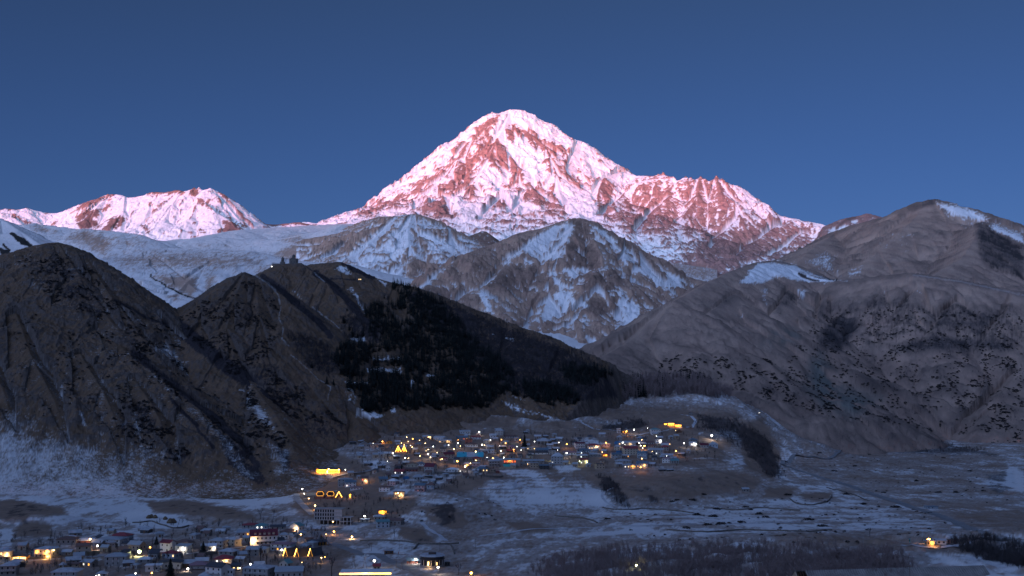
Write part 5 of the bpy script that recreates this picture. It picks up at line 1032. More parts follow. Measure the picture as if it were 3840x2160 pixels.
# ================================================================ THE UPPER VILLAGE
HOUSES = [
 ('F', 145, 300, 345, 362, 412, 'd','b','flat','small blue-topped shed at the far left of the upper village', 8, '', ''),
 ('F', 345, 560, 350, 410, 455, 'g','g','front','grey gabled shed left of the three timber cabins', 10, '', ''),
 ('F', 590, 710, 322, 352, 388, 'b','k','front','leftmost of three brown timber cabins', 16, '', ''),
 ('F', 740, 880, 332, 360, 392, 'b','k','front','middle one of three brown timber cabins', 16, '', '3'),
 ('F', 890,1030, 322, 355, 398, 'a','k','front','rightmost of three brown timber cabins, side lit orange', 16, '', ''),
 ('F', 560, 810, 390, 402, 445, 's','l','flat','long low grey building below the timber cabins', 6, '', ''),
 ('F',1635,1825, 215, 250, 292, 'c','l','hip','house with one yellow-lit wall under a frosty roof on the top row', 14, 'yy', '1'),
 ('F',1830,2130, 235, 280, 332, 'w','l','gable','long frosty-roofed house with pale gable on the top row', -24, '', ''),
 ('F',1900,2230, 300, 335, 378, 'c','l','gable','house with a floodlit yellow side wall', 16, 'y', '1'),
 ('F',1475,1640, 268, 295, 325, 'g','b','hip','small blue-roofed house on the top row', 8, '', ''),
 ('F',1475,1612, 375, 405, 440, 'g','b','gable','blue-roofed house right of the golden A-frames', 8, '', ''),
 ('F',2035,2150, 358, 398, 445, 'g','k','front','narrow dark-gabled house in the left middle of the upper village', 14, '', ''),
 ('F',1650,1810, 450, 475, 562, 'c','g','flat','yellowish block with a lamp on its front', 10, 'y', ''),
 ('F',1980,2112, 470, 500, 562, 's','k','gable','grey shed-roofed house with a white lower wall', 8, '', ''),
 ('F',2045,2280, 560, 612, 692, 'g','m','gable','long house with maroon roof left of the turquoise roof', 8, '', ''),
 ('F',1935,2150, 652, 690, 745, 'p','r','hip','house with rosy red roof lit by a lamp', 10, 'y', ''),
 ('F',1650,1930, 785, 862, 992, 's','m','gable','tall grey house with maroon gable roof', -24, '', ''),
 ('F',1290,1545, 770, 812, 885, 'c','n','front','tan house with broad front gable', 10, '', ''),
 ('F',1490,1690, 755, 795, 845, 'w','b','hip','white house with blue roof behind the broad tan gable', 12, '', ''),
 ('F',1045,1280, 835, 880, 925, 'd','k','hip','dark house with plum hipped roof', 10, 'y', ''),
 ('F',1200,1545, 868, 915, 955, 'r','n','gable','low house with rust-brown roof and brick gable', 10, '', ''),
 ('F',1040,1300, 905, 958,1012, 'g','r','gable','red-roofed cottage with two pinkish-lit windows', -14, 'ww', ''),
 ('F', 880, 992, 820, 868, 942, 'w','g','front','small white gabled house at the edge of the snowfield', 14, '', ''),
 ('F',2090,2370, 868, 915, 968, 'w','s','hip','white garage with two wide black doorways under a snowy roof', -8, '', '', .72),
 ('F',1420,1660,1005,1072,1125, 's','g','hip','grey house with hipped roof below the tall maroon one', 12, '', 'p'),
 ('F',1660,1842,1022,1046,1085, 'd','l','flat','dark lean-to with frosty roof', 8, '', ''),
 ('F',1030,1240,1015,1030,1072, 'g','l','flat','long low outbuilding below the red-roofed cottage', 6, '', ''),
 ('F',1460,1712,1185,1238,1368, 'p','b','gable','pink two-storey house with blue-grey roof', -12, '', 'b'),
 ('F',1712,1885,1165,1232,1305, 'u','n','hip','small brown-roofed house with white columns beside the pink one', -10, '', 'p'),
 ('G', 108, 345, 115, 150, 205, 'u','g','gable','pale blue house with stepped roof on the top row', 8, '', ''),
 ('G',  40, 305, 230, 272, 335, 'g','b','gable','house with slate-blue roof and red-lit veranda', 10, 'ar', ''),
 ('G', 225, 380, 290, 305, 392, 'r','m','flat','dark maroon windowless block on the top rows', 8, '', ''),
 ('G', 478, 562, 175, 200, 235, 'w','l','gable','little white house under the lamp on the top row', 10, '', '2'),
 ('G', 350, 562, 228, 265, 305, 'w','r','gable','white house with dark-red gable roof under the top row', 8, '', ''),
 ('G', 718, 870, 190, 232, 280, 'w','l','gable','white cottage with a pale blue upper front', 8, '', ''),
 ('G', 826,1030,  82, 138, 225, 's','g','hip','tall grey two-storey house highest on the top row', -8, '', ''),
 ('G',1000,1240, 215, 245, 285, 's','n','gable','low house with brownish roof left of the great spruce', 8, '', ''),
 ('G', 600, 742, 298, 330, 402, 'c','l','hip','cream two-storey house with many small windows', -18, '', ''),
 ('G', 205, 502, 365, 412, 465, 'w','n','hip','white-fronted house with roof half red half snowy', 8, '', 'p'),
 ('G',1095,1275, 415, 462, 505, 'p','p','hip','house with lilac hipped roof below the lit yard wall', 10, '', ''),
 ('G',1665,1992, 268, 346, 425, 'd','g','hip','large blue-grey hipped-roof house right of the great spruce', -20, '', 'p'),
 ('G',1400,1640, 455, 472, 525, 'c','l','flat','long beige flat-roofed house below the great spruce', 6, 'y', ''),
 ('G',1640,1922, 470, 528, 560, 's','b','gable','house with long faded-blue roof', 6, '', ''),
 ('G',1490,1912, 530, 578, 612, 'w','k','gable','very long white house with dark slate roof', 6, '', ''),
 ('G',1915,2062, 490, 545, 615, 's','l','flat','pale square block left of the greatest floodlight', 8, '', ''),
 ('G', 470, 832, 500, 528, 585, 'u','l','gable','long whitish house above the turquoise roof', 6, '', ''),
 ('G', 362, 572, 652, 692, 745, 's','r','hip','white house with crimson roof below the turquoise roof', 8, '', ''),
 ('G', 735, 872, 570, 584, 615, 's','l','flat','small pale shed right of the turquoise roof', 8, '', ''),
 ('G',1060,1255, 500, 540, 575, 'd','r','gable','low house with brick-red roof', 8, 'a', ''),
 ('G', 690, 942, 690, 748, 852, 'g','g','hip','dim grey house left of the orange balcony', 8, '', 'b'),
 ('G', 412, 712, 845, 902, 975, 'g','b','hip','house with slate-blue hipped roof and two bright lower windows', 8, 'yy', ''),
 ('G', 735, 850, 888, 915, 972, 't','n','front','tiny stone hut with curved roof', 10, '', ''),
 ('G', 848, 938, 938, 950, 992, 'r','r','flat','small bright-red box shed', 8, '', ''),
 ('G', 205, 360, 772, 800, 872, 'c','l','gable','house whose gable wall glows orange', -30, '', '3'),
 ('G', 360, 540, 770, 792, 852, 'p','l','gable','salmon house right of the orange-glowing gable', 8, '', ''),
 ('G',1370,1840, 700, 742, 790, 'g','g','gable','long low house with grey roof', 6, '', ''),
 ('G',1520,1722, 768, 785, 885, 't','g','flat','square stone house with two dark windows', 10, '', '', .72),
 ('G',1720,1935, 815, 838, 912, 'd','b','shed','dark garage with blue-grey roof', 6, '', ''),
 ('G',1960,2235, 570, 655, 805, 's','l','hip','house lit white by the greatest floodlight', -10, 'w', ''),
 ('G',2210,2475, 540, 578, 622, 'w','p','gable','low house with dusky pink roof right of the greatest floodlight', 8, '', ''),
 ('H',  65, 302, 520, 552, 648, 'w','m','gable','white two-storey house with maroon roof and dark balcony', 12, '', 'b'),
 ('H', 320, 605, 545, 592, 662, 'w','r','hip','white house with dark-red roof and yellow-lit windows', 10, 'yyy', '1'),
 ('H', 612, 822, 530, 562, 625, 'p','l','hip','pinkish house with a lamp above its frosty roof', -16, '', ''),
 ('H', 868,1012, 578, 612, 688, 'c','l','hip','beige cube house with frosty roof', -14, '', ''),
 ('H', 950,1362, 490, 545, 585, 's','g','gable','long grey-roofed house with warm-lit right gable', -12, 'y', '1'),
 ('H',1040,1372, 598, 655, 782, 'c','r','gable','big beige house with long red roof and black dormer', 8, '', ''),
 ('H',1185,1345, 572, 605, 650, 'w','l','hip','white hipped top behind the long red roof', 8, '', ''),
 ('H', 120, 422, 640, 692, 745, 'u','b','hip','house with teal-blue hipped roof and pale columns', 8, '', 'p'),
 ('H', 350, 628, 728, 772, 818, 'g','g','hip','low house with grey hipped roof and a row of columns', 8, '', 'p'),
 ('H', 622, 752, 752, 775, 808, 'a','r','gable','amber-lit hut with red roof', 8, 'aa', '3'),
 ('H', 800,1035, 735, 772, 855, 's','b','gable','two-storey grey house with dark blue roof', 10, '', ''),
 ('H',1030,1200, 768, 795, 835, 'g','l','gable','small frosty-roofed house with one orange window', 8, 'a', ''),
 ('H',1340,1582, 700, 752, 862, 'u','b','gable','tall blue-white house with dormer gables', -22, '', 'b'),
 ('H',1590,1918, 640, 684, 780, 's','g','gable','big grey house above a warm-lit retaining wall', -16, 'w', ''),
 ('H',1490,1725, 562, 600, 645, 's','n','gable','grey house with pale upper windows behind the big grey house', 10, '', ''),
 ('H',1600,1815, 232, 272, 378, 'w','t','hip','white house with dark teal roof alone on the hillside', 8, '', 'b'),
 ('H', 925,1012, 245, 252, 342, 'w','s','flat','slim white tower house on the hillside', 8, '', ''),
 ('H',1010,1148, 288, 300, 345, 'b','k','flat','timber annex with orange-lit windows beside the slim white tower', 8, 'aa', '3'),
 ('H', 925,1042, 388, 425, 475, 'g','g','hip','grey hut with hipped roof below the slim white tower', 10, '', 'p'),
 ('H',1328,1492, 400, 440, 474, 's','g','hip','small grey hipped-roof house on the upper edge', 8, '', ''),
 ('H',1705,1848, 465, 474, 558, 'w','l','flat','flat-roofed pale block with a lamp on its wall', 8, '', '2'),
 ('H',1500,1685, 495, 537, 580, 's','n','gable','house with rusty roof and white columns', 8, '', 'p'),
 ('H',1830,2035, 512, 552, 605, 'g','p','hip','house with dusky pink hipped roof', 10, '', ''),
 ('H',1815,2008, 578, 622, 694, 'g','r','hip','grey house with dull red hipped roof', -12, '', ''),
 ('H',2382,2562, 440, 478, 545, 'g','b','hip','house with blue-grey roof behind the floodlit white house', 8, '', ''),
 ('H',2385,2540, 510, 540, 602, 'w','l','gable','floodlit white house at the right end of the village', 8, 'w', '2'),
 ('H',2105,2252, 268, 312, 342, 'b','n','front','dark brown A-shaped barn on the hillside', 14, '', ''),
 ('H',1820,2092, 750, 792, 845, 's','l','gable','frosty-roofed house with one lamp under its eave', -8, '', ''),
 ('H',1838,2042, 820, 855, 945, 'w','p','hip','small white house with pink roof near the bluff', -16, '', ''),
 ('H',1985,2192, 855, 900, 955, 'g','t','gable','house with teal-grey roof and dark posts near the bluff', 10, '', 'p'),
 ('H', 160, 362, 845, 880, 958, 'c','r','gable','red-roofed house lit yellow-green beside the tree', 10, 'ww', '4'),
 ('H', 485, 702, 940, 965,1068, 't','k','flat','dark stone ruin below the village', 10, '', ''),
 ('H', 895,1238, 855, 908, 948, 's','g','hip','long grey hipped-roof house above the lowest row', 6, '', 'p'),
 ('H',1035,1330, 945, 992,1052, 's','g','hip','lowest-row house, left end lit greenish, right end amber', 8, 'aayw', '3'),
 ('H',1320,1592, 905, 962,1034, 'u','b','gable','lowest-row house with blue roof and amber windows', -14, 'aa', '3'),
 ('H',1770,1925,1058,1075,1112, 'd','l','flat','left one of two sagging canopies on the bluff edge', 4, '', ''),
 ('H',1935,2082,1072,1085,1112, 'd','l','shed','right one of two sagging canopies on the bluff edge', 4, '', ''),
 ('H',2082,2212, 700, 722, 755, 'c','l','flat','small shed under the orange lamp', 8, '', ''),
 ('H', 100, 350, 760, 798, 848, 'g','l','gable','grey cottage with frosty roof above the greenish-lit one', 10, 'w', ''),
 ('H',1010,1130, 640, 668, 700, 'g','r','gable','low red shed left of the black dormer', 8, '', ''),
 ('I', 770, 962, 652, 692, 745, 's','m','gable','maroon-roofed house at the right end of the village', 8, '', ''),
 ('I', 960,1162, 620, 682, 738, 'u','g','hip','house with grey-blue hipped roof, last on the right', -10, '', ''),
 ('I', 550, 642,  20,  50,  92, 'g','n','front','lone small barn beside the bend of the upper road', 12, '', ''),
 ('I',1080,1162, 478, 486, 542, 's','l','flat','small pale pump house beside the starburst floodlight', 6, '', ''),
]
for h in HOUSES: house(*h[:15])
# red barn above the village, roadside hut down in the valley
REG['R5'] = (0, 0)
def full(u, v): return u * 5.3667, v * 5.3667
def fhouse(u0, u1, vt, ve, vb, *a, **k): 
    return house('R5', u0 * 5.3667, u1 * 5.3667, vt * 5.3667, ve * 5.3667, vb * 5.3667, *a, **k)
fhouse(2029, 2066, 1534, 1545, 1555, 'r', 'l', 'gable', 'red barn with frosty roof above the village', -14, '', '', name='barn', cat='barn')
fhouse(3511, 3553, 2021, 2028, 2041, 'w', 'l', 'gable', 'white barn with four small windows in the valley', -6, '', '', name='barn', cat='barn')
fhouse(3553, 3567, 2027, 2029, 2038, 'r', 'n', 'flat', 'rust-brown container beside the white valley barn', 0, '', '', name='container', cat='container', nwin=1)
fhouse(3471, 3507, 2028, 2030, 2046, 't', 'g', 'flat', 'hut under the orange starburst lamp in the valley', 4, 'a', '3', name='hut', cat='hut')
fhouse(3459, 3466, 2020, 2022, 2030, 'u', 'b', 'flat', 'tiny blue-white tank hut left of the valley lamp', 0, '', '', name='hut', cat='hut', nwin=1)
fhouse(3408, 3415, 2023, 2025, 2033, 'q', 't', 'flat', 'little green booth standing alone in the valley', 0, '', '', name='booth', cat='booth', nwin=1)
fhouse(2782, 2812, 1828, 1834, 1845, 'g', 'g', 'gable', 'ruined grey hut at the foot of the bluff', 8, '', '', name='hut', cat='hut')
fhouse(3475, 3520, 1900, 1902, 1908, 'u', 'b', 'flat', 'long blue trailer in the valley', 0, '', '', name='trailer', cat='trailer', nwin=2)

# ---- market hall with the turquoise roof, house with the orange balcony
def turquoise():
    u0, _ = uv('G', 70, 0); u1, v = uv('G', 602, 705); p = gnd((u0 + u1) / 2, v); k = mpp(p); W = (u1 - u0) * k; H = 45 / 5.3667 * k; b = 11
    t = tag(empty('market_hall', (p.x, p.y + b/2, p.z), R(2)), 'long hall with vivid turquoise roof and one pale section in its middle', 'hall'); obj('wall', MB().box(-W/2, W/2, -b/2, b/2, -2, H), WALL['g'], t)
    for x0_, x1_, c in ((-W/2 - .3, -W*.13, 'q'), (-W*.13 + .02, W*.17, 'l'), (W*.17 + .02, W/2 + .3, 'q')): obj('roof', MB().add([(x, y, z) for x in (x0_, x1_) for y, z in ((-b/2 - .6, H - .3), (b/2, H + 5.2), (b/2, H + 5.4), (-b/2 - .6, H - .08))], [(0,1,5,4),(1,2,6,5),(2,3,7,6),(3,0,4,7),(0,3,2,1),(4,5,6,7)]), ROOF[c], t)
    NAMED.append(((u0 + u1) / 2, v - 10, 'hall with the turquoise roof'))
turquoise()
def orange_balcony():
    u0, _ = uv('G', 820, 0); u1, v = uv('G', 1345, 850); p = gnd((u0 + u1) / 2, v); k = mpp(p); W = (u1 - u0) * k; b = 9; q = lambda y: (850 - y) / 5.3667 * k
    t = tag(empty('house', (p.x, p.y + b/2, p.z), R(2)), 'house with orange-lit glazed balcony above a turquoise wall', 'house'); obj('wall', MB().box(-W/2, W/2, -b/2, b/2, -2, q(732)), WALL['g'], t); obj('roof', roof_mesh('gable', W, b, 2.0, q(732)), ROOF['g'], t)
    x0_, x1_ = W * (1005 - 1082) / 525., W * (1265 - 1082) / 525.; bl = obj('balcony', MB().box(x0_, x1_, -b/2 - 2.4, -b/2 - .02, q(800), q(792)), WALL['b'], t); r_ = MB().box(x0_, x1_, -b/2 - 2.4, -b/2 - 2.3, q(792), q(776)); obj('railing', r_, WALL['r'], bl)
    obj('balcony_roof', MB().box(x0_ - .3, x1_ + .3, -b/2 - 2.7, -b/2 - .02, q(731), q(722)), WALL['a'], bl)
    for i in range(5): x = x0_ + (x1_ - x0_) * (i + .5) / 5; obj('window', MB().box(x - .8, x + .8, -b/2 - .07, -b/2 + .1, q(772), q(738)), M_GLASS if i == 2 else M_LIT['r'], t)
    obj('lower_wall', MB().box(x0_, x1_, -b/2 - 2.2, -b/2 - .02, -2, q(801)), WALL['q'], t); glow_light(t, ((x0_ + x1_) / 2, -b/2 - 1.5, q(740)), 'o', 120); NAMED.append(((u0 + u1) / 2, v - 16, 'house with orange-lit balcony'))
orange_balcony()
# ---- the three bright pieces of the restaurant on the hill
def hill_lights():
    for (x0, x1, yt, yb, lab, sh) in ((1880,1938,150,168,'leftmost, smallest of three amber pavilions glowing on the hillside','smallest amber pavilion'),(1955,2086,126,202,'middle, tallest of three amber pavilions glowing on the hillside','tallest amber pavilion'),(2105,2240,168,216,'rightmost of three amber pavilions, a low row of lit openings','low row of lit openings')):
        u0, _ = uv('H', x0, 0); u1, v = uv('H', x1, yb); p = gnd((u0 + u1) / 2, v); k = mpp(p); W = (u1 - u0) * k; H = (yb - yt) / 5.3667 * k; b = 7
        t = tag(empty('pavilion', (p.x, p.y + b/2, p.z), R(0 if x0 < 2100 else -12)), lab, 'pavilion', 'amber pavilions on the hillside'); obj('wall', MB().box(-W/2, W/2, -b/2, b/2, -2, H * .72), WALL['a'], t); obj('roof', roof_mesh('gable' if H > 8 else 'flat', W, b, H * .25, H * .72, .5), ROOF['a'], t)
        n = max(2, int(W / 3.2))
        for i in range(n): x = -W/2 + W * (i + .5) / n; obj('window', MB().box(x - W/n*.36, x + W/n*.36, -b/2 - .07, -b/2 + .1, H*.12, H*.62), M_LIT['a'], t)
        obj('light_strip', MB().box(-W/2, W/2, -b/2 - .6, -b/2 - .2, H * .66, H * .72), M_STRIP, t); glow_light(t, (0, -b/2 - 2.5, H*.6), 'o', 160); NAMED.append(((u0 + u1) / 2, v - 6, sh))
hill_lights()

# ---- lamps: region, x, y, colour, size
for a in [('A',1818,640,'y',1.5,135),('A',1840,765,'o',.9),('A',1965,775,'w',1.3),('A',1085,868,'y',.9,175),('A',757,895,'o',1.0,145),('A',965,885,'o',1.0,155),('A',958,985,'o',1.3,60),('A',1945,1385,'w',.7),('A',2505,1118,'w',.6),('A',2140,690,'w',.6),
 ('B',450,880,'g',2.6,115),('B',660,810,'o',1.0,165),('B',1425,1235,'w',1.3,60),('B',1428,782,'w',.9),('B',700,1320,'o',1.0),('B',365,1330,'w',1.2),('B',2468,1228,'w',.7),
 ('C',325,1145,'w',1.4),('C',1335,550,'y',.9,160),('C',2000,490,'o',1.4,75),('C',2365,595,'y',1.3,50),('C',1842,550,'y',.6),('C',958,855,'w',1.3),('C',2075,82,'w',.9),('C',1980,295,'y',.8),('C',1355,1117,'y',.6,90),('C',1215,475,'y',1.0),('C',1748,1020,'y',.8),('C',1820,1005,'o',.6),
 ('D',290,547,'w',1.2),('D',325,645,'w',.8),('D',420,742,'y',1.1),('D',548,880,'y',1.5,90),('D',1540,1092,'w',1.3),('D',1528,333,'y',1.5),('D',820,150,'y',1.3,100),('D',1025,160,'y',1.3,85),('D',1155,165,'w',.8),('D',2215,632,'y',1.2),
 ('E',450,1075,'w',1.6,190),('E',1285,1040,'w',1.5),('E',1735,1205,'w',1.2,150),('E',2400,1315,'o',1.6,90),('E',1648,1110,'w',.5),
 ('F',1035,580,'w',1.2),('F',640,385,'w',.6),('F',828,345,'o',1.3),('F',1315,262,'y',1.0,105),('F',1437,293,'o',1.3),('F',1347,350,'y',.8),('F',1210,380,'y',.8),('F',1265,408,'y',.7),('F',1395,430,'w',.5),('F',1425,462,'y',.9),('F',1575,325,'y',.7),('F',1690,385,'y',1.0),('F',1750,510,'y',.9),('F',1745,600,'w',1.3),('F',1850,447,'w',1.1),('F',1580,640,'y',1.0),('F',1795,668,'y',.9),('F',1285,675,'w',1.2),('F',1353,685,'y',.8),('F',930,750,'w',.6),('F',2030,700,'y',1.0),('F',1930,572,'y',.8),('F',2265,502,'y',1.3),('F',2258,590,'y',.9),('F',2335,740,'o',1.7),('F',2350,380,'w',1.2),('F',2160,420,'w',.9),('F',2395,440,'y',.8),('F',2490,850,'w',1.2),('F',2390,945,'w',.5),
 ('G',520,155,'w',1.4),('G',95,318,'o',.7),('G',580,410,'w',1.3),('G',628,425,'y',.8),('G',745,322,'w',.9),('G',970,310,'o',1.1,80),('G',1053,380,'o',1.3),('G',1343,312,'o',1.1,60),('G',1280,450,'w',.8),('G',1212,512,'o',1.1),('G',958,533,'y',1.5),('G',452,547,'y',1.4),('G',797,685,'o',1.6),('G',452,728,'y',.8),('G',345,785,'y',.9),('G',935,440,'w',.5),('G',1635,350,'w',.9),('G',2125,370,'w',.8),('G',2283,400,'o',1.4),('G',2280,578,'w',1.4,100),('G',2098,520,'w',.6),('G',2107,660,'g',2.8),('G',1630,495,'y',.7),('G',680,670,'w',.6),('G',1015,670,'w',.9),('G',2540,745,'g',1.0),('G',1365,520,'w',.7),('G',1495,800,'y',.6),
 ('H',1275,268,'w',1.4,100),('H',1545,243,'w',.7),('H',1725,400,'w',.7),('H',710,530,'o',1.4),('H',1047,530,'w',1.2),('H',1430,478,'y',.9),('H',1375,540,'w',.8),('H',1410,590,'w',.9),('H',1483,592,'o',1.8),('H',1450,640,'w',.8),('H',1640,710,'y',.6),('H',2118,695,'o',1.6),('H',2280,545,'w',1.1),('H',2530,565,'w',.9),('H',1810,490,'w',.7),('H',1930,800,'w',.7),('H',1433,852,'y',1.0),('H',635,722,'y',.8),('H',220,740,'w',.6),('H',1405,1025,'o',1.2),('H',1995,563,'y',.6),('H',1095,572,'w',.5),('H',1125,300,'o',1.3),('H',2112,290,'y',.6),
 ('I',1015,488,'w',2.7),('I',1970,40,'w',.5),('R5',3481*5.3667,2020*5.3667,'o',2.3),('R5',2385*5.3667,2117*5.3667,'g',1.1)]: lamp(*a)
name_lamps()
# ================================================================ CHURCH ON THE HILL
def terr_z(name_xyz, u, v, rng=6.0):
    """nearest mesh point of a hill to a place in the photograph"""
    X, Y, Z = name_xyz; U, V = proj(X, Y, Z); i = np.argmin((U - u) ** 2 + (V - v) ** 2); return Vector((X.flat[i], Y.flat[i], Z.flat[i]))
M_CHURCH = mat('old_church_stone', (.115, .105, .10)); M_CHROOF = mat('church_stone_roof', (.085, .085, .09)); M_CHDARK = mat('dark_opening', (.02, .02, .022))
def church():
    d = 2050.0; k = d / FPX * 1.01; ground = 993.0
    def at(u, v): return Vector(P(u, v, d))
    c = at(1098.5, ground - 2); q = lambda v: (ground - v) * k
    t = tag(empty('church', c), 'old stone church with drum and pointed dome on the hilltop', 'church'); w_ = 13.0 * 2; hw = 26.5 * k / 2
    obj('wall', MB().box(-hw, hw, 0, 12, -6, q(974)), M_CHURCH, t); obj('roof', MB().prism([(-hw - .4, q(974.2)), (hw + .4, q(974.2)), (hw * .35, q(968)), (-hw * .35, q(968))], -.4, 12.4), M_CHROOF, t)
    for s in (-1, 1): obj('gable_wall', MB().box(s * hw - 1.2, s * hw + 1.2, 3, 9, 0, q(970)), M_CHURCH, t)
    obj('drum', MB().ring(-.3, 6, q(973), q(960), 6.2 * k, 6.2 * k, 12), M_CHURCH, t); dm = obj('dome', MB().cone(-.3, 6, q(960.2), q(953), 7.0 * k, 12), M_CHROOF, t); obj('cross', MB().tube((-.3, 6, q(953.6)), (-.3, 6, q(951)), .15), M_CHROOF, dm)
    for x in (-3.4, 3.4): obj('window', MB().box(x - .4, x + .4, -.06, .1, 3, 6), M_CHDARK, t)
    obj('door', MB().box(-.9, .9, -.08, .1, -1, 3), M_CHDARK, t)
    b = at(1058, ground - 1); t2 = tag(empty('bell_tower', b), 'small stone bell tower left of the hilltop church', 'bell tower'); hb = 7.6 * k
    obj('base', MB().box(-hb, hb, 0, 2 * hb, -6, q(982)), M_CHURCH, t2); obj('belfry', MB().ring(0, hb, q(982.2), q(971), 5.6 * k, 5.6 * k, 8), M_CHURCH, t2)
    for an in (-1.2, -.0, 1.2): obj('opening', MB().box(math.sin(an) * 5.3 * k - .5, math.sin(an) * 5.3 * k + .5, hb - math.cos(an) * 5.6 * k - .12, hb - math.cos(an) * 5.6 * k + .3, q(981), q(975)), M_CHDARK, t2)
    obj('spire', MB().cone(0, hb, q(971.2), q(960.5), 6.4 * k, 8), M_CHROOF, t2)
    wl = at(1079, ground + 2); t3 = tag(empty('wall', wl), 'dark enclosing stone wall round the hilltop church', 'wall'); L = 56 * k
    obj('stretch', MB().box(-L, L, -4, -2.8, -9, 3.2), M_CHURCH, t3); obj('stretch', MB().box(-L * 1.0, -L * .96, -2.79, 14, -9, 2.6), M_CHURCH, t3); obj('stretch', MB().box(L * .96, L * 1.0, -2.79, 14, -9, 3.0), M_CHURCH, t3); obj('gatehouse', MB().box(L * .70, L * .94, -3.5, 4, -9, 4.6), M_CHURCH, t3)
    lp = at(1021, 1001); r = tag(empty('street_lamp', lp), 'lone white lamp at the left end of the church wall', 'lamp'); obj('post', MB().tube((0, -5, -6), (0, -5, 0), .12), M_POST, r); obj('bulb', MB().ball((0, -5, .3), .65), M_BULB['w'], r)
    # hut with two lit windows on the ridge path
    hp = terr_z(CHURCH_XYZ, 1350, 1051); r = tag(empty('hut', (hp.x, hp.y, hp.z + .4)), 'dark hut with two yellow windows on the ridge right of the church', 'hut')
    obj('wall', MB().box(-8, 8, -3, 3, -4, 3), WALL['d'], r); obj('roof', roof_mesh('shed', 16, 6, .8, 3), ROOF['k'], r)
    for x in (-2.2, 1.4): obj('window', MB().box(x - .9, x + .9, -3.08, -2.9, .5, 2.4), M_LIT['y'], r)
church()

# ================================================================ TREES
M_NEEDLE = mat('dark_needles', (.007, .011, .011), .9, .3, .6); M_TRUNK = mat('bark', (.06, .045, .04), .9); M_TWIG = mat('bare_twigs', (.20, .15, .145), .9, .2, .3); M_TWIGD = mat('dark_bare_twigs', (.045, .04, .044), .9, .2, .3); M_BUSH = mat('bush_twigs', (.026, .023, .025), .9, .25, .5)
def conifer_arrays(seed, layers=9, spokes=9, h=1.0, r=.2):
    """jagged whorls of drooping boughs, unit height"""
    g = random.Random(seed); v = []; f = []
    for l in range(layers):
        t = l / (layers - 1); z = .10 + .86 * t; rr = r * (1 - t) ** .85 * g.uniform(.8, 1.15) + .012
        for s in range(spokes):
            a = 2 * math.pi * (s + g.random() * .8) / spokes + l; L = rr * g.uniform(.65, 1.2); wd = .36 * L + .012; dz = -.10 * L - .02 - .05 * g.random()
            ca, sa = math.cos(a), math.sin(a); n = len(v)
            v += [(0, 0, z + .05), (ca * L * .6 - sa * wd, sa * L * .6 + ca * wd, z + dz * .4), (ca * L, sa * L, z + dz), (ca * L * .6 + sa * wd, sa * L * .6 - ca * wd, z + dz * .4)]; f += [(n, n+1, n+2), (n, n+2, n+3)]
    n = len(v); v += [(.02, 0, .9), (-.01, .017, .9), (-.01, -.017, .9), (0, 0, 1.0)]; f += [(n, n+1, n+3), (n+1, n+2, n+3), (n+2, n, n+3)]
    return np.array(v, np.float32), np.array(f, np.int32)
def tri_mesh(name, V, F, material):
    me = bpy.data.meshes.new(name); me.vertices.add(len(V)); me.vertices.foreach_set('co', V.astype(np.float32).ravel()); me.loops.add(F.size); me.loops.foreach_set('vertex_index', F.ravel().astype(np.int32))
    me.polygons.add(len(F)); me.polygons.foreach_set('loop_start', np.arange(0, F.size, 3, dtype=np.int32)); me.polygons.foreach_set('loop_total', np.full(len(F), 3, np.int32)); me.update(calc_edges=True); me.materials.append(material)
    o = bpy.data.objects.new(name, me); COL.objects.link(o); return o
def scatter(name, protos, pts, hs, wf, material, seed=1):
    g = np.random.default_rng(seed); VV = []; FF = []; n = 0
    for i, p in enumerate(pts):
        v, f = protos[i % len(protos)]; a = g.random() * 6.283; c, s = math.cos(a), math.sin(a); h = hs[i]; w_ = h * wf * g.uniform(.85, 1.2)
        VV.append(np.stack([(v[:, 0] * c - v[:, 1] * s) * w_ + p[0], (v[:, 0] * s + v[:, 1] * c) * w_ + p[1], v[:, 2] * h + p[2]], 1)); FF.append(f + n); n += len(v)
    return tri_mesh(name, np.concatenate(VV), np.concatenate(FF), material)
def bare_arrays(seed, n=26, spread=.30, up=.35):
    """a bare crown: thin tapering twigs fanning from the stem, unit height"""
    g = random.Random(seed); v = []; f = []
    def twig(a, b, w_):
        d = Vector(b) - Vector(a); s = d.cross(Vector((g.uniform(-1, 1), g.uniform(-1, 1), .2))).normalized() * w_; k = len(v); a = Vector(a); v.extend([tuple(a - s), tuple(a + s), tuple(b)]); f.append((k, k+1, k+2))
    twig((0, 0, -.1), (0, 0, .9), .022)
    for i in range(n):
        z = g.uniform(up * .5, .85); a = g.random() * 6.283; L = spread * (1.1 - .6 * z) * g.uniform(.5, 1.2); e = (math.cos(a) * L, math.sin(a) * L, min(1.05, z + g.uniform(.08, .38))); twig((0, 0, z * .8), e, .011)
        for j in range(2):
            m = tuple(e[q] * .55 + (0, 0, z)[q] * .45 * (1 if q == 2 else 0) for q in range(3)); twig(m, (m[0] + g.uniform(-.12, .12), m[1] + g.uniform(-.12, .12), m[2] + g.uniform(.06, .24)), .008)
    return np.array(v, np.float32), np.array(f, np.int32)
CON = [conifer_arrays(i, 7, 7) for i in range(6)]; BARE = [bare_arrays(i) for i in range(6)]; POP = [bare_arrays(20 + i, 30, .13, .2) for i in range(5)]
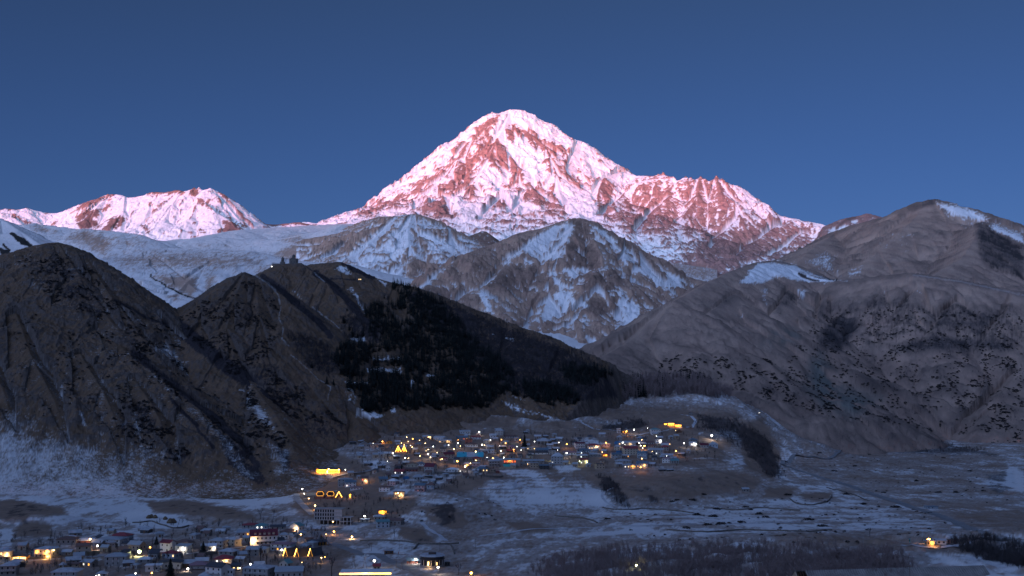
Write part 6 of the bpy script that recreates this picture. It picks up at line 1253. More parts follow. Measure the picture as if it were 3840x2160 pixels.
def pick(xyz, polys, n, holes=(), seed=1, warp=10., soft=5):
    X, Y, Z = xyz; U, V = proj(X, Y, Z); wu = U + warp * fbm(X / 45, Y / 45, 4); wv = V + warp * fbm(X / 45 + 20, Y / 45, 4); m = np.zeros(U.shape)
    for p in polys: m = np.maximum(m, polymask(wu, wv, p, soft))
    for p in holes: m = m * (1 - polymask(wu, wv, p, 4))
    m = m * (m > .25) * np.clip(.6 + 1.2 * fbm(X / 25, Y / 25, 3), .15, 1); w_ = m.ravel() / m.sum(); g = np.random.default_rng(seed); i = g.choice(w_.size, n, replace=True, p=w_)
    j = g.normal(0, 1.5, (n, 2)); return np.stack([X.ravel()[i] + j[:, 0], Y.ravel()[i] + j[:, 1], Z.ravel()[i] - .6], 1)
FOREST = [T(R5, (690,125),(770,130),(880,170),(960,230),(1080,270),(1150,370),(1230,440),(1300,520),(1390,580),(1500,680),(1600,770),(1640,900),(1500,990),(1480,1030),(1390,1060),(1200,1070),(1050,1080),(980,1050),(750,1085),(640,1100),(490,1112),(478,1010),(360,920),(365,880),(530,905),(540,790),(560,700),(640,560),(560,560),(520,410),(490,350),(540,300),(660,300),(740,290),(760,240),(730,190)),
  T(R5, (330,600),(460,580),(560,600),(640,600),(670,660),(520,700),(500,850),(380,860),(290,780),(250,700)), T(R5, (1960,780),(2100,740),(2290,790),(2380,820),(2280,870),(2140,900),(2000,860)), T(R5, (1700,880),(1950,900),(2120,960),(2100,1040),(1900,1050),(1600,960))]
CLEAR = [T(R5, (545,640),(700,650),(760,640),(800,710),(560,720)), T(R5, (500,760),(800,755),(790,810),(680,810),(510,790)), T(R5, (700,340),(800,330),(880,400),(760,410)), T(R5, (1090,700),(1180,690),(1215,760),(1150,740)), T(R5, (830,850),(870,860),(860,915),(830,905)), T(R5, (690,1050),(745,1045),(740,1110),(690,1110)), T(R5, (960,800),(1040,800),(1000,850),(900,860))]
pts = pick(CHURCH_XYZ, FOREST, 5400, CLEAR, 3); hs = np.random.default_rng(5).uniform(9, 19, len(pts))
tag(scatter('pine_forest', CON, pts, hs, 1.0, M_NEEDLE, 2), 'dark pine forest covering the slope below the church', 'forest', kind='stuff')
pts = pick(GROUND_XYZ, [[(2327,1440),(2360,1430),(2420,1440),(2425,1490),(2340,1500)], [(2458,1430),(2476,1432),(2500,1470),(2466,1490)], [(2530,1425),(2620,1425),(2700,1440),(2726,1462),(2640,1455)], [(2285,1425),(2400,1425),(2405,1450),(2300,1455)]], 230, (), 4, 4); hs = np.random.default_rng(6).uniform(14, 26, len(pts))
tag(scatter('pine_wood', CON, pts, hs, 1.0, M_NEEDLE, 3), 'dark pine blocks among the bare poplars behind the village', 'forest', kind='stuff')
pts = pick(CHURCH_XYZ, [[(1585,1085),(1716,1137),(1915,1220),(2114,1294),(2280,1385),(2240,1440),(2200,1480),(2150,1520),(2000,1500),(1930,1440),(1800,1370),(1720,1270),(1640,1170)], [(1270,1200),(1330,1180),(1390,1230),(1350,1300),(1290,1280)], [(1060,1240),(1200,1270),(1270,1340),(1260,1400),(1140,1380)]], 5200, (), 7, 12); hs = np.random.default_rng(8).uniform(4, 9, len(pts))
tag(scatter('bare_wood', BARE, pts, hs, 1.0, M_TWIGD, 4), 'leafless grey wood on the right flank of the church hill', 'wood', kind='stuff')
pts = pick(GROUND_XYZ, [[(2232,1475),(2280,1440),(2420,1418),(2600,1422),(2700,1438),(2742,1468),(2742,1496),(2600,1484),(2400,1492),(2300,1522),(2240,1512)]], 1500, (), 9, 5); hs = np.random.default_rng(8).uniform(14, 24, len(pts))
tag(scatter('poplar_wood', POP, pts, hs, 1.0, M_TWIG, 5), 'pale leafless poplar wood at the mouth of the side valley', 'wood', kind='stuff')
pts = pick(GROUND_XYZ, [[(2040,2120),(2120,2085),(2300,2068),(2700,2058),(3000,2062),(3200,2075),(3380,2090),(3430,2170),(2040,2180),(1990,2150)]], 4600, (), 12, 14, 26); hs = np.random.default_rng(9).uniform(3.2, 7.0, len(pts))
tag(scatter('thicket', BARE, pts, hs, 1.0, M_TWIG, 6), 'broad leafless thicket along the bottom right of the valley', 'thicket', kind='stuff')
pts = pick(GROUND_XYZ, [[(2610,1560),(2760,1575),(2880,1640),(2925,1720),(2945,1800),(2880,1790),(2790,1690),(2700,1640),(2610,1610)], [(2235,1780),(2290,1790),(2350,1860),(2360,1910),(2320,1900),(2260,1840)], [(3560,2040),(3700,2020),(3860,2060),(3860,2130),(3700,2110)], [(2260,1590),(2400,1570),(2440,1600),(2330,1622)], [(2970,1600),(3200,1610),(3500,1650),(3700,1690),(3600,1700),(3300,1680)]], 3000, (), 13, 8); hs = np.random.default_rng(10).uniform(3, 6.5, len(pts))
tag(scatter('scrub', BARE, pts, hs, 1.15, M_TWIGD, 7), 'dark leafless scrub on the bluff and along the river', 'scrub', kind='stuff')
BUSH = []
for s in range(5):
    g = random.Random(90 + s); v = []; f = []
    for i in range(44):
        a = g.random() * 6.283; e = g.uniform(.1, 1.4); r_ = g.uniform(.6, 1.0); c = (math.cos(a) * math.cos(e) * r_ * .7, math.sin(a) * math.cos(e) * r_ * .7, math.sin(e) * r_ * .8); k = len(v); q = .36
        v += [(c[0] + g.uniform(-q, q), c[1] + g.uniform(-q, q), max(-.1, c[2] + g.uniform(-q, q))) for _ in range(3)]; f.append((k, k+1, k+2))
    BUSH.append((np.array(v, np.float32), np.array(f, np.int32)))
def bushes(name, xyz, polys, n, lo, hi, seed, label):
    pts = pick(xyz, polys, n, (), seed, 20); g = np.random.default_rng(seed); d = fbm(pts[:, 0] / 40, pts[:, 1] / 40, 4) > (.02 if name == 'bushes' else -.2); pts = pts[d]; hs = g.uniform(lo, hi, len(pts))
    tag(scatter(name, BUSH, pts, hs, 1.2, M_BUSH, seed), label, 'bushes', kind='stuff')
bushes('bushes', LEFT_XYZ, [[(60,960),(184,925),(330,990),(430,1110),(640,1225),(930,1440),(1080,1660),(1000,1800),(820,1620),(700,1520),(480,1340),(358,1245),(199,1140)], [(430,1480),(560,1480),(720,1700),(640,1740),(450,1620)]], 4200, 1.3, 3.2, 21, 'dark juniper bushes dotting the left hillside')
bushes('bushes', LEFT_XYZ, [[(0,1060),(330,1250),(600,1440),(700,1600),(400,1650),(0,1560)]], 700, 1.2, 2.6, 25, 'sparse dark bushes on the grassy left slope')
bushes('bushes', CHURCH_XYZ, [[(660,1200),(745,1140),(845,1078),(919,1030),(990,1070),(1040,1140),(1045,1250),(1000,1350),(1150,1480),(1300,1600),(1000,1560),(760,1320)]], 4200, 1.3, 3.0, 22, 'dark juniper bushes dotting the church hill')
bushes('bushes', RIGHT_XYZ, [[(3060,1180),(3300,1150),(3840,1180),(3840,1690),(3500,1620),(3100,1560),(2900,1480),(2980,1300)], [(2500,1330),(2900,1350),(3050,1500),(3100,1560),(2700,1440),(2450,1400)], [(3000,1400),(3840,1420),(3840,1690),(3400,1600)]], 6500, 1.6, 4.0, 23, 'dark scrub speckling the right mountainside')
bushes('bushes', GROUND_XYZ, [[(2300,1880),(2900,1860),(3300,1880),(3700,1950),(3300,2030),(2400,2030)], [(2950,1700),(3700,1700),(3800,1900),(3300,1850)], [(1200,1850),(1900,1860),(1900,1950),(1300,1960)]], 900, .8, 2.0, 24, 'low bushes scattered over the frosty valley floor')

pts = pick(GROUND_XYZ, [[(1290,1640),(1500,1610),(1900,1620),(2400,1600),(2700,1650),(2680,1720),(2500,1760),(2200,1750),(1900,1760),(1700,1840),(1500,1850),(1350,1800)], [(1180,1850),(1520,1880),(1500,1960),(1200,1960)]], 800, (), 31, 6); hs = np.random.default_rng(32).uniform(3, 7.5, len(pts))
tag(scatter('garden_trees', BARE, pts, hs, 1.1, M_TWIGD, 33), 'leafless garden trees and bushes between the upper village houses', 'trees', kind='stuff')
pts = pick(GROUND_XYZ, [[(0,2010),(500,1960),(1000,1950),(1200,1960),(1250,2060),(1200,2160),(0,2160)]], 480, (), 34, 6); hs = np.random.default_rng(35).uniform(3, 7, len(pts))
tag(scatter('garden_trees', BARE, pts, hs, 1.1, M_TWIGD, 36), 'leafless garden trees and bushes between the lower village houses', 'trees', kind='stuff')
# ---- sheds and outbuildings that fill the gaps between the houses
def outbuildings():
    taken = [(o.location.x, o.location.y) for o in bpy.data.objects if o.get('category') in ('house', 'cabin', 'hall', 'hotel', 'guest house', 'lodge', 'hut')]; protos = []; g = random.Random(77)
    for w_, rf, kd in (('g', 'l', 'gable'), ('t', 'g', 'gable'), ('s', 'k', 'shed'), ('g', 'n', 'gable'), ('d', 'l', 'shed'), ('s', 'g', 'hip')):
        t = empty('outbuilding', (0, 0, -500)); a, b, h, r = g.uniform(5.5, 9), g.uniform(4, 6), g.uniform(2.2, 3.6), g.uniform(1.0, 2.0)
        obj('wall', wall_mesh(kd, a, b, h, r), WALL[w_], t); obj('roof', roof_mesh(kd, a, b, r, h, .35), ROOF[rf], t); obj('door', MB().box(-.6, .6, -b/2 - .06, -b/2 + .1, -.3, 2.0), WALL['b'], t); obj('window', MB().box(a*.28 - .4, a*.28 + .4, -b/2 - .05, -b/2 + .1, 1.0, 1.9), M_GLASS, t); protos.append(t)
    for polys, n, lab, grp in (([[(1360,1650),(1500,1630),(1900,1615),(2300,1625),(2520,1640),(2600,1690),(2560,1745),(2300,1750),(2000,1755),(1800,1790),(1600,1840),(1420,1810),(1290,1780)]], 130, 'small plain outbuilding squeezed between the upper village houses', 'outbuildings of the upper village'), ([[(10,2040),(300,1990),(600,1980),(1000,1985),(1230,1990),(1200,2080),(900,2140),(10,2150)]], 55, 'small plain outbuilding squeezed between the lower village houses', 'outbuildings of the lower village')):
        for p in pick(GROUND_XYZ, polys, n * 4, (), 40 + n, 3):
            if n <= 0: break
            if any((p[0] - x) ** 2 + (p[1] - y) ** 2 < 90 for x, y in taken): continue
            taken.append((p[0], p[1])); n -= 1; src = g.choice(protos); o = src if src.location.z < -400 else dup(src, (0, 0, 0)); o.location = (p[0], p[1], float(ground_z(p[0], p[1]))); o.rotation_euler = (0, 0, g.uniform(-.5, .5)); s_ = g.uniform(.85, 1.25); o.scale = (s_, s_, s_); tag(o, lab, 'outbuilding', grp)
outbuildings()
# ---- single trees
def mk_conifer(name, u, v, hpx, label, wide=.24, seed=3, xyz=None):
    p = gnd(u, v) if xyz is None else terr_z(xyz, u, v); h = hpx * mpp(p); t = tag(empty(name, p), label, 'tree')
    vv, ff = conifer_arrays(seed, 13, 13, r=wide); vv = vv * h; o = tri_mesh('crown', vv, ff, M_NEEDLE); o.parent = t
    obj('trunk', MB().tube((0, 0, -1), (0, 0, h * .9), h * .018, .04), M_TRUNK, t); return t
def bigtree_arrays(seed, h, spread):
    g = random.Random(seed); br = []
    def grow(a, d, L, r, n):
        b = a + d * L; br.append((a, b, r, r * .62))
        if n == 0: return
        for i in range(3 if n > 1 else 4):
            nd = (d + Vector((g.uniform(-1, 1), g.uniform(-1, 1), g.uniform(-.15, .6))) * spread).normalized(); grow(a + (b - a) * g.uniform(.6, 1), nd, L * g.uniform(.55, .8), r * .6, n - 1)
    grow(Vector((0, 0, -.5)), Vector((g.uniform(-.1, .1), 0, 1)).normalized(), h * .36, h * .024, 4); return br
def mk_bare(u, v, hpx, label, spread=.6, seed=1, cat='tree'):
    p = gnd(u, v); h = hpx * mpp(p); t = tag(empty('bare_tree', p), label, cat); br = bigtree_arrays(seed, h, spread); m = MB()
    m.tube(*br[0][:2], br[0][2], br[0][3], 6); obj('trunk', m, M_TRUNK, t); m = MB()
    for a, b, r0, r1 in br[1:]: m.tube(a, b, max(r0, .03), max(r1, .02), 3)
    obj('branches', m, M_TWIGD, t); return t
mk_conifer('spruce', *uv('G', 1432, 482), 55, 'great dark spruce rising among the upper village houses', .24, 3)
mk_conifer('spruce', *uv('B', 1060, 1400), 72, 'big dark spruce at the bottom, left of the plum-roofed house', .30, 4)
mk_conifer('spruce', *uv('B', 1725, 935), 46, 'dense dark evergreen beside the teal-doored shed', .36, 5)
mk_conifer('spruce', *uv('B', 785, 760), 32, 'dark evergreen behind the tall white house', .38, 6)
mk_conifer('spruce', *uv('F', 1215, 920), 24, 'dark tree between the plum-roofed and rust-roofed houses', .34, 7)
LP = [(1288,1212,32), (1320,1262,36), (1362,1262,28), (1442,1120,18), (1300,1165,16), (1185,1205,14), (1500,1122,18), (1168,1380,26), (1225,1440,32), (1250,1445,26), (1375,1170,16), (1302,1455,26), (1310,1240,26), (1340,1270,22), (1470,1190,18)]
for i, (u, v, h) in enumerate(LP):
    t = mk_conifer('pine_tree', u, v, h, 'lone dark pine on the grass slope left of the forest', .26, 30 + i, CHURCH_XYZ); t['group'] = 'lone pines left of the forest'
for reg, x, y, h, lab, sp_, sd in [('C',1950,1400,100,'wide bare tree with many branches at the bottom, right of the cabins',.75,11),('C',520,1120,78,'tallest slim bare poplar in front of the maroon-roofed guest house',.22,12),('C',300,1080,55,'slim bare poplar left of the tallest one',.22,13),('C',645,1165,60,'slim bare poplar right of the tallest one',.2,14),('C',1385,1350,62,'bare tree below the middle A-frame cabin',.5,15),('C',1515,1310,34,'small bare tree right of the one below the middle cabin',.6,16),('C',1130,1080,36,'bushy bare tree beside the leftmost A-frame cabin',.8,17),
   ('C',520,250,48,'round bare tree on the snowy slope above the red roof',.8,18),('C',785,230,40,'bare tree right of the round one on the snowy slope',.5,19),('E',850,610,42,'leaning bare tree on the bank below the red-roofed house',.6,20),('E',250,630,26,'forked bare tree on the snowy meadow',.6,21),('E',345,830,28,'bare tree above the bend of the road',.6,22),('E',2140,1380,58,'gnarled bare tree right of the round restaurant',.5,23),('A',1000,760,34,'broad bare tree left of the brown-roofed house',.9,24),('A',1060,1235,30,'bare tree below the road, left of the tiny hut',.7,25),('A',1385,1235,26,'slender bare tree right of the tiny hut',.6,26),
   ('B',1400,330,22,'bare tree at the edge of the haystack meadow',.7,27),('B',1720,420,30,'bare tree on the grey slope right of the haystacks',.6,28),('B',1100,640,28,'twiggy bare tree behind the tall white house',.7,29),('B',2050,560,26,'bare tree above the grey hipped roofs',.7,30),('D',1360,760,34,'bare tree right of the narrow amber hut',.6,31),('D',1580,770,40,'clump of bare trees right of the amber-lit hut row',.5,32),('D',2080,1130,34,'bare trees beside the amber box hut',.6,33),('H',1340,470,20,'thin bare tree by the upper path',.6,34),('G',2380,470,34,'dark bare tree left of the white maroon-roofed house',.5,35)]:
    mk_bare(*uv(reg, x, y), h, lab, sp_, sd)
mk_bare(3447, 2185, 62, 'large bare tree in front of the long cattle barn', .75, 40); mk_bare(3262, 2012, 38, 'single upright bare tree on the frosty valley floor', .25, 41)
# ---- shrubs one can count on the valley floor
SHR = [(720,950),(895,938),(1020,1000),(745,1040),(795,1035),(870,1030),(1150,865),(1210,915),(1340,610),(1555,690),(1640,620),(2090,640),(1925,780),(2330,840),(2020,715),(1280,1015),(930,955),(600,985),(665,1045),(540,1065),(60,1010),(700,995),(1380,905),(1610,920),(1700,935),(1800,940),(2060,850),(2165,850),(1360,1055),(975,980),(640,860),(480,895),(450,905),(575,895),(1730,850),(1880,705),(1990,600),(1500,860),(2250,720),(1430,720)]
sb = None
for i, (x, y) in enumerate(SHR):
    p = gnd(2240 + x / 1.61, 1320 + y / 1.61)
    if p is None: continue
    if sb is None:
        vv = []; ff = []; n = 0
        for k_ in range(4): a, b = BUSH[k_]; vv.append(a * (1.0 if k_ == 0 else .75) + np.array([(0, 0, 0), (.8, .2, -.1), (-.8, .1, -.1), (.1, -.7, -.15)][k_], np.float32)); ff.append(b + n); n += len(a)
        sb = tri_mesh('shrub', np.concatenate(vv), np.concatenate(ff), M_BUSH); tag(sb, 'dark leafless shrub dotting the frosty valley floor', 'shrub', 'single shrubs on the valley floor'); sb.location = p; sb.scale = (3.2, 3.2, 2.4)
    else: s = rnd.uniform(2.2, 4.0); dup(sb, p, rnd.random() * 6, (s * 1.2, s, s * .7))

# ================================================================ POLES, WALLS, ROADS, SMALL THINGS
def pole(reg, x, y, ytop, label, kind='pole'):
    u, v = uv(reg, x, y); p = gnd(u, v); k = mpp(p); h = (y - ytop) / 5.3667 * k; t = tag(empty('utility_pole', p), label, 'utility pole', 'utility poles and pylons')
    if kind == 'pole': obj('post', MB().tube((0, 0, -1), (0, 0, h), .17, .11), M_WOOD, t); obj('crossarm', MB().box(-.9, .9, -.07, .07, h - .8, h - .62), M_WOOD, t)
    else:
        for s in (-1, 1): obj('leg', MB().tube((s * h * .17, 0, -1), (0, 0, h), .16, .1), M_WOOD, t)
        obj('crossarm', MB().box(-1.4, 1.4, -.08, .08, h - .9, h - .7), M_WOOD, t); obj('brace', MB().tube((-h * .09, 0, h * .45), (h * .09, 0, h * .45), .07), M_WOOD, t)
for a in [('E',20,1200,980,'left one of two A-shaped poles by the big bare tree','A'),('E',258,1240,1000,'right one of two A-shaped poles, left of the road lamp','A'),('E',890,1245,1010,'plain pole on the inner side of the road bend'),('E',1000,1275,1120,'short leaning double pole by the roadside','A'),('E',1768,892,710,'dark pole on the field above the round restaurant'),('E',2485,872,640,'tall dark pole at the right side of the snowy field'),('E',392,895,720,'pole beside the snowy meadow at the road'),('E',948,900,690,'thin pole above the wooden kiosk'),('C',1262,745,550,'pale tall pole left of the roadside lamp'),('C',2400,1240,1000,'lattice-like pole in the dark yard','A'),
   ('A',438,1095,935,'thin pole in front of the yellow-lit shed'),('A',2237,920,780,'thin pole above the steel-blue roof'),('A',985,1140,830,'pole on the road bank right of the amber balcony'),('F',252,1000,860,'left pole on the snowfield by the lodge'),('F',340,975,820,'right pole on the snowfield by the lodge'),('G',1792,905,750,'pole in front of the square stone house'),('G',925,900,770,'pole in front of the turquoise wall'),('G',615,740,560,'pole at the right end of the turquoise roof')]: pole(*a)
for u, v, h, lab, kd in ((3678, 2022, 24, 'left pair of slanting white poles beside the valley road', 'A'), (3800, 2024, 28, 'right slanting white pole beside the valley road', 'A'), (3414, 2215, 95, 'thick wooden post in front of the long cattle barn', 'pole')):
    pole('R5', u * 5.3667, v * 5.3667, (v - h) * 5.3667, lab, kd)
def barn_long():
    a = P(3020, 2141, 455); b = P(3690, 2121, 455); t = tag(empty('cattle_barn', (a[0], a[1], a[2]), math.atan2(b[1] - a[1], b[0] - a[0])), 'long cattle barn with pale corrugated roof and collapsed left end', 'barn'); L = math.hypot(b[0] - a[0], b[1] - a[1]); rise = 4.2; dz = b[2] - a[2]
    n = 150; v = []
    for i in range(n + 1):
        x = L * i / n; zz = dz * i / n + (.34 if i % 2 else 0); v += [(x, 0, zz), (x, -8.5, zz - rise), (x, -8.5, zz - rise - .1), (x, 0, zz - .12)]
    f = []
    for i in range(n): k = 4 * i; f += [(k, k+1, k+5, k+4), (k+2, k+3, k+7, k+6), (k+1, k+2, k+6, k+5)]
    obj('roof', MB().add(v, f), mat('corrugated_roof', (.22, .20, .19), .7, .3, .25), t); obj('roof', MB().add([(-4, 0, -.1), (L, 0, dz - .1), (L, 8.5, dz - rise), (-4, 8.5, -rise), (-4, 0, -.3), (L, 0, dz - .3), (L, 8.5, dz - rise - .2), (-4, 8.5, -rise - .2)], [(0,1,2,3),(4,7,6,5),(0,4,5,1),(1,5,6,2),(2,6,7,3),(3,7,4,0)]), ROOF['k'], t)
    obj('wall', MB().box(-4.5, L - .3, -7.9, -7.6, -9, -rise + .05 + min(dz, 0) - .5), WALL['g'], t); obj('gable_wall', MB().add([(-4.6, -7.9, -9), (-4.6, 7.9, -9), (-4.6, 7.9, -rise - .3), (-4.6, 0, -.35), (-4.6, -7.9, -rise - .3), (-4.2, -7.9, -9), (-4.2, 7.9, -9), (-4.2, 7.9, -rise - .3), (-4.2, 0, -.35), (-4.2, -7.9, -rise - .3)], [(0,1,2,3,4)[::-1], (5,6,7,8,9)] + [(i, (i+1) % 5, (i+1) % 5 + 5, i + 5) for i in range(5)]), WALL['t'], t)
    for i in range(4): obj('rafter', MB().tube((-3.6 + i * 1.1, 0, -.3), (-3.6 + i * 1.1, -8, -rise - .2), .12), WALL['b'], t)
barn_long()
def ribbon(name, pts, width, material, lift=.25, kind='structure', label=None, cat=None, height=0.0):
    """a strip laid over the ground through places seen in the photograph"""
    w_ = [gnd(u, v) for u, v in pts]; w_ = [q for q in w_ if q is not None]; fine = []
    for i in range(len(w_) - 1):
        p0, p1, p2, p3 = w_[max(i-1, 0)], w_[i], w_[i+1], w_[min(i+2, len(w_)-1)]; n = max(3, int((p2 - p1).length / 4))
        for j in range(n): t = j / n; fine.append(.5 * ((2*p1) + (p2 - p0) * t + (2*p0 - 5*p1 + 4*p2 - p3) * t*t + (3*p1 - p0 - 3*p2 + p3) * t**3))
    fine.append(w_[-1]); v = []; f = []; m = 5
    for i, q in enumerate(fine):
        d = fine[min(i+1, len(fine)-1)] - fine[max(i-1, 0)]; d.z = 0; d.normalize(); s = Vector((d.y, -d.x, 0)); zc = float(ground_z(q.x, q.y))
        if height:
            zz = zc; a = q - s * width / 2; b = q + s * width / 2; v += [(a.x, a.y, zz - 1.5), (a.x, a.y, zz + height), (b.x, b.y, zz + height), (b.x, b.y, zz - 1.5)]
        else:
            for k in range(m): a = q + s * width * (k / (m - 1) - .5); zz = max(float(ground_z(a.x, a.y)), zc - .3); v.append((a.x, a.y, zz * .5 + zc * .5 + lift))
    if height:
        for i in range(len(fine) - 1): k = 4 * i; f += [(k+j, k+j+1, k+j+5, k+j+4) for j in range(3)]
        f += [(0, 1, 2, 3), tuple(4 * (len(fine) - 1) + j for j in (3, 2, 1, 0))]
    else:
        for i in range(len(fine) - 1): f += [(m*i+k, m*i+k+1, m*(i+1)+k+1, m*(i+1)+k) for k in range(m - 1)]
    o = obj(name, MB().add(v, f), material); return tag(o, label, cat, kind=None if label else kind)
M_ROAD = mat('asphalt', (.19, .185, .19), .7, .2, .1); M_FROST = mat('frosty_road', (.26, .26, .28), .8, .25, .12); M_DIRT = mat('snowy_track', (.42, .42, .45), .9, .25, .15); M_STONE = mat('dry_stone', (.13, .115, .105), .9, .3, .6); M_LITW = mat('rendered_retaining_wall', (.40, .33, .24), .9, .2, .4)
ribbon('road', [uv('D', *q) for q in ((500,1075),(400,985),(300,880),(205,780),(170,690),(200,610),(300,545),(430,490),(560,445),(760,380),(900,320),(1050,280),(1250,240),(1600,190),(1820,150))], 7, M_FROST)
ribbon('road', [uv('C', *q) for q in ((2130,440),(1900,480),(1700,500),(1640,560),(1700,640),(1900,730),(2100,800),(2400,900),(2560,970))] + [uv('E', *q) for q in ((500,960),(720,1080),(900,1160),(1150,1260),(1400,1350),(1600,1400))], 8, M_ROAD)
ribbon('road', [uv('A', *q) for q in ((-60,1130),(300,1105),(700,1080),(1100,1055),(1500,1030),(1720,1020),(2000,1000),(2060,960))], 6, M_FROST)
ribbon('road', [uv('B', *q) for q in ((600,1010),(1000,975),(1300,965),(1540,935),(2000,880),(2400,830),(2600,800))] + [uv('C', *q) for q in ((250,800),(400,790))], 5, M_FROST)
ribbon('road', [(3860,2052),(3700,1998),(3560,1950),(3400,1895),(3280,1855),(3160,1815),(3060,1785),(2980,1760),(2935,1742),(2930,1730),(2960,1722),(3040,1712),(3130,1700),(3165,1686),(3150,1665),(3110,1645),(3040,1630),(2990,1625)], 11, M_ROAD)
ribbon('road', [uv('I', *q) for q in ((400,80),(520,100),(640,150),(690,215),(640,290),(540,330),(380,345),(200,365),(40,410))] + [uv('H', *q) for q in ((1500,350),(1240,392),(1060,410))], 5, M_DIRT)
ribbon('path', [(2040,1500),(2100,1540),(2150,1570),(2210,1600),(2290,1612),(2360,1610)], 4, M_DIRT); ribbon('path', [uv('E', *q) for q in ((1380,300),(1480,400),(1650,520),(1800,620),(1900,690))], 4, M_DIRT)
ribbon('path', [uv('G', *q) for q in ((500,1305),(800,1302),(1190,1305),(1240,1220),(1280,1150),(1500,1110),(1800,1070),(1860,1040))], 3, M_DIRT); ribbon('path', [uv('G', *q) for q in ((1880,1090),(1960,1190),(2060,1215),(2180,1130),(2240,1080))], 3, M_DIRT); ribbon('path', [uv('F', *q) for q in ((690,480),(800,550),(900,600),(1010,615))], 3.5, M_DIRT)
for pts, lab, mt, h in [([uv('A', *q) for q in ((450,1085),(700,1060),(1100,1040),(1500,1015),(1700,1010))], 'low stone wall along the road below the amber balcony house', M_STONE, 1.8), ([uv('A', *q) for q in ((1480,1000),(1700,975),(2000,960))], 'stone wall below the grey two-storey brown-gabled house', M_STONE, 2.6), ([uv('A', *q) for q in ((1980,815),(2200,795),(2480,770))], 'stone yard wall below the white two-storey house', M_STONE, 2.2),
   ([uv('G', *q) for q in ((945,412),(1130,420),(1320,412))], 'long retaining wall lit yellow left of the great spruce', M_LITW, 3.0), ([uv('F', *q) for q in ((1885,1000),(2100,1010),(2390,1005))], 'dark wall with a snowy top below the white garage', M_STONE, 2.6), ([uv('H', *q) for q in ((1575,835),(1700,842),(1810,815))], 'retaining wall lit warm below the big grey house', M_LITW, 3.6), ([uv('G', *q) for q in ((930,905),(1100,900),(1260,880))], 'pale retaining wall below the turquoise wall', M_LITW, 2.2),
   ([uv('B', *q) for q in ((300,330),(520,320),(690,300),(850,360),(1000,400),(1120,438),(1300,430),(1440,390))], 'dry stone field wall curving round the haystack meadow', M_STONE, 1.2), ([uv('D', *q) for q in ((370,690),(560,680))], 'long wall left of the hexagonal pods', M_LITW, 3.0), ([uv('B', *q) for q in ((1540,1010),(1800,975),(2010,950))], 'bank wall below the lane with the evergreen', M_STONE, 2.6), ([(2962,1872),(2990,1890),(3050,1895),(3105,1880),(3120,1858)], 'dry stone wall enclosing a brown field in the valley', M_STONE, 1.4), ([uv('G', *q) for q in ((550,1050),(800,1075),(1000,1062))], 'dark terrace wall under the red box shed', M_STONE, 1.8)]:
    ribbon('stone_wall', pts, .8, mt, label=lab, cat='wall', height=h)
for pts, lab, h in [([uv('E', *q) for q in ((160,700),(500,688),(800,695),(1100,715),(1330,750),(1700,765),(2150,745))], 'long dark field wall crossing the snowy meadow above the road bend', 1.3), ([uv('E', *q) for q in ((1330,757),(1290,810),(1240,862))], 'short field wall dropping left from the long dark wall', 1.2), ([uv('E', *q) for q in ((1980,775),(2020,840),(2045,900),(2060,960))], 'short field wall dropping right from the long dark wall', 1.2),
   ([(2260,1905),(2330,1912),(2420,1908),(2520,1916),(2600,1925)], 'low field wall at the foot of the brown bluff', 1.2), ([(2640,1905),(2760,1912),(2880,1906),(3000,1915)], 'low field wall across the middle of the valley floor', 1.1), ([(2500,1990),(2640,1996),(2800,1988),(2960,1994),(3120,1990)], 'straight field wall along the back edge of the thicket', 1.2), ([(3100,1830),(3180,1850),(3260,1880)], 'field wall slanting beside the valley road', 1.1), ([(2080,1935),(2180,1945),(2240,1962)], 'field wall below the snowy slope in the middle', 1.2)]:
    ribbon('stone_wall', pts, .9, M_STONE, label=lab, cat='wall', height=h)
ribbon('path', [(1800,2010),(1950,1990),(2100,1985),(2300,1975),(2500,1970),(2750,1965),(3000,1958)], 3.5, M_DIRT); ribbon('path', [(3380,2045),(3450,2050),(3540,2052),(3640,2035),(3720,2010)], 3.5, M_DIRT); ribbon('path', [(2300,1830),(2260,1850),(2270,1880),(2310,1900)], 3, M_DIRT)
# ---- haystacks
M_HAY = mat('old_hay', (.12, .085, .055), .95, .3, .8)
for i, (x, y, s, lab) in enumerate([(630,235,1.1,'leftmost haystack of the six on the meadow'),(685,225,1.2,'second haystack from the left on the meadow'),(760,232,1.1,'third haystack, right of the left pair'),(965,258,1.0,'lone haystack between the left three and the right pair'),(1063,332,1.5,'left haystack of the pair in the snowy meadow'),(1125,327,1.4,'right haystack of the pair in the snowy meadow')]):
    p = gnd(*uv('B', x, y)); m = MB().ring(0, 0, -.5, 1.2, 2.0 * s, 2.3 * s, 10).ring(0, 0, 1.2, 3.0 * s, 2.28 * s, .7 * s, 10); o = obj('haystack', m, M_HAY); o.location = p; tag(o, lab, 'haystack', 'haystacks on the meadow')
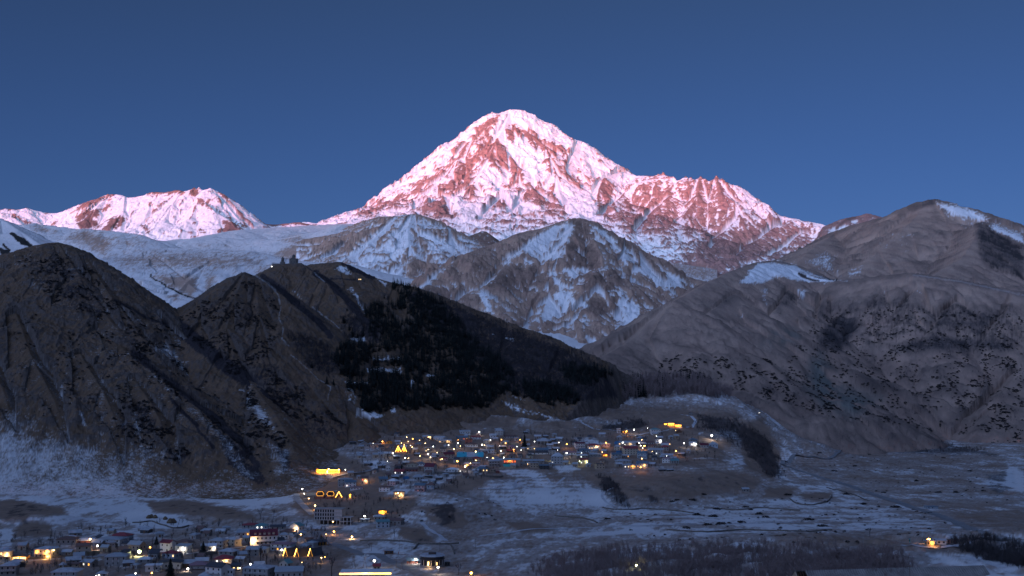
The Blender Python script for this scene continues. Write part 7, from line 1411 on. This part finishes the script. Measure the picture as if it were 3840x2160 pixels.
# ---- vehicles
def car(reg, x, y, body, van, rz, label):
    p = gnd(*uv(reg, x, y)); t = tag(empty('van' if van else 'parked_car', p + Vector((0, 0, .1)), R(rz)), label, 'van' if van else 'car'); L, H = (5.6, 2.3) if van else (4.3, 1.45)
    prof = [(-L/2, .35), (L/2, .35), (L/2, .95), (L/2 - (.7 if van else 1.0), 1.1), (L/2 - (1.2 if van else 1.7), H), (-L/2 + (.1 if van else .6), H), (-L/2, 1.0)]; obj('body', MB().prism(prof, -.88, .88), WALL[body], t)
    obj('window', MB().box(-L/2 + .9, L/2 - (1.5 if van else 1.9), -.91, -.87, H - .62, H - .12), M_GLASS, t)
    for sx in (-L*.31, L*.31):
        for sy in (-.9, .72): obj('wheel', MB().tube((sx, sy, .33), (sx, sy + .2, .33), .34, n=10), WALL['d'], t)
for a in [('C',1790,448,'w',1,5,'white van parked before the concrete hotel'),('C',1500,510,'s',0,10,'silver car parked below the white gabled house'),('C',1490,475,'u',0,10,'pale car parked behind the silver one'),('D',955,612,'w',0,8,'white car behind the A-frame hut'),('E',440,1290,'w',0,15,'white car beside the red-roofed kiosk'),('H',1340,408,'w',0,4,'left white car on the upper path'),('H',1532,412,'w',0,4,'right white car on the upper path'),('I',1095,590,'u',0,6,'pale car below the starburst floodlight'),('A',1230,985,'s',0,8,'silver car by the dark hedge'),('E',305,1000,'w',0,-20,'white car parked on the roadside by the dark yard')]: car(*a)
def cover(reg, x0, x1, yt, yb, label):
    u0, _ = uv(reg, x0, 0); u1, v = uv(reg, x1, yb); p = gnd((u0 + u1) / 2, v); k = mpp(p); W = (u1 - u0) * k; H = (yb - yt) / 5.3667 * k
    o = obj('tarpaulin', MB().prism([(-W/2, -.3), (W/2, -.3), (W/2 * .92, H * .7), (W*.2, H), (-W*.25, H * .95), (-W/2 * .95, H * .6)], 0, 4), mat('blue_tarpaulin', (.03, .12, .26), .6)); o.location = p; tag(o, label, 'tarpaulin')
cover('A', 2330, 2540, 1095, 1170, 'blue tarpaulin cover in front of the steel-blue-roofed house'); cover('F', 1240, 1370, 1055, 1110, 'bright blue tarpaulin below the red-roofed cottage'); cover('H', 880, 992, 505, 570, 'blue tarpaulin roof left of the long grey house'); cover('H', 880, 1045, 700, 735, 'dark blue tarpaulin on the two-storey grey house')
def billboard():
    p = gnd(*uv('E', 990, 972)); k = mpp(p); t = tag(empty('billboard', p), 'white and red billboard beside the wooden kiosk', 'billboard'); W = 120 / 5.3667 * k; H = 66 / 5.3667 * k
    for s in (-1, 1): obj('post', MB().tube((s * W*.35, .2, -1), (s * W*.35, .2, H), .12), M_POST, t)
    obj('panel', MB().box(-W/2, W/2, -.1, .1, .6, H), WALL['w'], t); obj('edging', MB().box(-W/2, -W*.38, -.15, -.103, .6, H), WALL['r'], t)
billboard()
